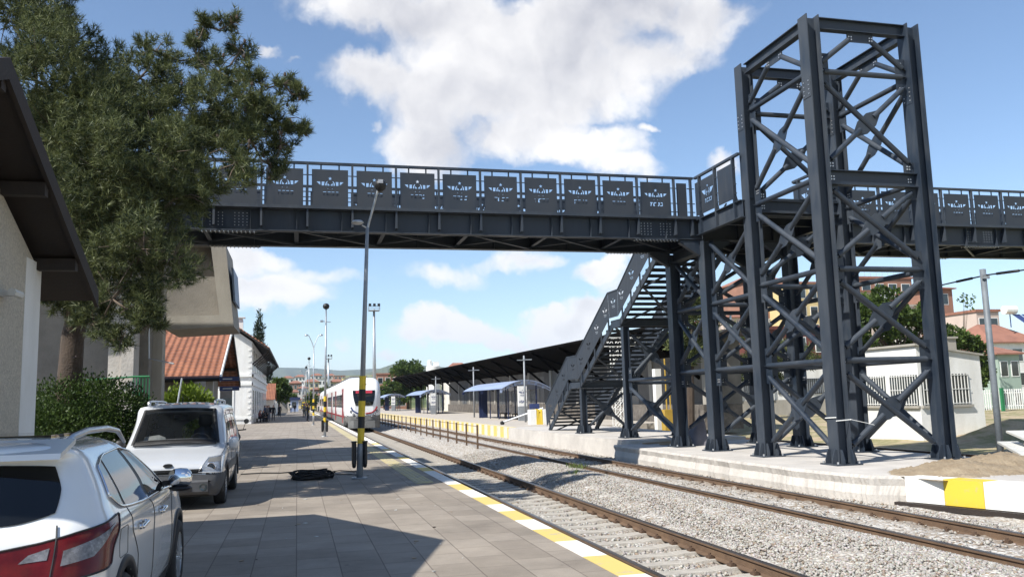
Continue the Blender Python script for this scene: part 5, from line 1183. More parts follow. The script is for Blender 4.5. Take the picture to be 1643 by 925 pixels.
    # tail lamp (wraps round the corner), lens sections
    cc = lambda y, z: (invert_row(z), inv_col(S_, invert_row(z), CYr + y, 2.2, 10)); kc = lambda c, z: (invert_row(z), c)
    tipr = cc(.66, 1.085)
    bo = [kc(1.2, .83), kc(2.2, .805), kc(3.6, .79), cc(.36, .815)]; ri = [cc(.36, .815), cc(.45, .93), tipr]; to = [kc(1.1, .965), kc(2.2, .995), kc(3.6, 1.035), cc(.36, 1.065), tipr]; le = [kc(1.2, .83), kc(1.1, .965)]
    mb = MB(); S_.patch(mb, (bo, ri, to, le), .008, sg, 16); tl = mb.build('tail_lamp', ['redlens'], suv, True); mb = MB(); S_.line(mb, bo + ri[1:] + to[::-1][1:], .009, sg, .006, 0, 70, 5); mb.build('lamp_gasket', ['black'], tl)
    mb = MB(); S_.patch(mb, ([kc(2.95, .865), kc(4.3, .895)], [kc(4.3, .895), cc(.50, 1.045)], [kc(3.0, .945), kc(4.4, .99), cc(.50, 1.045)], [kc(2.95, .865), kc(3.0, .945)]), .012, sg, 8); mb.build('indicator_lens', ['suvlens'], tl, True)
    mb = MB(); S_.patch(mb, ([kc(1.7, .895), kc(2.5, .905)], [kc(2.5, .905), kc(2.55, .965)], [kc(1.95, .935), kc(2.55, .965)], [kc(1.7, .895), kc(1.95, .935)]), .012, sg, 8); mb.build('reverse_lens', ['suvlens'], tl, True)
    mb = MB(); S_.line(mb, [kc(2.68, .70), kc(2.68, .84), kc(2.74, 1.02), kc(2.75, 1.08)], .010, sg, .005, 0, 24, 5); S_.line(mb, [kc(2.68, .70), kc(1.5, .66), kc(0, .655)], .0, sg, .005, 0, 20, 5); mb.build('tailgate_seam', ['black'], suv)
    # rear glass half
    mb = MB(); S_.patch(mb, ([kc(0, 1.085), kc(1.5, 1.10), kc(2.65, 1.15)], [kc(2.65, 1.15), kc(2.9, 1.28), kc(2.75, 1.40)], [kc(0, 1.43), kc(2.75, 1.40)], [kc(0, 1.085), kc(0, 1.43)]), .008, sg, 12); mb.build('rear_window', ['carglass'], suv, True)
mb = MB(); mb.prism([(CXs_ - .58, CYr + .34, 1.455), (CXs_ + .58, CYr + .34, 1.455), (CXs_ + .60, CYr + .62, 1.535), (CXs_ - .60, CYr + .62, 1.535)], (0, .02, .035)); mb.build('spoiler', ['carwhite'], suv)
mb = MB(); mb.box(CXs_ - .36, CXs_ + .36, CYr + 1.0, CYr + 1.95, 1.56, 1.586); mb.build('roof_glass', ['carglass'], suv)
# ---------------------------------------------------------------- VAN (front towards the camera)
VX, VY = -2.14, 15.72
van = empty('van', (VX, VY + 2.1, 0), 'silver-white small passenger van with roof rails parked facing the camera', 'van')
# stations from the front: y, then half section (x, z) from the sill to the roof centre
ST = [(-.035, [(.55, .46), (.62, .46), (.68, .47), (.70, .48), (.68, .49), (.62, .50), (.54, .50), (.35, .50), (0, .50)]),
      (.00, [(.62, .28), (.76, .34), (.81, .44), (.81, .54), (.78, .60), (.72, .66), (.62, .70), (.40, .715), (0, .72)]),
      (.12, [(.76, .22), (.84, .32), (.875, .44), (.88, .56), (.865, .66), (.81, .74), (.70, .78), (.45, .795), (0, .80)]),
      (.45, [(.80, .22), (.86, .34), (.89, .48), (.89, .62), (.885, .76), (.845, .85), (.74, .89), (.45, .905), (0, .915)]),
      (.86, [(.80, .22), (.86, .34), (.89, .50), (.89, .66), (.885, .85), (.865, .95), (.78, .995), (.48, 1.015), (0, 1.03)]),
      (.98, [(.80, .22), (.86, .34), (.89, .52), (.89, .70), (.89, .90), (.87, 1.0), (.80, 1.06), (.50, 1.085), (0, 1.10)]),
      (1.55, [(.80, .22), (.86, .34), (.89, .52), (.89, .74), (.89, .95), (.875, 1.04), (.79, 1.46), (.66, 1.70), (0, 1.735)]),
      (1.70, [(.80, .22), (.86, .34), (.89, .52), (.89, .76), (.89, .96), (.875, 1.05), (.775, 1.55), (.66, 1.755), (0, 1.80)]),
      (2.6, [(.80, .22), (.86, .34), (.89, .52), (.89, .76), (.89, .96), (.875, 1.05), (.775, 1.58), (.67, 1.79), (0, 1.835)]),
      (3.9, [(.80, .22), (.86, .34), (.89, .52), (.89, .76), (.89, .96), (.875, 1.05), (.77, 1.58), (.67, 1.78), (0, 1.82)]),
      (4.25, [(.70, .30), (.80, .36), (.84, .52), (.85, .76), (.85, .96), (.84, 1.05), (.74, 1.55), (.62, 1.72), (0, 1.76)]),
      (4.28, [(.1, .35), (.2, .4), (.3, .55), (.3, .8), (.3, 1.0), (.3, 1.1), (.3, 1.3), (.2, 1.4), (0, 1.5)])]
G = [[(VX + x, VY + y, z) for x, z in sec] for y, sec in ST]; vr = Surf(G); vl = Surf([[(2 * VX - p[0], p[1], p[2]) for p in r] for r in G])
def vrow(x, z):
    h = vbvh.ray_cast(Vector((VX + x, VY - 2, z)), Vector((0, 1, 0)))
    return h[0].y if h[0] is not None and h[0].y < VY + .8 else VY + .5
VW0, VW1 = VY + .88, VY + 3.54
vanbody = None
arch = lambda q: min(math.hypot(q[1] - VW0, q[2] - .32), math.hypot(q[1] - VW1, q[2] - .32)) < .385 and abs(q[0] - VX) > .62
cut = lambda q: arch(q) or (VY + 1.03 < q[1] < VY + 1.50 and abs(q[0] - VX) < .72 - .2 * (q[1] - VY - 1.0) and q[2] > 1.07)
mb = MB(); vr.mesh(mb, 6, 0, cut, 1); vl.mesh(mb, 6, 0, cut, -1)
for i_, f_ in enumerate(mb.f):
    q = np.mean([mb.v[j_] for j_ in f_], axis=0)
    if q[2] < .61 and q[1] < VY + .60 or q[2] < .30: mb.mi[i_] = 1
from mathutils.bvhtree import BVHTree
vbvh = BVHTree.FromPolygons([Vector(v_) for v_ in mb.v], mb.f)
mb.build('body', ['vanwhite', 'bumpergrey'], van, True)
mb = MB(); mb.box(VX - .72, VX + .72, VY + .3, VY + 4.0, .2, .7); mb.build('underbody', ['black'], van)
# windscreen: black surround, dark glass, things behind it
def vquad(a, b, c, d, off): return [tuple(Vector(p) + Vector(off)) for p in (a, b, c, d)]
wn_ = Vector((0, -.62, .78)) * 0
bl0, br0, tr0, tl0 = [Vector((VX + x, VY + y, z)) for x, y, z in ((-.76, .965, 1.075), (.76, .965, 1.075), (.64, 1.545, 1.695), (-.64, 1.545, 1.695))]
no = Vector((0, -.64, .77)) * .012
def grid_patch(mb, bl_, br_, tr_, tl_, off, bulge=.05, n=10, mi=0):
    V = []
    for j in range(n + 1):
        for i in range(n + 1):
            a, b = i / n, j / n; p = (bl_ * (1 - a) + br_ * a) * (1 - b) + (tl_ * (1 - a) + tr_ * a) * b; V.append(p + off + Vector((0, -bulge, bulge * .6)) * (1 - (2 * a - 1) ** 2))
    mb.add(V, [(j * (n + 1) + i, j * (n + 1) + i + 1, (j + 1) * (n + 1) + i + 1, (j + 1) * (n + 1) + i) for j in range(n) for i in range(n)], mi)
mb = MB(); hw_ = .075
for c0, c1, c2, c3 in ((bl0, bl0 + Vector((hw_, 0, 0)), tl0 + Vector((hw_, 0, 0)), tl0), (br0 - Vector((hw_, 0, 0)), br0, tr0, tr0 - Vector((hw_, 0, 0))), (bl0, br0, br0.lerp(tr0, .09), bl0.lerp(tl0, .09)), (tl0.lerp(bl0, .09), tr0.lerp(br0, .09), tr0, tl0)):
    grid_patch(mb, c0, c1, c2, c3, no * 1.4, .05 if (c1 - c0).length > 1 else .012)
mb.build('windscreen_surround', ['black'], van, True)
mb = MB(); s_ = .055; grid_patch(mb, bl0 + Vector((s_, .03, .03)), br0 + Vector((-s_, .03, .03)), tr0 + Vector((-s_, -.02, -.03)), tl0 + Vector((s_, -.02, -.03)), no * 3.4); ws = mb.build('windscreen', ['vanglass'], van, True)
# what is seen through the glass, modelled just behind a window-sized opening is out of sight: wheel, seats and paper sit against the pane
mb = MB(); mb.box(VX - .80, VX + .80, VY + 1.04, VY + 1.45, .8, 1.02); mb.build('dashboard', ['traingrey'], van)
mb = MB(); mb.tube([(VX + .36 + .19 * math.cos(t), VY + 1.50 + .07 * math.sin(t), 1.08 + .17 * math.sin(t)) for t in np.linspace(0, 6.283, 22)], .016, 6); mb.bar((VX + .19, VY + 1.5, 1.07), (VX + .53, VY + 1.5, 1.07), .04, .04); mb.build('steering_wheel', ['greyfabric'], van)
for sx_ in (-.38, .38):
    mb = MB(); mb.tube([(VX + sx_, VY + 2.05, .7), (VX + sx_, VY + 2.10, 1.0), (VX + sx_, VY + 2.18, 1.28), (VX + sx_, VY + 2.2, 1.36)], [.24, .25, .20, .08], 12); mb.tube([(VX + sx_, VY + 2.2, 1.36), (VX + sx_, VY + 2.21, 1.43), (VX + sx_, VY + 2.23, 1.58), (VX + sx_, VY + 2.23, 1.60)], [.10, .135, .12, .05], 12); mb.build('seat', ['greyfabric'], van, True)
mb = MB(); mb.prism([(VX - .62, VY + 1.12, 1.025), (VX - .20, VY + 1.10, 1.025), (VX - .22, VY + 1.26, 1.20), (VX - .34, VY + 1.28, 1.25), (VX - .58, VY + 1.28, 1.22)], (0, .02, 0)); mb.build('sunshade_paper', ['paper'], van)
mb = MB(); mb.box(VX - .12, VX + .12, VY + 1.60, VY + 1.63, 1.52, 1.60); mb.build('rear_view_mirror', ['black'], van)
mb = MB(); mb.tube([(VX - .72, VY + .935, 1.08), (VX - .1, VY + .885, 1.11), (VX + .1, VY + .885, 1.11), (VX + .70, VY + .935, 1.08)], .014, 6); mb.build('wiper', ['black'], van)
for S_, sg, k in ((vr, 1, 1), (vl, -1, -1)):
    ro = lambda y: float(np.interp(y, [s[0] for s in ST], range(len(ST))))
    # side windows in (row = along, col = section)
    for y0, y1, y2, y3 in ((1.16, 2.10, 2.06, 1.66), (2.20, 3.02, 3.02, 2.17), (3.12, 3.95, 3.88, 3.12)):
        mb = MB(); b0, b1, t1, t0 = (ro(y0), 5.06), (ro(y1), 5.06), (ro(y2), 6.05), (ro(y3), 6.05)
        S_.patch(mb, ([b0, b1], [b1, t1], [t0, t1], [b0, t0]), .006, sg, 10); mb.build('side_window', ['carglass'], van, True)
    mb = MB()
    for pts in ([(2.14, 6.2), (2.16, 5), (2.16, 1)], [(3.07, 6.2), (3.07, 5), (3.07, 1)], [(1.12, 5.0), (1.2, 3), (1.22, 1)], [(.98, 5.2), (.5, 5.4), (.12, 6.0)]): S_.line(mb, [(ro(a), b) for a, b in pts], .0, sg, .005, 0, 24, 5)
    mb.build('door_seam', ['black'], van)
    mb = MB()
    for c0, c1 in ((2.2, 2.75),): S_.patch(mb, ([(ro(1.26), c0), (ro(3.1), c0)], [(ro(3.1), c0), (ro(3.1), c1)], [(ro(1.26), c1), (ro(3.1), c1)], [(ro(1.26), c0), (ro(1.26), c1)]), .012, sg, 10)
    mb.build('side_moulding', ['traingrey'], van)
    for yy in (1.98, 2.9): mb = MB(); S_.line(mb, [(ro(yy - .16), 4.05), (ro(yy), 4.05)], .025, sg, .016, 0, 8); mb.build('door_handle', ['black'], van)
    for wy in (VW0, VW1):
        mb = MB(); n = 26; V = []
        for i in range(n + 1):
            t = math.pi * (i / n) * 1.08 - .08
            for rr_, xo in ((.36, -.04), (.372, .022), (.455, .022), (.462, -.01)): V.append((VX + k * (.885 + xo - (.03 if wy == VW0 and math.cos(t) < -.6 else 0)), wy + rr_ * math.cos(t), max(.22, .32 + rr_ * math.sin(t))))
        mb.add(V, [(i * 4 + j, i * 4 + j + 1, (i + 1) * 4 + j + 1, (i + 1) * 4 + j) for i in range(n) for j in range(3)]); mb.build('wheel_arch', ['black'], van, True)
        wheel(van, (VX + k * .79, wy, .315), .315, .20, k)
    # headlamp: a patch following the front of the wing, standing a little proud
    def hp(x, z, o=.012):
        P = vrow(x, z); return Vector((VX + k * x, P - o, z))
    def hpatch(name, m_, q, par, o, n=8):
        mb = MB(); V = []
        for j in range(n + 1):
            for i in range(n + 1):
                a_, b_ = i / n, j / n; x = (q[0][0] * (1 - a_) + q[1][0] * a_) * (1 - b_) + (q[3][0] * (1 - a_) + q[2][0] * a_) * b_; z = (q[0][1] * (1 - a_) + q[1][1] * a_) * (1 - b_) + (q[3][1] * (1 - a_) + q[2][1] * a_) * b_; V.append(hp(x, z, o))
        mb.add(V, [(j * (n + 1) + i, j * (n + 1) + i + 1, (j + 1) * (n + 1) + i + 1, (j + 1) * (n + 1) + i) for j in range(n) for i in range(n)]); return mb.build(name, [m_], par, True)
    Q = [(.50, .635), (.865, .62), (.855, .885), (.63, .865)]
    hl = hpatch('headlamp', 'vanlamp', Q, van, .012, 14)
    mb = MB(); pts = [hp(Q[i][0] * (1 - t) + Q[(i + 1) % 4][0] * t, Q[i][1] * (1 - t) + Q[(i + 1) % 4][1] * t, .014) for i in range(4) for t in np.linspace(0, 1, 6)[:-1]]; mb.tube(pts + [pts[0]], .009, 6); mb.build('headlamp_trim', ['vanwhite'], hl)
    hpatch('lamp_brow', 'traingrey', [(.635, .79), (.835, .80), (.83, .865), (.65, .85)], hl, .018, 5)
    mb = MB(); q = hp(.70, .715, .02); mb.lathe((q.x, q.y, q.z), [(.001, .012), (.045, .010), (.070, -.002), (.076, .002)], 18, 0, 'y'); mb.build('reflector', ['chrome'], hl)
    mb = MB(); q = Vector((VX + k * .585, VY - .075, .385)); mb.lathe((q.x, q.y, q.z), [(.001, .02), (.06, .01), (.075, .03)], 18, 0, 'y'); mb.build('fog_lamp', ['glass'], van)
    # mirrors, roof rails
    mb = MB(); V = []; q = Vector((VX + k * .985, VY + 1.22, 1.06)); nn = 14
    for i in range(9):
        ph = -math.pi / 2 + math.pi * i / 8
        for j in range(nn): th = 2 * math.pi * j / nn; V.append((q.x + .095 * math.copysign(abs(math.cos(th)) ** .6, math.cos(th)) * math.cos(ph) ** .5, q.y + .07 * math.sin(th) * math.cos(ph) ** .5, q.z + .125 * math.sin(ph)))
    mb.add(V, [(i * nn + j, i * nn + (j + 1) % nn, (i + 1) * nn + (j + 1) % nn, (i + 1) * nn + j) for i in range(8) for j in range(nn)]); mb.bar((VX + k * .86, VY + 1.24, 1.05), (q.x, q.y, 1.03), .05, .05); mb.build('mirror', ['vanwhite' if k > 0 else 'black'], van, True)
    mb = MB(); mb.tube([(VX + k * .60, VY + y, z) for y, z in ((1.75, 1.80), (1.85, 1.865), (2.2, 1.875), (3.5, 1.87), (3.9, 1.855), (4.0, 1.79))], .022, 8)
    for y in (1.82, 2.7, 3.9): mb.box(VX + k * .60 - .025, VX + k * .60 + .025, VY + y - .04, VY + y + .04, 1.76, 1.86)
    mb.build('roof_rail', ['alu'], van, True)
mb = MB()
for x in (-.42, -.25, -.08, .08, .25, .42): mb.bar((VX + x, VY + 1.85, 1.835 - abs(x) * .05), (VX + x, VY + 3.8, 1.84 - abs(x) * .05), .05, .02)
mb.build('roof_ribs', ['vanwhite'], van)
mb = MB(); mb.prism([(VX - .66, VY + .0, .26), (VX - .66, VY - .06, .31), (VX - .66, VY - .06, .47), (VX - .66, VY + .0, .55)], (1.32, 0, 0)); mb.build('bumper', ['bumpergrey'], van)
mb = MB(); mb.box(VX - .56, VX + .56, VY - .035, VY + .03, .615, .69); mb.box(VX - .4, VX + .4, VY - .066, VY - .058, .31, .40); mb.build('grille', ['black'], van); mb = MB(); mb.box(VX - .55, VX + .55, VY - .045, VY - .032, .645, .66); mb.build('grille_bar', ['chrome'], van)
mb = MB(); V = [(VX + .075 * math.cos(t), VY - .005 + .06, .765 + .028 * math.sin(t)) for t in np.linspace(0, 6.283, 20)[:-1]]; mb.prism(V, (0, -.07, -.005)); mb.build('badge', ['black'], van)
mb = MB(); mb.box(VX - .26, VX + .26, VY - .075, VY - .058, .405, .50); mb.build('number_plate', ['white'], van)
mb = MB(); mb.tube([(VX + .0, VY + 1.8, 1.82), (VX - .01, VY + 1.9, 2.0)], [.008, .003], 6); mb.build('aerial', ['black'], van)

# ---------------------------------------------------------------- scooter behind the van
sc_ = empty('scooter', (-1.95, 25, 0), 'dark scooter parked just behind the silver van', 'scooter')
mx_, my_ = -1.72, 25.0
for yy in (my_ - .1, my_ + 1.15):
    mb = MB(); mb.lathe((mx_, yy, .26), [(.13, -.05), (.24, -.05), (.26, -.02), (.26, .02), (.24, .05), (.13, .05)], 20, 0, 'x'); mb.build('wheel', ['rubber'], sc_, True)
mb = MB(); mb.tube([(mx_, my_ - .1, .26), (mx_, my_ + .02, .7), (mx_, my_ + .12, 1.05)], [.06, .10, .07], 10); mb.tube([(mx_, my_ + .1, .35), (mx_, my_ + .6, .33), (mx_, my_ + 1.2, .6)], [.12, .14, .16], 10); mb.tube([(mx_, my_ + .05, .95), (mx_, my_ - .02, 1.15)], [.16, .11], 10); mb.build('body', ['black'], sc_, True)
mb = MB(); mb.tube([(mx_, my_ + .55, .78), (mx_, my_ + 1.2, .84)], [.14, .13], 10); mb.build('seat', ['cloth_dark'], sc_, True)
mb = MB(); mb.tube([(mx_ - .33, my_ + .2, 1.08), (mx_, my_ + .08, 1.06), (mx_ + .33, my_ + .2, 1.08)], .02, 6); mb.build('handlebar', ['black'], sc_)
for s in (-1, 1): mb = MB(); mb.tube([(mx_ + s * .25, my_ + .17, 1.08), (mx_ + s * .32, my_ + .12, 1.28)], .008, 5); mb.lathe((mx_ + s * .34, my_ + .12, 1.31), [(.001, -.015), (.07, -.01), (.07, .01), (.001, .015)], 12, 0, 'y'); mb.build('mirror', ['black'], sc_)

# ---------------------------------------------------------------- TRAIN
TY, TXC = 65.5, TA
tr = empty('train', (TXC, TY + 30, RZ), 'white passenger train with red doors standing at the left platform', 'train')
HW, Z0, ZB, ZT = 1.36, RZ + .30, RZ + 1.0, RZ + 4.02
sec = [(.0, .0), (.72, .02), (.93, .10), (1.0, .30), (1.0, .62), (.985, .80), (.90, .92), (.70, .985), (.35, 1.0), (0, 1.0)]
def tsec(s_, zb, zt, n=None): return [(x * HW * s_, zb + (zt - zb) * t) for x, t in sec]
stn = [(0.0, .50, RZ + .75, RZ + 2.2), (.12, .72, RZ + .55, RZ + 2.75), (.4, .87, RZ + .42, RZ + 3.25), (.9, .955, RZ + .38, RZ + 3.72), (1.6, .99, RZ + .36, RZ + 3.95), (2.6, 1, RZ + .36, ZT)]
G = [[(TXC + x, TY + y, z) for x, z in tsec(s_, zb, zt)] for y, s_, zb, zt in stn]
sr_ = Surf(G); sl2 = Surf([[(2 * TXC - p[0], p[1], p[2]) for p in r] for r in G])
mb = MB(); sr_.mesh(mb, 5, 0, None, 1); sl2.mesh(mb, 5, 0, None, -1); c = [sr_.at(0, j / 4) for j in range(37)] + [sl2.at(0, j / 4) for j in range(36, -1, -1)]; mb.add(c, [tuple(range(len(c)))[::-1]])
for i_, f_ in enumerate(mb.f): mb.mi[i_] = int(np.mean([mb.v[j_][2] for j_ in f_]) < RZ + 1.12 and len(f_) < 9)
mb.build('cab', ['trainwhite', 'traingrey'], tr, True)
NT = {}
for k_, S_ in ((1, sr_), (-1, sl2)):
    rows = []
    for m_ in np.linspace(0, 5, 61):
        Pq = np.array([S_.at(m_, c) for c in np.linspace(0, 9, 28)]); rows.append((np.abs(Pq[:, 0] - TXC), Pq[:, 2], S_.at(m_, 4)[1]))
    NT[k_] = rows
def nosept(x, z):
    """nose surface point at offset x from the centre line and height z"""
    for wx, wz, yy in NT[1 if x >= 0 else -1]:
        if wz[0] < z < wz[-1] and abs(x) < np.interp(z, wz, wx): return Vector((TXC + x, yy, z))
    return Vector((TXC + x, TY + 2.6, z))
def nose_patch(name, m_, x0, x1, z0, z1, off, shrink=.0, n=10, par=None, rnd=0):
    mb = MB(); V = []
    for j in range(n + 1):
        for i in range(n + 1):
            a, b = i / n, j / n; z = z0 + (z1 - z0) * b; h = 1 - shrink * (1 - b) ** 2 - rnd * b ** 4; x = (x0 + (x1 - x0) * a) * h; V.append(nosept(x, z) + Vector((0, -off, 0)))
    mb.add(V, [(j * (n + 1) + i, j * (n + 1) + i + 1, (j + 1) * (n + 1) + i + 1, (j + 1) * (n + 1) + i) for j in range(n) for i in range(n)]); return mb.build(name, [m_], par or tr, True)
wsn = nose_patch('windscreen', 'carglass', -.84, .84, RZ + 1.85, RZ + 3.0, .03, .25, 12)
nose_patch('destination_display', 'screen_red', -.62, .62, RZ + 2.78, RZ + 2.98, .05, 0, 6, wsn)
for s in (-1, 1):
    mb = MB(); pts = [(s * .98, 1.75), (s * .85, 1.5), (s * .55, 1.3), (s * .1, 1.24)]; mb.tube([nosept(x, RZ + z) + Vector((0, -.02, 0)) for x, z in pts], .06, 6); mb.build('stripe', ['red' if s > 0 else 'signblue'], tr)
    for i, (x, z) in enumerate(((.98, 1.42), (.78, 1.2), (.55, 1.06))):
        q = nosept(s * x, RZ + z); mb = MB(); mb.lathe((q.x, q.y, q.z), [(.001, -.06), (.08, -.06), (.10, -.04), (.10, .1)], 14, 0, 'y'); hl = mb.build('headlight', ['black'], tr); mb = MB(); mb.lathe((q.x, q.y - .065, q.z), [(.001, -.012), (.07, -.004), (.07, .004)], 12, 0, 'y'); mb.build('lens', ['clearlens'], hl)
nose_patch('skirt', 'traingrey', -1.0, 1.0, RZ + .78, RZ + 1.12, .02, .0, 8)
mb = MB(); mb.prism([(TXC - 1.2, TY + .3, RZ + .18), (TXC + 1.2, TY + .3, RZ + .18), (TXC + .8, TY - .1, RZ + .18), (TXC - .8, TY - .1, RZ + .18)], (0, 0, .55)); mb.build('plough', ['traingrey'], tr)
q = nosept(0, RZ + 3.42); mb = MB()
for s in (-.14, .14): mb.lathe((q.x + s, q.y, q.z), [(.001, -.05), (.08, -.05), (.10, -.02), (.10, .3)], 12, 0, 'y')
mb.build('roof_lamp', ['black'], tr)
ya = TY + 2.6
for ci, yb in enumerate((TY + 25, TY + 51, TY + 77)):
    car = MB()
    P = [(TXC + x, z) for x, z in tsec(1, RZ + .36, ZT)]; P = P + [(2 * TXC - x, z) for x, z in reversed(P[1:-1])]
    car.prism([(x, ya, z) for x, z in P], (0, yb - ya, 0)); co_ = car.build('carriage', ['trainwhite'], tr)
    mb = MB()
    for s in (-1, 1): mb.box(TXC + s * (HW - .01), TXC + s * (HW + .012), ya, yb, RZ + .95, RZ + 1.08)
    mb.build('red_stripe', ['red'], co_)
    mb = MB()
    for s in (-1, 1): mb.box(TXC + s * (HW - .2), TXC + s * (HW + .014), ya + .1, yb - .1, RZ + .34, RZ + .93)
    mb.build('side_skirt', ['traingrey'], co_)
    for yd in ((ya + (.7 if ci else 1.2)), (ya + yb) / 2 + 3):
        for s in (-1, 1):
            mb = MB(); mb.box(TXC + s * (HW - .02), TXC + s * (HW + .02), yd - .2, yd + 1.6, RZ + .5, RZ + 3.2); d_ = mb.build('door', ['red'], co_); m2 = MB(); m2.box(TXC + s * (HW + .015), TXC + s * (HW + .026), yd + .2, yd + .62, RZ + 1.7, RZ + 2.9); m2.box(TXC + s * (HW + .015), TXC + s * (HW + .026), yd + .78, yd + 1.2, RZ + 1.7, RZ + 2.9); m2.build('door_window', ['glass'], d_)
    y = ya + 3.0
    while y < yb - 2:
        if abs(y + .8 - ((ya + yb) / 2 + 3.7)) > 1.7:
            for s in (-1, 1): mb = MB(); mb.box(TXC + s * (HW - .01), TXC + s * (HW + .012), y, y + 1.6, RZ + 1.72, RZ + 2.75); mb.build('window', ['glass'], co_)
        y += 1.85
    mb = MB(); mb.box(TXC - .7, TXC + .7, ya + 3, yb - 3, ZT - .02, ZT + .22); mb.build('roof_unit', ['traingrey'], co_)
    for yb_ in (ya + 2.5, yb - 3):
        mb = MB(); mb.box(TXC - 1.0, TXC + 1.0, yb_ - 1.3, yb_ + 1.3, RZ + .25, RZ + .7)
        for dy in (-1, 1):
            for s in (-.75, .75): mb.lathe((TXC + s, yb_ + dy, RZ + .43), [(.1, -.06), (.43, -.06), (.43, .06), (.1, .06)], 20, 0, 'x')
        mb.build('bogie', ['black'], co_)
    ya = yb + .5
    if ci < 2: mb = MB(); mb.box(TXC - 1.1, TXC + 1.1, yb - .02, yb + .52, RZ + .6, ZT - .3); mb.build('gangway', ['black'], tr)
# ================================================================== LAMP POSTS
def bands(mb, x, y, r, zs, lean=0.0):
    for i in range(len(zs) - 1): mb.tube([(x + lean * zs[i], y, zs[i]), (x + lean * zs[i + 1], y, zs[i + 1])], r, 14, i % 2)
def lamp_post(x, y, kind, label, lean=0.0, h=5.9):
    e = empty('lamp_post', (x, y, 0), label, 'lamp post', 'lamp posts along the left platform')
    f = lambda z: x + lean * z
    mb = MB(); mb.tube([(f(0), y, 0), (f(1.2), y, 1.2)], .075, 16); mb.tube([(f(1.2), y, 1.2), (f(h * .62), y, h * .62), (f(h), y, h)], [.066, .055, .04], 14); mb.box(x - .17, x + .17, y - .17, y + .17, 0, .025); mb.tube([(f(h * .88), y, h * .88), (f(h * .88) + .02, y, h * .88)], .0, 4) if False else None; mb.build('pole', ['polegrey' if kind == 'arm' else 'galv'], e, True)
    mb = MB(); bands(mb, x, y, .080, [.80, 1.15, 1.42, 1.78, 2.05, 2.36] if kind == 'arm' else [.75, 1.0, 1.3, 1.55, 1.85, 2.1], lean); mb.build('warning_bands', ['yellow', 'black'], e)
    if kind == 'arm':
        t0 = Vector((f(h), y, h - .02)); t1 = t0 + Vector((.27, -.15, 1.0)); mb = MB(); mb.tube([t0 - Vector((0, 0, .05)), t0 + Vector((.03, 0, .1)), t1], .028, 8); mb.build('arm', ['galv'], e)
        mb = MB(); c = t1 + Vector((.03, -.05, .04)); V = []
        mb.tube([c + Vector((0, .10, -.14)), c + Vector((.0, .04, -.08)), c, c + Vector((.0, -.05, .07)), c + Vector((0, -.08, .11))], [.06, .125, .145, .11, .03], 16); lh = mb.build('lamp_head', ['black'], e, True)
        mb = MB(); mb.box(c.x - .07, c.x + .05, c.y - .155, c.y - .13, c.z - .0, c.z + .09); mb.build('lens', ['clearlens'], lh)
        mb = MB(); mb.tube([t0, t0 + Vector((-.13, -.05, .06))], .02, 8); a = mb.build('arm', ['galv'], e); mb = MB(); c2 = t0 + Vector((-.24, -.08, .12)); mb.lathe((c2.x, c2.y, c2.z), [(.001, -.045), (.12, -.03), (.155, .0), (.11, .045), (.001, .06)], 18); mb.build('lamp_head', ['galv'], a, True)
    elif kind == 'spot':
        mb = MB(); mb.tube([(f(h), y, h), (f(h), y, h + .45)], .04, 8); mb.tube([(f(h) - .22, y, h - .25), (f(h) + .25, y, h - .3)], .02, 6); mb.box(f(h) - .3, f(h) - .15, y - .1, y + .1, h - .3, h - .2); mb.build('arm', ['galv'], e)
        mb = MB(); mb.lathe((f(h), y - .05, h + .55), [(.05, -.17), (.15, -.11), (.18, .02), (.13, .12), (.02, .16)], 16); mb.build('lamp_head', ['black'], e, True)
    else:
        mb = MB()
        for s in (-1, 1): mb.tube([(f(h), y, h - .05), (f(h) + s * .12, y, h + .35), (f(h) + s * .38, y, h + .95), (f(h) + s * .55, y, h + 1.05)], .035, 6)
        mb.build('arm', ['galv'], e)
        for s in (-1, 1): mb = MB(); mb.lathe((f(h) + s * .6, y, h + 1.02), [(.001, -.08), (.17, -.05), (.14, .05), (.001, .09)], 12); mb.build('lamp_head', ['galv'], e, True)
    return e
lamp_post(1.41, 20.3, 'arm', 'nearest lamp post with two angled lamp heads, beside the coiled black cable', .035, 5.92)
lamp_post(1.41, 46.3, 'spot', 'second lamp post with a single round black floodlight, standing just left of the train nose', .01, 6.35)
for i, (x, y, k_, lb, hh) in enumerate([(1.31, 72.8, 'twin', 'third lamp post carrying a fork of two lamps, beside the first train door', 6.4), (1.28, 99.7, 'spot', 'fourth lamp post with a round dark floodlight, beside the first carriage', 6.3), (1.2, 124, 'spot', 'fifth lamp post with a round floodlight, farther along beside the second carriage', 6.3),
                                     (1.15, 150, 'twin', 'far lamp post with a two lamp fork, beyond the end of the train', 6.3), (1.1, 176, 'spot', 'far lamp post with a round floodlight, second from the end of the row', 6.2), (1.1, 205, 'spot', 'farthest lamp post in the row, by the blue kiosk', 6.2)]): lamp_post(x, y, k_, lb, 0, hh)
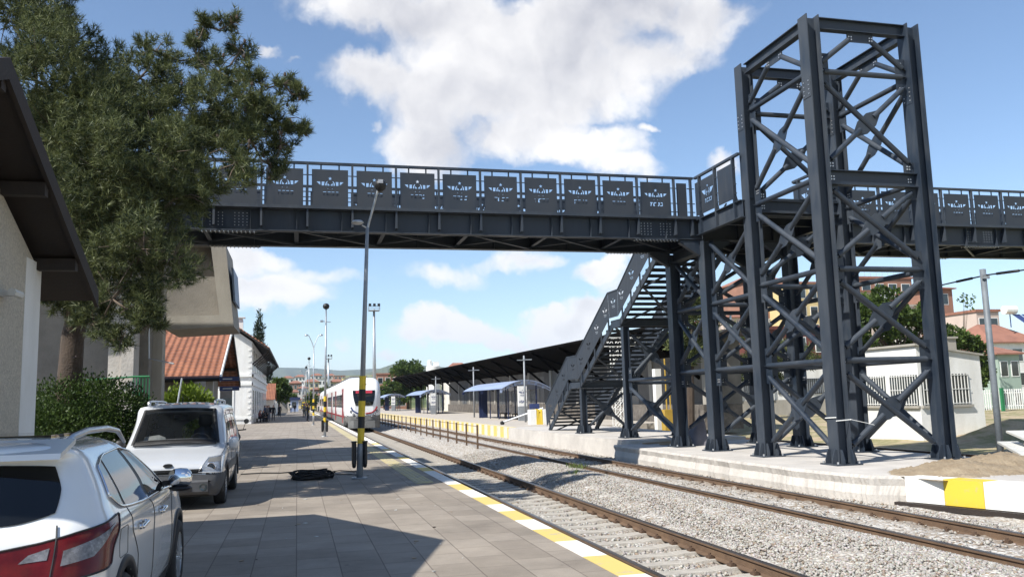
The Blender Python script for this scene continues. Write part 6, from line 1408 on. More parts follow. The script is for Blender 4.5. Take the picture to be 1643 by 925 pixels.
# litter bins
def litter_bin(x, y, label, grp=None):
    e = empty('litter_bin', (x, y, .3), label, 'litter bin', grp)
    mb = MB(); V = [(.055 * math.cos(t), .12 * math.sin(t)) for t in np.linspace(0, 6.283, 15)[:-1]]
    mb.prism([(x + a * 1.0, y + b, .34) for a, b in V], (0, 0, .50)); mb.prism([(x - .06, y - .13, .83), (x + .06, y - .13, .83), (x + .06, y + .13, .83), (x - .06, y + .13, .83)], (0, 0, .025)); mb.build('bin_body', ['black'], e)
    mb = MB(); mb.tube([(x, y - .08, .35), (x, y, .28), (x, y + .08, .35)], .045, 8); mb.build('bin_bottom', ['black'], e, True)
    return e
litter_bin(1.285, 20.3, 'black litter bin hanging on the left side of the nearest lamp post'); litter_bin(1.535, 20.3, 'black litter bin hanging on the right side of the nearest lamp post')
litter_bin(1.285, 46.3, 'small black litter bin on the left of the second lamp post'); litter_bin(1.535, 46.3, 'small black litter bin on the right of the second lamp post')
# coil of black cable + the cable lying across the platform
mb = MB()
for k in range(34):
    cx, cy_ = .33 + random.uniform(-.10, .10), 20.75 + random.uniform(-.08, .08); ra, rb = random.uniform(.22, .48), random.uniform(.18, .36); a0 = random.uniform(0, 6.28); zb = random.uniform(.02, .16)
    mb.tube([(cx + ra * math.cos(a0 + t), cy_ + rb * math.sin(a0 + t), max(.018, zb + .05 * math.sin(2 * t + k) * (1 - .2 * k / 34))) for t in np.linspace(0, random.uniform(4, 6.2), 22)], .016, 6)
tag(mb.build('cable_coil', 'rubber', None, True), 'heap of coiled black cable lying on the paving left of the nearest lamp post', 'cable coil')
mb = MB(); mb.tube([at_z(u, v, .018) for u, v in ((386, 760), (420, 758), (450, 758), (475, 756))], .016, 6); mb.tube([at_z(u, v, .02) for u, v in ((525, 757), (545, 754), (576, 756))], .012, 6); mb.tube([at_z(u, v, .02) for u, v in ((525, 761), (550, 760), (574, 761))], .012, 6)
tag(mb.build('cable', 'rubber', None, True), 'black cable running across the paving from the van to the coil and lamp post', 'cable')

mb = MB()
for k in range(70):
    x, y = random.uniform(-.8, 2.9), 6 + 22 * random.random() ** 1.3; a = random.uniform(0, 3.14); r = random.choice([.012, .016, .022, .035]); mb.prism([(x + r * math.cos(a + t) * random.uniform(.6, 1.2), y + r * math.sin(a + t), .004 + .004 * random.random()) for t in (0, 1.5, 3.1, 4.6)], (0, 0, .004), random.choice([0, 0, 1, 1, 2]))
tag(mb.build('litter', ['greybox', 'plank', 'bark']), 'scraps of litter and fallen leaves on the paving', kind='stuff')
# ================================================================== FENCE BETWEEN THE TRACKS
fe = empty('track_fence', (7.42, 60, -.35), 'low brown post fence standing on the ballast between the two tracks', 'fence')
y = 35.7; i = 0; p0 = None
while y < 110:
    z0 = -.40
    if p0 is None: mb = MB(); mb.box(7.42 - .035, 7.42 + .035, y - .035, y + .035, z0, .66); p0 = (mb.build('post', 'rail_rust', fe), y)
    else: c = p0[0].copy(); COL.objects.link(c); setp(c, fe); c.location = (c.location.x, c.location.y + y - p0[1], c.location.z)
    y += 2.45
mb = MB()
for z in (.60, .18): mb.tube([(7.42, 35.7, z), (7.42, y - 2.4, z)], .012, 5)
mb.build('wire', 'rail_rust', fe)

# ================================================================== RIGHT PLATFORM: SHELTERS, LIGHTS
PZ = .06
esheet = sheet([[(-.325, 1.12), (.325, 1.12), (.325, 2.5), (-.325, 2.5)]], [])
def text_obj(name, s, size, fn, m_, parent):
    cu = bpy.data.curves.new(name, 'FONT'); cu.body = s; cu.size = size; cu.align_x = 'CENTER'; cu.extrude = .004; cu.offset = .006
    ob = bpy.data.objects.new(name, cu); COL.objects.link(ob); bpy.context.view_layer.update(); me = bpy.data.meshes.new_from_object(ob); bpy.data.objects.remove(ob); bpy.data.curves.remove(cu)
    for v in me.vertices: v.co = fn(*v.co)
    me.materials.clear(); me.materials.append(M[m_]); return link(name, me, parent)
def shelter(y0, y1, label):
    e = empty('platform_shelter', (16.3, (y0 + y1) / 2, PZ), label, 'shelter', 'blue shelters on the right platform'); XS = 15.95
    mb = MB(); mb.box(XS, XS + .66, y0, y0 + .22, PZ, 1.13); mb.build('sign_base', ['polegrey'], e)
    mb = MB(); mb.box(XS, XS + .66, y0, y0 + .22, 1.133, 2.62); sp_ = mb.build('sign_panel', ['white'], e)
    for p in EMB[:12]: 
        mb = MB(); mb.prism([(XS + .33 + x * .42, y0 - .006, 2.13 + z * .42) for x, z in p], (0, .004, 0)); 
    mb = MB()
    for p in EMB: mb.prism([(XS + .33 + x * .42, y0 - .008, 2.14 + z * .42) for x, z in p], (0, .006, 0))
    mb.build('emblem', ['signblue'], sp_)
    text_obj('lettering', 'UŞAK', .23, lambda x, y, z: (XS + .33 + x, y0 - .006 - z, 1.40 + y), 'signblue', sp_)
    mb = MB(); mb.box(XS - .05, XS + .72, y1 - .16, y1, PZ, 2.62); mb.build('end_panel', ['navy'], e)
    n = int((y1 - y0) / 3.4)
    for i in range(n + 1):
        yy = y0 + .6 + (y1 - y0 - 1.2) * i / n
        mb = MB(); mb.box(XS + 1.5, XS + 1.6, yy - .05, yy + .05, PZ, 2.7); mb.build('post', ['navy'], e); mb = MB(); mb.box(XS + .1, XS + .18, yy - .04, yy + .04, PZ, 2.55); mb.build('post', ['navy'], e)
    mb = MB(); mb.box(XS + 1.52, XS + 1.535, y0 + .7, y1 - .7, .5, 2.3); mb.build('glass_back', ['paneglass'], e)
    x0, x1 = 14.7, 18.5; arc = [(x0 + (x1 - x0) * t, 2.46 + .62 * math.sin(math.pi * t) ** .9) for t in np.linspace(0, 1, 15)]
    mb = MB(); V = [(x, yy, z) for yy in (y0 + .1, y1 + 1.2) for x, z in arc] + [(x, yy, z - .03) for yy in (y0 + .1, y1 + 1.2) for x, z in arc]
    k = 15; mb.add(V, [(i, i + 1, k + i + 1, k + i) for i in range(14)] + [(2 * k + i + 1, 2 * k + i, 3 * k + i, 3 * k + i + 1) for i in range(14)] + [(i + 1, i, 2 * k + i, 2 * k + i + 1) for i in range(14)] + [(k + i, k + i + 1, 3 * k + i + 1, 3 * k + i) for i in range(14)]); mb.build('roof', ['blueroof'], e)
    for yy in (y0 + .27, (y0 + y1) / 2, y1 + 1.1):
        mb = MB()
        for i in range(14):
            (xa, za), (xb, zb) = arc[i], arc[i + 1]; mb.bar((xa, yy, za - .06), (xb, yy, zb - .06), .06, .05); mb.bar((xa, yy, za - .30 + .1 * abs(i - 7) / 7), (xb, yy, zb - .30 + .1 * abs(i + 1 - 7) / 7), .06, .05)
            if i % 2 == 0: mb.box(xa - .09, xa + .09, yy - .02, yy + .02, za - .30, za - .07)
        mb.build('roof_truss', ['navy' if yy > y0 + 1 else 'blueroof'], e)
    return e
mtg, ntg, bg_ = new_mat('shelter_glass'); M['paneglass'] = mtg
bg_.inputs['Base Color'].default_value = (.25, .28, .32, 1); bg_.inputs['Roughness'].default_value = .05; bg_.inputs['Alpha'].default_value = .25
shelter(61.5, 75.6, 'nearest blue platform shelter with white sign panel and arched roof, left of the staircase')
shelter(104.5, 118.5, 'middle blue platform shelter with arched roof, halfway between staircase and train')
shelter(150, 161, 'farthest blue platform shelter, just right of the train nose')
for i, (y, lb) in enumerate(((65.2, 'slatted waiting bench nearest the white sign inside the nearest blue shelter'), (69.5, 'slatted waiting bench nearest the navy end panel inside the nearest blue shelter'))):
    e = empty('waiting_bench', (16.9, y, PZ), lb, 'bench', 'benches in the nearest shelter')
    mb = MB()
    for a in range(4): mb.box(16.6 + a * .13, 16.7 + a * .13, y - 1.2, y + 1.2, .50, .53)
    mb.build('seat', ['wood'], e)
    for yy in (y - .95, y + .95): mb = MB(); mb.box(16.62, 16.68, yy - .03, yy + .03, PZ, .5); mb.box(17.0, 17.06, yy - .03, yy + .03, PZ, .5); mb.box(16.62, 17.06, yy - .03, yy + .03, .44, .498); mb.build('leg', ['black'], e)
def small_light(x, y, h, label):
    e = empty('platform_light', (x, y, PZ), label, 'lamp post', 'slim lights on the right platform')
    mb = MB(); mb.tube([(x, y, PZ), (x, y, h)], [.075, .06], 10); mb.build('pole', ['polegrey'], e, True); mb = MB(); mb.box(x - .08, x + .55, y - .09, y + .09, h - .32, h - .25); mb.box(x - .5, x + .05, y - .05, y + .05, h - .34, h - .29); mb.build('lamp_head', ['galv'], e)
small_light(16.1, 78.7, 4.75, 'slim grey platform light behind the nearest blue shelter'); small_light(15.5, 57.9, 4.7, 'slim grey platform light in front of the nearest blue shelter'); small_light(16.2, 102, 4.6, 'slim grey platform light at the near end of the middle shelter')
def flood_mast(u, v, Y, zb, label):
    t = at_y(u, v, Y); e = empty('flood_mast', (t.x, Y, zb), label, 'flood mast', 'tall flood masts'); x = t.x; h = t.z
    mb = MB(); mb.tube([(x, Y, zb), (x, Y, h - .6)], [.42, .22], 12); mb.build('pole', ['galv'], e, True)
    mb = MB(); mb.box(x - 1.1, x + 1.1, Y - .9, Y + .9, h - 1.0, h - .85)
    for a in (-1.1, 1.1): mb.tube([(x + a, Y - .9, h - .9), (x + a, Y - .9, h - .1)], .05, 5); mb.tube([(x + a, Y + .9, h - .9), (x + a, Y + .9, h - .1)], .05, 5)
    mb.tube([(x - 1.2, Y - .9, h - .1), (x + 1.2, Y - .9, h - .1)], .06, 5); mb.tube([(x - 1.2, Y - .9, h - .5), (x + 1.2, Y - .9, h - .5)], .04, 5); mb.build('platform_cage', ['polegrey'], e)
    for a in (-.9, 0, .9): mb = MB(); mb.box(x + a - .26, x + a + .26, Y - 1.2, Y - .95, h - .05, h + .45); mb.build('floodlight', ['black'], e)
flood_mast(600, 491, 175, 0, 'tall flood mast rising behind the train nose'); flood_mast(527, 571, 290, 0, 'distant flood mast behind the second lamp post')

# ================================================================== WAREHOUSE
M['whdoor'] = mat('grey_steel_door', (.10, .105, .11), .7, 0, .25, 1.5, streak=(1, 1, .1))
wh = empty('goods_warehouse', (24, 90, 0), 'long grey goods warehouse with a black timber canopy behind the right platform', 'warehouse')
WX, WY0, WY1 = 22.5, 44, 128
mb = MB(); mb.box(WX, 24.6, WY0, WY1, 1.1, 4.9); mb.build('wall', 'whwall', wh); mb = MB(); mb.box(WX - .35, 24.55, WY0 - .05, WY1, -.3, 1.1); mb.build('stone_plinth', 'stonebase' if 'stonebase' in M else 'concrete', wh)
ex_, ez_ = 18.7, 5.78
ezy = lambda y: 5.30 + (y - 43) / 133 * 1.0
mb = MB(); mb.add([(ex_, 43, ezy(43)), (WX + .02, 43, 3.95), (WX + .02, 43, 4.15), (ex_, 43, ezy(43) + .16), (ex_, 176, ezy(176)), (WX + .02, 176, 4.6), (WX + .02, 176, 4.8), (ex_, 176, ezy(176) + .16)], [(3, 2, 1, 0), (4, 5, 6, 7), (0, 1, 5, 4), (1, 2, 6, 5), (2, 3, 7, 6), (3, 0, 4, 7)]); mb.build('canopy', 'blacktimber' if 'blacktimber' in M else 'wood', wh)
mb = MB(); mb.prism([(WX, WY0 - 1, 4.9), (23.5, WY0 - 1, 5.3), (24.8, WY0 - 1, 4.9)], (0, WY1 - WY0 + 2, 0)); mb.build('roof', 'wood', wh)
for i, yy in enumerate(np.arange(WY0 + 1, 172, 7.6)):
    mb = MB(); mb.bar((WX if yy < WY1 else 21.5, yy, 2.6 if yy < WY1 else 4.0), (ex_ + .5, yy, ezy(yy) - .25), .14, .18); mb.bar((WX, yy, 3.88 + (yy - 43) / 133 * .6), (ex_, yy, ezy(yy) - .08), .14, .16)
    if yy > WY1: mb.box(21.4, 21.6, yy - .1, yy + .1, 0, 4.6)
    mb.build('canopy_bracket', 'blacktimber', wh)
for i, yy in enumerate(np.arange(WY0 + 4, WY1 - 4, 7.6)):
    mb = MB(); mb.box(WX - .03, WX - .002, yy - 1.5, yy + 1.5, 1.12, 3.7); d_ = mb.build('sliding_door', ['whdoor', 'greyplaster', 'traingrey'][i % 3], wh); m2 = MB(); m2.box(WX - .06, WX - .031, yy - .02, yy + .02, 1.15, 3.68); m2.build('door_rail', 'black', d_)
for yy in np.arange(WY0 + .2, WY1, 7.6): mb = MB(); mb.box(WX - .12, WX - .002, yy - .3, yy + .3, 1.1, 4.2); mb.build('pilaster', 'concrete', wh)

# ================================================================== WHITE HUT
hx0, hx1, hy0, hy1 = 25.63, 28.85, 30.93, 35.2
hu = empty('hut', (27.2, 33, -.4), 'small white hut with barred windows behind the steel tower', 'hut')
mb = MB(); mb.prism([(hx0, hy0, -.6), (hx1, hy0, -.6), (hx1, hy0, 3.05), (hx0, hy0, 3.5)], (0, hy1 - hy0, 0)); mb.build('wall', 'whitewall', hu)
mb = MB(); mb.prism([(hx0 - .12, hy0 - .12, 3.51), (hx1 + .12, hy0 - .12, 3.03), (hx1 + .12, hy0 - .12, 3.11), (hx0 - .12, hy0 - .12, 3.60)], (0, hy1 - hy0 + .24, 0)); rf = mb.build('roof', 'concrete', hu)
mb = MB(); mb.box(27.95, 28.4, 31.7, 32.15, 3.0, 3.85); mb.box(27.88, 28.47, 31.63, 32.22, 3.85, 3.93); mb.build('chimney', 'concrete', rf)
def barred(axis, a0, a1, z0, z1, fixed):
    mb = MB()
    def bx(a, b, c, d, t0, t1):
        if axis == 'y': mb.box(fixed - t1, fixed - t0, a, b, c, d)
        else: mb.box(a, b, fixed - t1, fixed - t0, c, d)
    bx(a0, a1, z0, z1, .004, .02); wd = mb.build('window', ['glass'], hu)
    mb = MB(); k = a0 + .03
    while k < a1: bx(k, k + .03, z0, z1, .05, .075); k += .165
    for z in (z0 + .05, (z0 + z1) / 2, z1 - .05): bx(a0, a1, z - .012, z + .012, .076, .09)
    mb.build('bars', ['white'], wd)
    mb = MB(); bx(a0 - .08, a1 + .08, z0 - .12, z0 - .02, .003, .12); mb.build('sill', ['concrete'], wd)
barred('y', 33.05, 35.05, .98, 2.28, hx0); barred('y', 31.0, 32.7, .98, 2.28, hx0); barred('x', 25.75, 26.35, .98, 2.28, hy0); barred('x', 27.2, 28.15, .98, 2.28, hy0)

# ================================================================== THINGS NEAR THE TOWER
M['polegrey2'] = mat('dull_blue_grey_pole', (.15, .17, .19), .6, .1, .2, 4)
pl_ = empty('cable_pole', (17.39, 18.25, 0), 'leaning grey steel pole carrying a cable, right of the lift tower', 'pole'); mb = MB(); mb.tube([(17.39, 18.25, -.6), (17.39, 18.25, 2), (17.39 - .0, 18.25, 4.76)], [.085, .08, .075], 14); mb.build('shaft', 'polegrey2', pl_, True); mb = MB(); mb.box(17.28, 17.5, 18.15, 18.2, 4.5, 4.62); mb.build('clamp', 'galv', pl_)
P = [at_y(u, v, y) for u, v, y in ((1490, 462, 20.4), (1520, 455, 19.6), (1583, 441, 18.15), (1620, 436, 17.3), (1700, 425, 15.5))]; mb = MB(); mb.tube(P, .02, 6); mb.tube([P[1] * .75 + P[2] * .25, P[1] * .35 + P[2] * .65], .035, 8); mb.tube([P[2] * .55 + P[3] * .45, P[3] * .8 + P[4] * .2], .035, 8); tag(mb.build('overhead_cable', 'black', None, True), 'thick dark cable strung from the tower across the leaning grey pole', 'cable')
for i, (a, b_, lb) in enumerate((((15.6, 15.5, .20), (17.0, 17.6, .34), 'pale timber board lying on the earth heap, lower one'), ((16.0, 15.4, .40), (16.9, 17.2, .62), 'pale timber board leaning on top of the other board'))):
    mb = MB(); mb.bar(a, b_, .45, .05); tag(mb.build('board', 'greybox'), lb, 'board')
for i in range(3):
    a = onp = (11.9 + .3 * i, [28.4, 27.7, 29.6][i]); mb = MB(); mb.bar((a[0], a[1], .035), (a[0] + [1.5, .9, 1.2][i], a[1] + [.3, -.2, .5][i], .035), .16, .05); tag(mb.build('plank', 'plank'), ['longest timber plank lying on the slab in front of the staircase column', 'short timber plank on the slab nearest the bridge column', 'timber plank on the slab at the foot of the staircase'][i], 'plank')
# tarpaulin bundle
mb = MB(); n = 22; V = []
for j in range(12):
    t = j / 11; z = .98 * t
    for i in range(n):
        a = 2 * math.pi * i / n; r = (.46 * (1 - t) ** .8 + .05) * (1 + .13 * math.sin(5 * a + 2 * t) + .06 * math.sin(9 * a)); V.append((13.15 + .1 * t + r * 1.1 * math.cos(a) * .8 + .18 * t, 26.9 + r * math.sin(a), z))
mb.add(V, [(j * n + i, j * n + (i + 1) % n, (j + 1) * n + (i + 1) % n, (j + 1) * n + i) for j in range(11) for i in range(n)] + [tuple(range(11 * n, 12 * n))]); tag(mb.build('tarpaulin', 'cloth_lilac' if 'cloth_lilac' in M else 'cloth_grey', None, True), 'grey draped tarpaulin bundle standing between the bridge columns', 'tarpaulin')
# striped barrier and fallen boom arm by the stairs
e = empty('barrier', (14.6, 52, PZ), 'white and yellow barrier block beside the foot of the staircase', 'barrier'); mb = MB(); mb.box(14.2, 14.6, 51.9, 52.5, PZ, 1.0); mb.box(15.02, 15.3, 51.8, 52.4, PZ, 1.0); mb.build('block', 'white', e); mb = MB(); mb.prism([(14.603, 51.85, PZ), (15.0, 51.85, PZ), (14.97, 51.9, 1.03), (14.82, 51.9, .72), (14.76, 51.9, 1.02), (14.63, 51.9, 1.02)], (0, .5, 0)); mb.build('cover', 'kerbyellow', e)
e = empty('boom_arm', (13.5, 53, PZ), 'grey boom arm slanting down to the paving beside the white and yellow barrier', 'boom'); a, b_ = at_y(806, 677, 54), at_y(872, 654, 52.6); mb = MB(); mb.tube([(a.x, 54, max(a.z, .15)), b_], [.06, .07], 10); mb.build('arm', 'galv', e); mb = MB(); mb.lathe((a.x, 54, .18), [(.02, -.14), (.14, -.08), (.15, .05), (.05, .12)], 12); mb.build('counterweight', 'black', e)
mb = MB(); a = at_y(850, 655, 52.8); b_ = at_y(863, 647, 52.8); mb.box(a.x, b_.x + .1, 52.8, 52.86, a.z, b_.z); mb.box(a.x + .02, a.x + .06, 52.8, 52.85, PZ, a.z); mb.box(b_.x, b_.x + .05, 52.8, 52.85, PZ, a.z); tag(mb.build('notice_board', 'signblue'), 'small navy notice board above the white and yellow barrier', 'sign')
# lattice gantry
e = empty('lattice_mast', (18.7, 47, 0), 'white lattice steel mast seen beneath the staircase', 'mast')
def lattice(p, q, w_, name):
    mb = MB(); p, q = Vector(p), Vector(q); d = (q - p); n = max(4, int(d.length / w_)); u = d.normalized(); a = u.cross(Vector((0, 1, 0))).normalized() * w_ / 2; b = Vector((0, w_ / 2, 0))
    for s, t in ((1, 1), (1, -1), (-1, 1), (-1, -1)): mb.tube([p + a * s + b * t, q + a * s + b * t], .025, 5)
    for i in range(n):
        c0, c1 = p + d * (i / n), p + d * ((i + 1) / n)
        for t in (1, -1): mb.tube([c0 + a + b * t, c1 - a + b * t], .016, 4); mb.tube([c0 - a + b * t, c1 + a + b * t], .016, 4); mb.tube([c0 + a + b * t, c0 - a + b * t], .016, 4)
    mb.build(name, 'white', e)
a, b_ = at_y(993, 685, 46), at_y(988, 555, 46); lattice((a.x, 46, -.1), (a.x, 46, b_.z), .5, 'upright'); c = at_y(1078, 548, 46); lattice((a.x - .6, 46, b_.z + .25), (c.x, 46, c.z + .1), .5, 'crossbar')
# gas cabinet, pole, cabinet
e = empty('gas_cabinet', (21, 43.6, -.3), 'yellow gas cabinet with yellow pipes at the warehouse corner', 'cabinet'); a, b_ = at_y(1064, 678, 43), at_y(1084, 656, 43); mb = MB(); mb.box(a.x, b_.x - .15, 42.7, 43.2, -.3, b_.z); mb.build('body', 'ochre', e); mb = MB(); t = at_y(1066, 575, 43.4); mb.tube([(t.x, 43.4, b_.z), (t.x, 43.4, t.z)], .045, 8); mb.tube([(t.x + .22, 43.4, b_.z), (t.x + .22, 43.4, t.z - .6)], .04, 8); mb.build('pipe', 'ochre', e)
a = at_y(1054, 600, 43.6); mb = MB(); mb.box(a.x - .15, a.x + .2, 43.5, 43.9, -.4, a.z + .3); tag(mb.build('white_pillar', 'whitewall'), 'white masonry pillar beside the yellow gas cabinet', 'pillar')
e = empty('yard_light', (33.2, 60.3, -.4), 'slim white lamp pole seen between the bridge columns', 'lamp post'); t = at_y(1172, 505, 60.3); mb = MB(); mb.tube([(33.1, 60.3, -.4), (t.x, 60.3, t.z)], [.12, .08], 10); mb.build('pole', 'galv', e); mb = MB(); mb.box(t.x - .3, t.x + .3, 60.1, 60.5, t.z, t.z + .12); mb.build('lamp_head', 'galv', e)
e = empty('electric_cabinet', (33, 58, -.4), 'pale grey electrical cabinet at the foot of the slim white lamp pole', 'cabinet'); a, b_ = at_y(1163, 672, 58), at_y(1184, 654, 58); mb = MB(); mb.box(a.x, b_.x, 58, 58.6, -.5, b_.z); mb.build('body', 'greybox', e); mb = MB(); m_ = (a.x + b_.x) / 2; mb.prism([(a.x + .12, 57.99, b_.z - .42), (a.x + .36, 57.99, b_.z - .42), (a.x + .24, 57.99, b_.z - .16)], (0, .008, 0)); mb.build('warning_sign', 'yellow', e)

# ================================================================== WALL, PINES, HOUSES BEHIND THE TOWER
bw = empty('boundary_wall', (35, 64, -.4), 'white boundary wall with iron grilles behind the tower', 'wall'); a, b_ = at_y(1060, 600, 64), at_y(1345, 600, 64)
mb = MB(); mb.box(a.x, b_.x + 3, 64, 64.4, 1.0, 3.75); mb.build('wall', 'whitewall', bw); mb = MB(); mb.box(a.x, b_.x + 3, 63.9, 64.5, -.6, 1.0); mb.build('plinth', 'concrete', bw)
for (u0, u1) in ((1108, 1134), (1146, 1170), (1196, 1222), (1250, 1275), (1292, 1320)):
    p, q = at_y(u0, 632, 63.9), at_y(u1, 606, 63.9); mb = MB(); mb.box(p.x, q.x, 63.97, 63.995, p.z, q.z); g_ = mb.build('opening', 'polegrey', bw); m2 = MB()
    for x in np.linspace(p.x, q.x, 10): m2.box(x - .02, x + .02, 63.93, 63.96, p.z, q.z)
    m2.box(p.x, q.x, 63.9, 63.93, q.z - .1, q.z - .06); m2.box(p.x, q.x, 63.9, 63.93, p.z + .06, p.z + .1); m2.build('grille', 'black', g_)
for u in (1100, 1140, 1183, 1235, 1284, 1330): p = at_y(u, 600, 63.9); mb = MB(); mb.box(p.x - .25, p.x + .25, 63.8, 63.99, 1.0, 3.95); mb.build('pier', 'white', bw)
def far_pine(x, y, blobs, label, n=3200):
    e = empty('pine_tree', (x, y, -.4), label, 'tree', 'pines behind the tower'); cl = []
    for b in blobs:
        for q in unit(RNG.normal(0, 1, (8, 3))): f = RNG.uniform(.4, .95); s_ = RNG.uniform(.25, .45); cl.append(((b[0][0] + q[0] * b[1] * f, b[0][1] + q[1] * b[2] * f, b[0][2] + q[2] * b[3] * f), b[1] * s_, b[2] * s_, b[3] * s_))
    P, D = sample_ellipsoids(cl, n, .3); leaves('crown', P, D * .6 + np.array([0, 0, .5]), .42, 'needle', e, .16); P, D = sample_ellipsoids(cl, n, .3); leaves('crown', P, D * .6 + np.array([0, 0, .5]), .36, 'needle', e, .2)
    cz = np.mean([b[0][2] for b in blobs]); cx = np.mean([b[0][0] for b in blobs]); t = MB(); t.tube([(x, y, -.6), ((x + cx) / 2, y, cz * .5), (cx, y, cz)], [.24, .2, .1], 8)
    for b in cl[::3]: t.tube([(cx, y, cz - .5), b[0]], [.07, .02], 5)
    t.build('trunk', 'bark', e)
c = at_y(1105, 640, 42); far_pine(c.x, 42, blob_px([(1105, 500, 30, 26), (1118, 545, 34, 30), (1095, 575, 26, 22), (1140, 520, 26, 22), (1085, 545, 18, 18)], 42), 'green pine seen between the two left bridge columns')
c = at_y(1205, 640, 58); far_pine(c.x, 58, blob_px([(1160, 560, 26, 22), (1195, 590, 34, 24), (1235, 575, 34, 26), (1265, 560, 22, 22), (1240, 605, 26, 14), (1185, 535, 24, 20), (1300, 575, 24, 20)], 58), 'green pine spreading before the white boundary wall behind the tower', 4200)
def house(u0, u1, vt, Y, wall, roof, label, depth=9, rows=2, cols=3, hip=True, zb=None, rh=None, name='house', grp='houses beyond the railway yard', side=True):
    a, b_ = at_y(u0, vt, Y), at_y(u1, vt, Y); z1 = (a.z + b_.z) / 2; x0, x1 = a.x, b_.x; z0 = float(zground((x0 + x1) / 2, Y)) - .5 if zb is None else zb
    e = empty(name, ((x0 + x1) / 2, Y + depth / 2, z0), label, 'house', grp)
    mb = MB(); mb.box(x0, x1, Y, Y + depth, z0, z1); mb.build('wall', wall, e)
    w_ = x1 - x0; rh = rh if rh is not None else min(2.2, w_ * .22)
    if hip:
        o = .45; mb = MB(); xm0, xm1 = x0 + w_ * .3, x1 - w_ * .3; ym = Y + depth / 2
        V = [(x0 - o, Y - o, z1), (x1 + o, Y - o, z1), (x1 + o, Y + depth + o, z1), (x0 - o, Y + depth + o, z1), (xm0, ym, z1 + rh), (xm1, ym, z1 + rh)]; V += [(p[0], p[1], p[2] - .15) for p in V[:4]]
        mb.add(V, [(0, 1, 5, 4), (1, 2, 5), (2, 3, 4, 5), (3, 0, 4), (0, 6, 7, 1), (1, 7, 8, 2), (2, 8, 9, 3), (3, 9, 6, 0), (6, 9, 8, 7)]); mb.build('roof', roof, e)
    else:
        mb = MB(); mb.box(x0 - .2, x1 + .2, Y - .2, Y + depth + .2, z1, z1 + .35); mb.build('roof', roof, e)
    sh = (z1 - max(z0, z1 - rows * 3.0)) / rows
    for r in range(rows):
        for c in range(cols):
            xc = x0 + w_ * (c + .5) / cols; zc = z1 - sh * (r + .55); ww, hh = min(.75, w_ / cols * .3), min(.75, sh * .27)
            mb = MB(); mb.box(xc - ww - .08, xc + ww + .08, Y - .05, Y - .003, zc - hh - .08, zc + hh + .08); f = mb.build('window', 'white', e); m2 = MB(); m2.box(xc - ww, xc + ww, Y - .06, Y - .05, zc - hh, zc + hh); m2.build('pane', 'glass', f)
    return e, (x0, x1, z0, z1)
M['brick'] = mat('orange_brick', (.28, .145, .10), .85, 0, .15, .6, .2, 12); M['cream'] = mat('cream_render', (.62, .50, .25), .8, 0, .08, .5); M['pink'] = mat('pinkish_render', (.50, .41, .35), .8, 0, .08, .5); M['sage'] = mat('sage_render', (.30, .38, .32), .8, 0, .1, .6); M['palewall'] = mat('pale_render', (.60, .58, .54), .8, 0, .1, .5); M['darkred'] = mat('dark_red_sheet', (.12, .035, .025), .7, 0, .2, 1, streak=(1, 1, .1))
e, q = house(1378, 1462, 447, 120, 'brick', 'roofred', 'large orange brick apartment block with roof terrace behind the hut', 14, 3, 4, False); mb = MB()
a, b_ = at_y(1400, 478, 119), at_y(1452, 478, 119); mb.box(a.x, b_.x, 118.2, 119.95, a.z - .2, a.z); mb.box(a.x, b_.x, 118.15, 118.25, a.z, a.z + 1.0); mb.build('balcony', 'white', e); mb = MB()
for x in np.linspace(q[0], q[1], 10): mb.tube([(x, 120, q[3] + .35), (x, 120, q[3] + 1.3)], .04, 4)
mb.tube([(q[0], 120, q[3] + 1.3), (q[1], 120, q[3] + 1.3)], .04, 4); mb.build('roof_railing', 'galv', e)
house(1380, 1404, 466, 112, 'pink', 'roofred', 'low building with orange tile roof left of the orange brick block', 8, 2, 2)
house(1447, 1475, 492, 108, 'palewall', 'concrete', 'pale grey building stepping out below the orange brick block', 8, 2, 2, False)
house(1497, 1527, 462, 105, 'brick', 'roofred', 'tall narrow orange brick tower block right of the tower', 8, 4, 1, True, None, .8)
e, q = house(1592, 1668, 548, 88, 'whitewall', 'roofred', 'white gabled house with red tiled roof and solar water tank at the right edge', 9, 2, 3, True, None, 2.6)
a = at_y(1622, 520, 89.5); mb = MB(); mb.lathe((a.x, 89.5, at_y(1618, 497, 89.5).z), [(.05, -.9), (.55, -.85), (.55, .85), (.05, .9)], 14, 0, 'x'); mb.build('water_tank', 'white', e); z_ = at_y(1618, 505, 89.5).z
mb = MB()
for s in range(2): mb.prism([(a.x + .2 + s * 1.4, 89.3, z_), (a.x + 1.4 + s * 1.4, 89.3, z_), (a.x + 2.4 + s * 1.4, 87.9, z_ - 1.6), (a.x + 1.2 + s * 1.4, 87.9, z_ - 1.6)], (0, .1, .08))
mb.tube([(a.x, 89.5, z_ + .2), (a.x, 89.5, z_ - 1.6)], .07, 5); mb.build('solar_panel', 'signblue', e)
house(1566, 1602, 500, 96, 'pink', 'roofred', 'pink house with flat roof edge behind the grey pole', 8, 2, 2, False)
house(1600, 1634, 566, 74, 'sage', 'roofred', 'sage green house with a low brown roof behind the white picket fence', 8, 2, 2, True, None, 1.2)
house(1208, 1262, 448, 130, 'brick', 'roofred', 'orange block of flats seen through the top of the tower bracing', 12, 3, 3, True); house(1258, 1312, 455, 125, 'cream', 'roofred', 'cream yellow block of flats seen through the tower bracing', 12, 3, 3, False); house(1160, 1215, 508, 125, 'pink', 'roofred', 'pinkish house with orange roof behind the bridge columns', 10, 2, 3)
house(1225, 1335, 528, 80, 'darkred', 'darkred', 'dark red corrugated shed behind the pines and the white wall', 10, 1, 3, False, None, None, 'corrugated_shed')
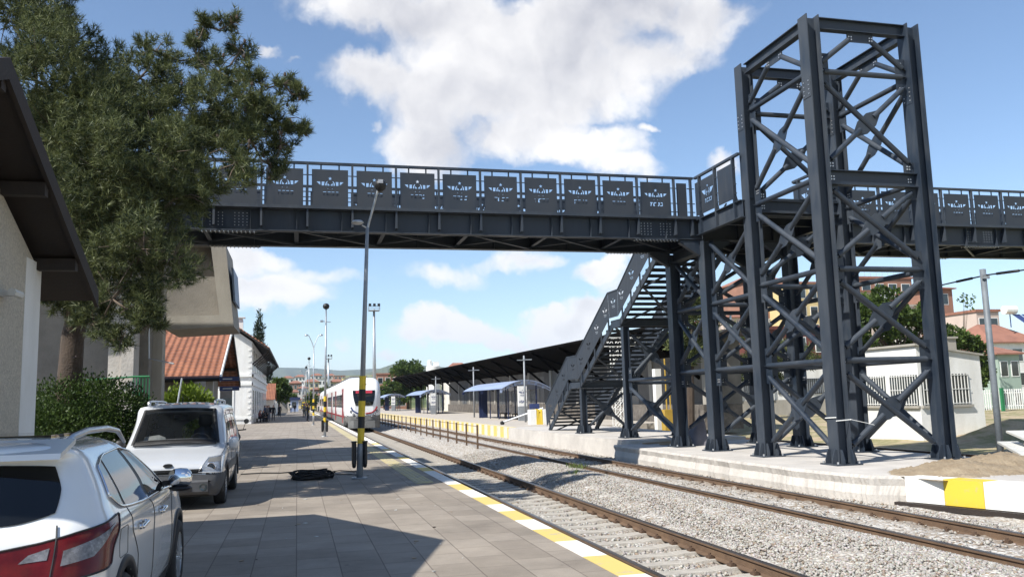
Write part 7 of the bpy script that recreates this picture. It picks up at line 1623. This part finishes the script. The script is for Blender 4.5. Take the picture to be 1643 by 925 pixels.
house(794, 838, 577, 190, 'brick', 'roofred', 'salmon apartment block peeking above the warehouse canopy', 12, 2, 5, False, -1); house(722, 762, 597, 185, 'palewall', 'roofred', 'red and grey roofed building above the warehouse canopy beside the white tank', 12, 1, 4, True, -1, 2.4)
house(604, 652, 600, 230, 'brick', 'roofred', 'brown brick building behind the round tree right of the train', 12, 3, 4, False, -1)
e = empty('water_tank', (35, 170, 0), 'white cylindrical tank rising above the far end of the warehouse canopy', 'tank'); a, b_ = at_y(684, 604, 170), at_y(706, 588, 170); c = (a.x + b_.x) / 2; r = (b_.x - a.x) / 2
mb = MB(); mb.lathe((c, 170, 0), [(r, -1), (r, b_.z), (r * .96, b_.z + .15), (.1, b_.z + .2)], 28); mb.build('body', 'whitewall', e); mb = MB(); mb.lathe((c - r * .5, 170, b_.z), [(.5, 0), (.5, 1.2), (.1, 1.4)], 12); mb.box(c, c + r * .8, 169.4, 170.6, b_.z + .1, b_.z + 1.0); mb.build('roof_housing', 'white', e)
c = at_y(655, 650, 195); broad_tree('leafy_tree', (c.x, 195, -.5), blob_px([(655, 605, 30, 22), (632, 622, 18, 16), (680, 618, 20, 18), (650, 590, 20, 12), (665, 635, 22, 12), (640, 638, 16, 10)], 195), 7000, .75, 'large round green tree beside the white tank beyond the shelters', trunk_r=.35)
c = at_y(617, 655, 185); broad_tree('leafy_tree', (c.x, 185, -.5), blob_px([(616, 628, 10, 14), (610, 640, 8, 10)], 185), 1200, .6, 'small green tree immediately right of the train roof', trunk_r=.2)
c = at_y(1440, 640, 60); broad_tree('leafy_tree', (c.x, 60, -.4), blob_px([(1395, 505, 38, 34), (1440, 520, 46, 36), (1480, 535, 40, 34), (1380, 545, 34, 30), (1420, 480, 26, 20), (1510, 550, 32, 30), (1455, 560, 40, 24), (1375, 500, 26, 24), (1490, 505, 26, 22), (1530, 575, 24, 24)], 60), 17000, .34, 'wide green tree crown rising behind the white hut', trunk_r=.25)
c = at_y(1565, 640, 62); broad_tree('leafy_tree', (c.x, 62, -.4), blob_px([(1562, 565, 24, 28), (1555, 605, 24, 30), (1580, 595, 18, 24), (1545, 545, 16, 16)], 62), 5200, .32, 'green tree right of the white hut beside the grey pole', trunk_r=.2)
c = at_y(1548, 640, 70); broad_tree('sparse_tree', (c.x, 70, -.4), blob_px([(1548, 488, 14, 12), (1535, 530, 12, 8), (1552, 475, 10, 8)], 70), 130, .34, 'nearly bare young tree with a few leaves against the sky right of the tower', trunk_r=.06)
wf = empty('picket_fence', (58, 57, -.4), 'white picket fence with a green post at the right edge', 'fence'); a, b_ = at_y(1570, 640, 57), at_y(1690, 640, 57)
mb = MB(); x = a.x
zb_, zt_ = at_y(1600, 657, 57).z, at_y(1600, 624, 57).z
while x < b_.x: mb.box(x, x + .09, 57, 57.04, zb_, zt_); x += .22
for z in (zb_ + .3, zt_ - .3): mb.box(a.x, b_.x, 57.041, 57.09, z - .04, z + .04)
mb.build('pickets', 'white', wf); p = at_y(1608, 640, 56.9); mb = MB(); mb.box(p.x - .12, p.x + .12, 56.8, 56.98, zb_ - .2, zt_ + .1); mb.build('gate_post', 'green', wf)
# town beyond the platform
TOWN = []
rt = random.Random(11); desc = []
adjs = ['low', 'broad', 'narrow', 'tall', 'squat', 'long', 'plain', 'small']; wl = [('palewall', 'pale'), ('brick', 'brick'), ('cream', 'cream'), ('pink', 'pink'), ('whitewall', 'white')]
spots = [(452, 622, 320, 22), (474, 614, 360, 20), (500, 612, 400, 24), (470, 628, 300, 16), (520, 608, 420, 20), (486, 622, 330, 16), (508, 624, 310, 16), (540, 612, 430, 22), (450, 634, 270, 14), (462, 606, 520, 18), (536, 624, 330, 14), (495, 634, 265, 14), (560, 606, 480, 20), (515, 633, 262, 12), (482, 604, 600, 18), (508, 602, 640, 18), (545, 602, 620, 18), (478, 640, 250, 10), (530, 602, 700, 16)]
for i, (u, v, Y, wpx) in enumerate(spots):
    wm, wn2 = wl[i % 5]
    house(u - wpx / 2, u + wpx / 2, v, Y, wm, 'roofred' if i % 4 else 'concrete', 'distant %s %s-walled town house beyond the platform, %s the lamp posts' % (adjs[i % 8], wn2, 'left of' if u < 488 else 'right of' if u > 512 else 'among'), 12, 2, 3, bool(i % 4), None, None, 'town_house', 'town houses beyond the platform')
for i, (u, v, Y, r) in enumerate(((466, 640, 240, 7), (500, 640, 236, 8), (523, 626, 290, 9), (455, 616, 290, 6), (548, 630, 280, 8), (531, 640, 245, 6))):
    c = at_y(u, v, Y); broad_tree('town_tree', (c.x, Y, float(zground(c.x, Y))), [((c.x, Y, c.z), r * Y / F, r * Y / F, r * Y / F)], 420, .9, ['small green tree left of the lamp post row in the town', 'green tree straight beyond the platform end', 'tree between town houses left of the train roof', 'tree at the foot of the far town, left', 'tree just above the train roof', 'tree low beside the train end'][i], group='trees in the town', trunk_r=.2, limbs=False)

# ================================================================== PEOPLE
def person(base, pose, colors, label, rz=0.0, s=1.0):
    J = {'pel': (0, 0, .95), 'chest': (0, 0, 1.30), 'neck': (0, 0, 1.48), 'head': (0, -.02, 1.60), 'top': (0, -.01, 1.72)}
    if pose == 'sit':
        dz = -.47; J = {k: (v[0], v[1] - (.02 if k != 'pel' else 0), v[2] + dz) for k, v in J.items()}
        J['head'] = (0, -.08, 1.12); J['top'] = (0, -.07, 1.24)
        for n, sg in (('l', -1), ('r', 1)):
            J['hip' + n] = (sg * .10, 0, .46); J['kn' + n] = (sg * .14, -.44, .48); J['an' + n] = (sg * .14, -.42, .08); J['to' + n] = (sg * .15, -.60, .04)
            J['sh' + n] = (sg * .19, -.02, .93); J['el' + n] = (sg * .25, -.12, .66); J['wr' + n] = (sg * .14, -.34, .56); J['ha' + n] = (sg * .10, -.42, .55)
    else:
        for n, sg in (('l', -1), ('r', 1)):
            st_ = .16 * sg if pose == 'walk' else .02 * sg
            J['hip' + n] = (sg * .09, 0, .92); J['kn' + n] = (sg * .10, -st_ * .8 - .02, .50); J['an' + n] = (sg * .10, -st_ + .03, .08); J['to' + n] = (sg * .12, -st_ - .15, .03)
            J['sh' + n] = (sg * .19, 0, 1.42); J['el' + n] = (sg * .24, st_ * .6 + .02, 1.13); J['wr' + n] = (sg * .23, st_ * .7 - .08, .88); J['ha' + n] = (sg * .22, st_ * .7 - .10, .79)
    Ed = [('pel', 'chest'), ('chest', 'neck'), ('neck', 'head'), ('head', 'top')]
    for n in 'lr': Ed += [('pel', 'hip' + n), ('hip' + n, 'kn' + n), ('kn' + n, 'an' + n), ('an' + n, 'to' + n), ('chest', 'sh' + n), ('sh' + n, 'el' + n), ('el' + n, 'wr' + n), ('wr' + n, 'ha' + n)]
    rad = {'pel': (.15, .12), 'chest': (.165, .125), 'neck': (.06, .06), 'head': (.088, .105), 'top': (.06, .07), 'hip': (.095, .10), 'kn': (.065, .07), 'an': (.045, .05), 'to': (.035, .03), 'sh': (.065, .065), 'el': (.048, .048), 'wr': (.034, .034), 'ha': (.03, .04)}
    names = list(J); me = bpy.data.meshes.new('p'); me.from_pydata([J[k] for k in names], [(names.index(a), names.index(b)) for a, b in Ed], [])
    ob = bpy.data.objects.new('p', me); COL.objects.link(ob); sk = ob.modifiers.new('s', 'SKIN'); lay = me.skin_vertices[0].data
    for i, k in enumerate(names):
        rr_ = rad.get(k) or rad[k[:-1]]; lay[i].radius = rr_; lay[i].use_root = (k == 'pel')
    ob.modifiers.new('u', 'SUBSURF').levels = 1; bpy.context.view_layer.update()
    ev = ob.evaluated_get(bpy.context.evaluated_depsgraph_get()); m2 = bpy.data.meshes.new_from_object(ev); bpy.data.objects.remove(ob); bpy.data.meshes.remove(me)
    mats = ['skin', colors[0], colors[1], 'black', 'hair']
    for q in mats: m2.materials.append(M[q])
    part = lambda a, b: 0 if a in ('neck', 'head') or a[:2] == 'wr' else (3 if a[:2] == 'an' else (2 if a[:3] in ('hip', 'pel') and b != 'chest' or a[:2] == 'kn' else 1))
    segs = [(Vector(J[a]), Vector(J[b]), part(a, b), a) for a, b in Ed]
    for p in m2.polygons:
        c = p.center; best = (9, 1, '')
        for a, b, k, nm in segs:
            t = max(0, min(1, (c - a).dot(b - a) / (b - a).length_squared)); d = (c - (a + (b - a) * t)).length
            if d < best[0]: best = (d, k, nm)
        k = best[1]
        if best[2] in ('head',) or (best[2] == 'neck' and c.y > J['head'][1] + .03): k = 4 if (c.z > J['head'][2] + .03 or c.y > J['head'][1]) else 0
        p.material_index = k
    m2.transform(Matrix.Rotation(rz, 4, 'Z') @ Matrix.Scale(s, 4)); m2.shade_smooth(); o = link('person', m2); o.location = base; return tag(o, label, 'person')
pe = [((-3.72, 90.2), 'sit', ('cloth_red', 'cloth_dark'), 'person in a maroon top sitting on the bench by the station wall, nearest end', R(70)), ((-3.72, 91.2), 'sit', ('cloth_white', 'cloth_dark'), 'person in a pale top and dark trousers sitting on the station bench', R(75)), ((-3.72, 92.2), 'sit', ('cloth_dark', 'cloth_blue'), 'person in dark top and blue trousers sitting at the far end of the station bench', R(80)),
      ((-3.0, 91.0), 'stand', ('cloth_grey', 'cloth_dark'), 'person in a grey top standing in front of the seated group', R(-60)), ((-2.55, 97.5), 'stand', ('cloth_dark', 'cloth_dark'), 'person dressed in black standing right of the seated group', R(20)), ((-3.2, 104), 'stand', ('cloth_dark', 'cloth_blue'), 'person in a dark jacket standing by the shed', R(0)),
      ((-2.4, 125), 'stand', ('cloth_dark', 'cloth_dark'), 'person in black standing beside the low white boundary wall', R(10)), ((-1.2, 175), 'walk', ('cloth_white', 'cloth_blue'), 'person in a white top walking near the blue kiosk', R(180)), ((-.5, 182), 'walk', ('cloth_dark', 'cloth_dark'), 'person in dark clothes walking right of the blue kiosk', R(0)), ((1.0, 88), 'stand', ('cloth_dark', 'cloth_dark'), 'person in black standing beside the lamp post near the train door', R(90)), ((.85, 112), 'walk', ('cloth_grey', 'cloth_dark'), 'person in a grey top walking along the platform beside the train', R(180))]
pe += [((-3.35, 89.4), 'sit', ('cloth_dark', 'cloth_dark'), 'person all in black sitting low at the corner of the station wall', R(60)), ((-3.3, 93.3), 'stand', ('cloth_blue', 'cloth_dark'), 'person in a blue top standing behind the seated group', R(100)), ((-2.9, 92.4), 'stand', ('cloth_dark', 'cloth_grey'), 'person in dark top and grey trousers standing beside the seated group', R(-20))]
for (b, po, cl, lb, rz) in pe: person((b[0], b[1], 0), po, cl, lb, rz)
e = empty('station_bench', (-3.85, 91.2, 0), 'dark bench against the white station wall under the seated people', 'bench')
mb = MB()
for a in range(4): mb.box(-4.0 + a * .12, -3.9 + a * .12, 89.6, 92.8, .34, .37)
mb.build('seat', 'wood', e)
for yy in (89.9, 91.2, 92.5): mb = MB(); mb.box(-4.0, -3.94, yy - .03, yy + .03, 0, .34); mb.box(-3.66, -3.6, yy - .03, yy + .03, 0, .34); mb.build('leg', 'black', e)

# ================================================================== AIR
if HAZE:
    mb = MB(); mb.box(-13000, 13000, -3300, 15500, -7.5, 480); hz = mb.build('haze', []); hz['kind'] = 'stuff'
    mt = bpy.data.materials.new('haze_air'); mt.use_nodes = True; nt = mt.node_tree; nt.nodes.remove(nt.nodes['Principled BSDF']); pv = nt.nodes.new('ShaderNodeVolumePrincipled'); pv.inputs['Color'].default_value = (.66, .80, 1, 1); pv.inputs['Density'].default_value = HAZE
    nt.links.new(pv.outputs[0], nt.nodes['Material Output'].inputs['Volume']); hz.data.materials.append(mt)
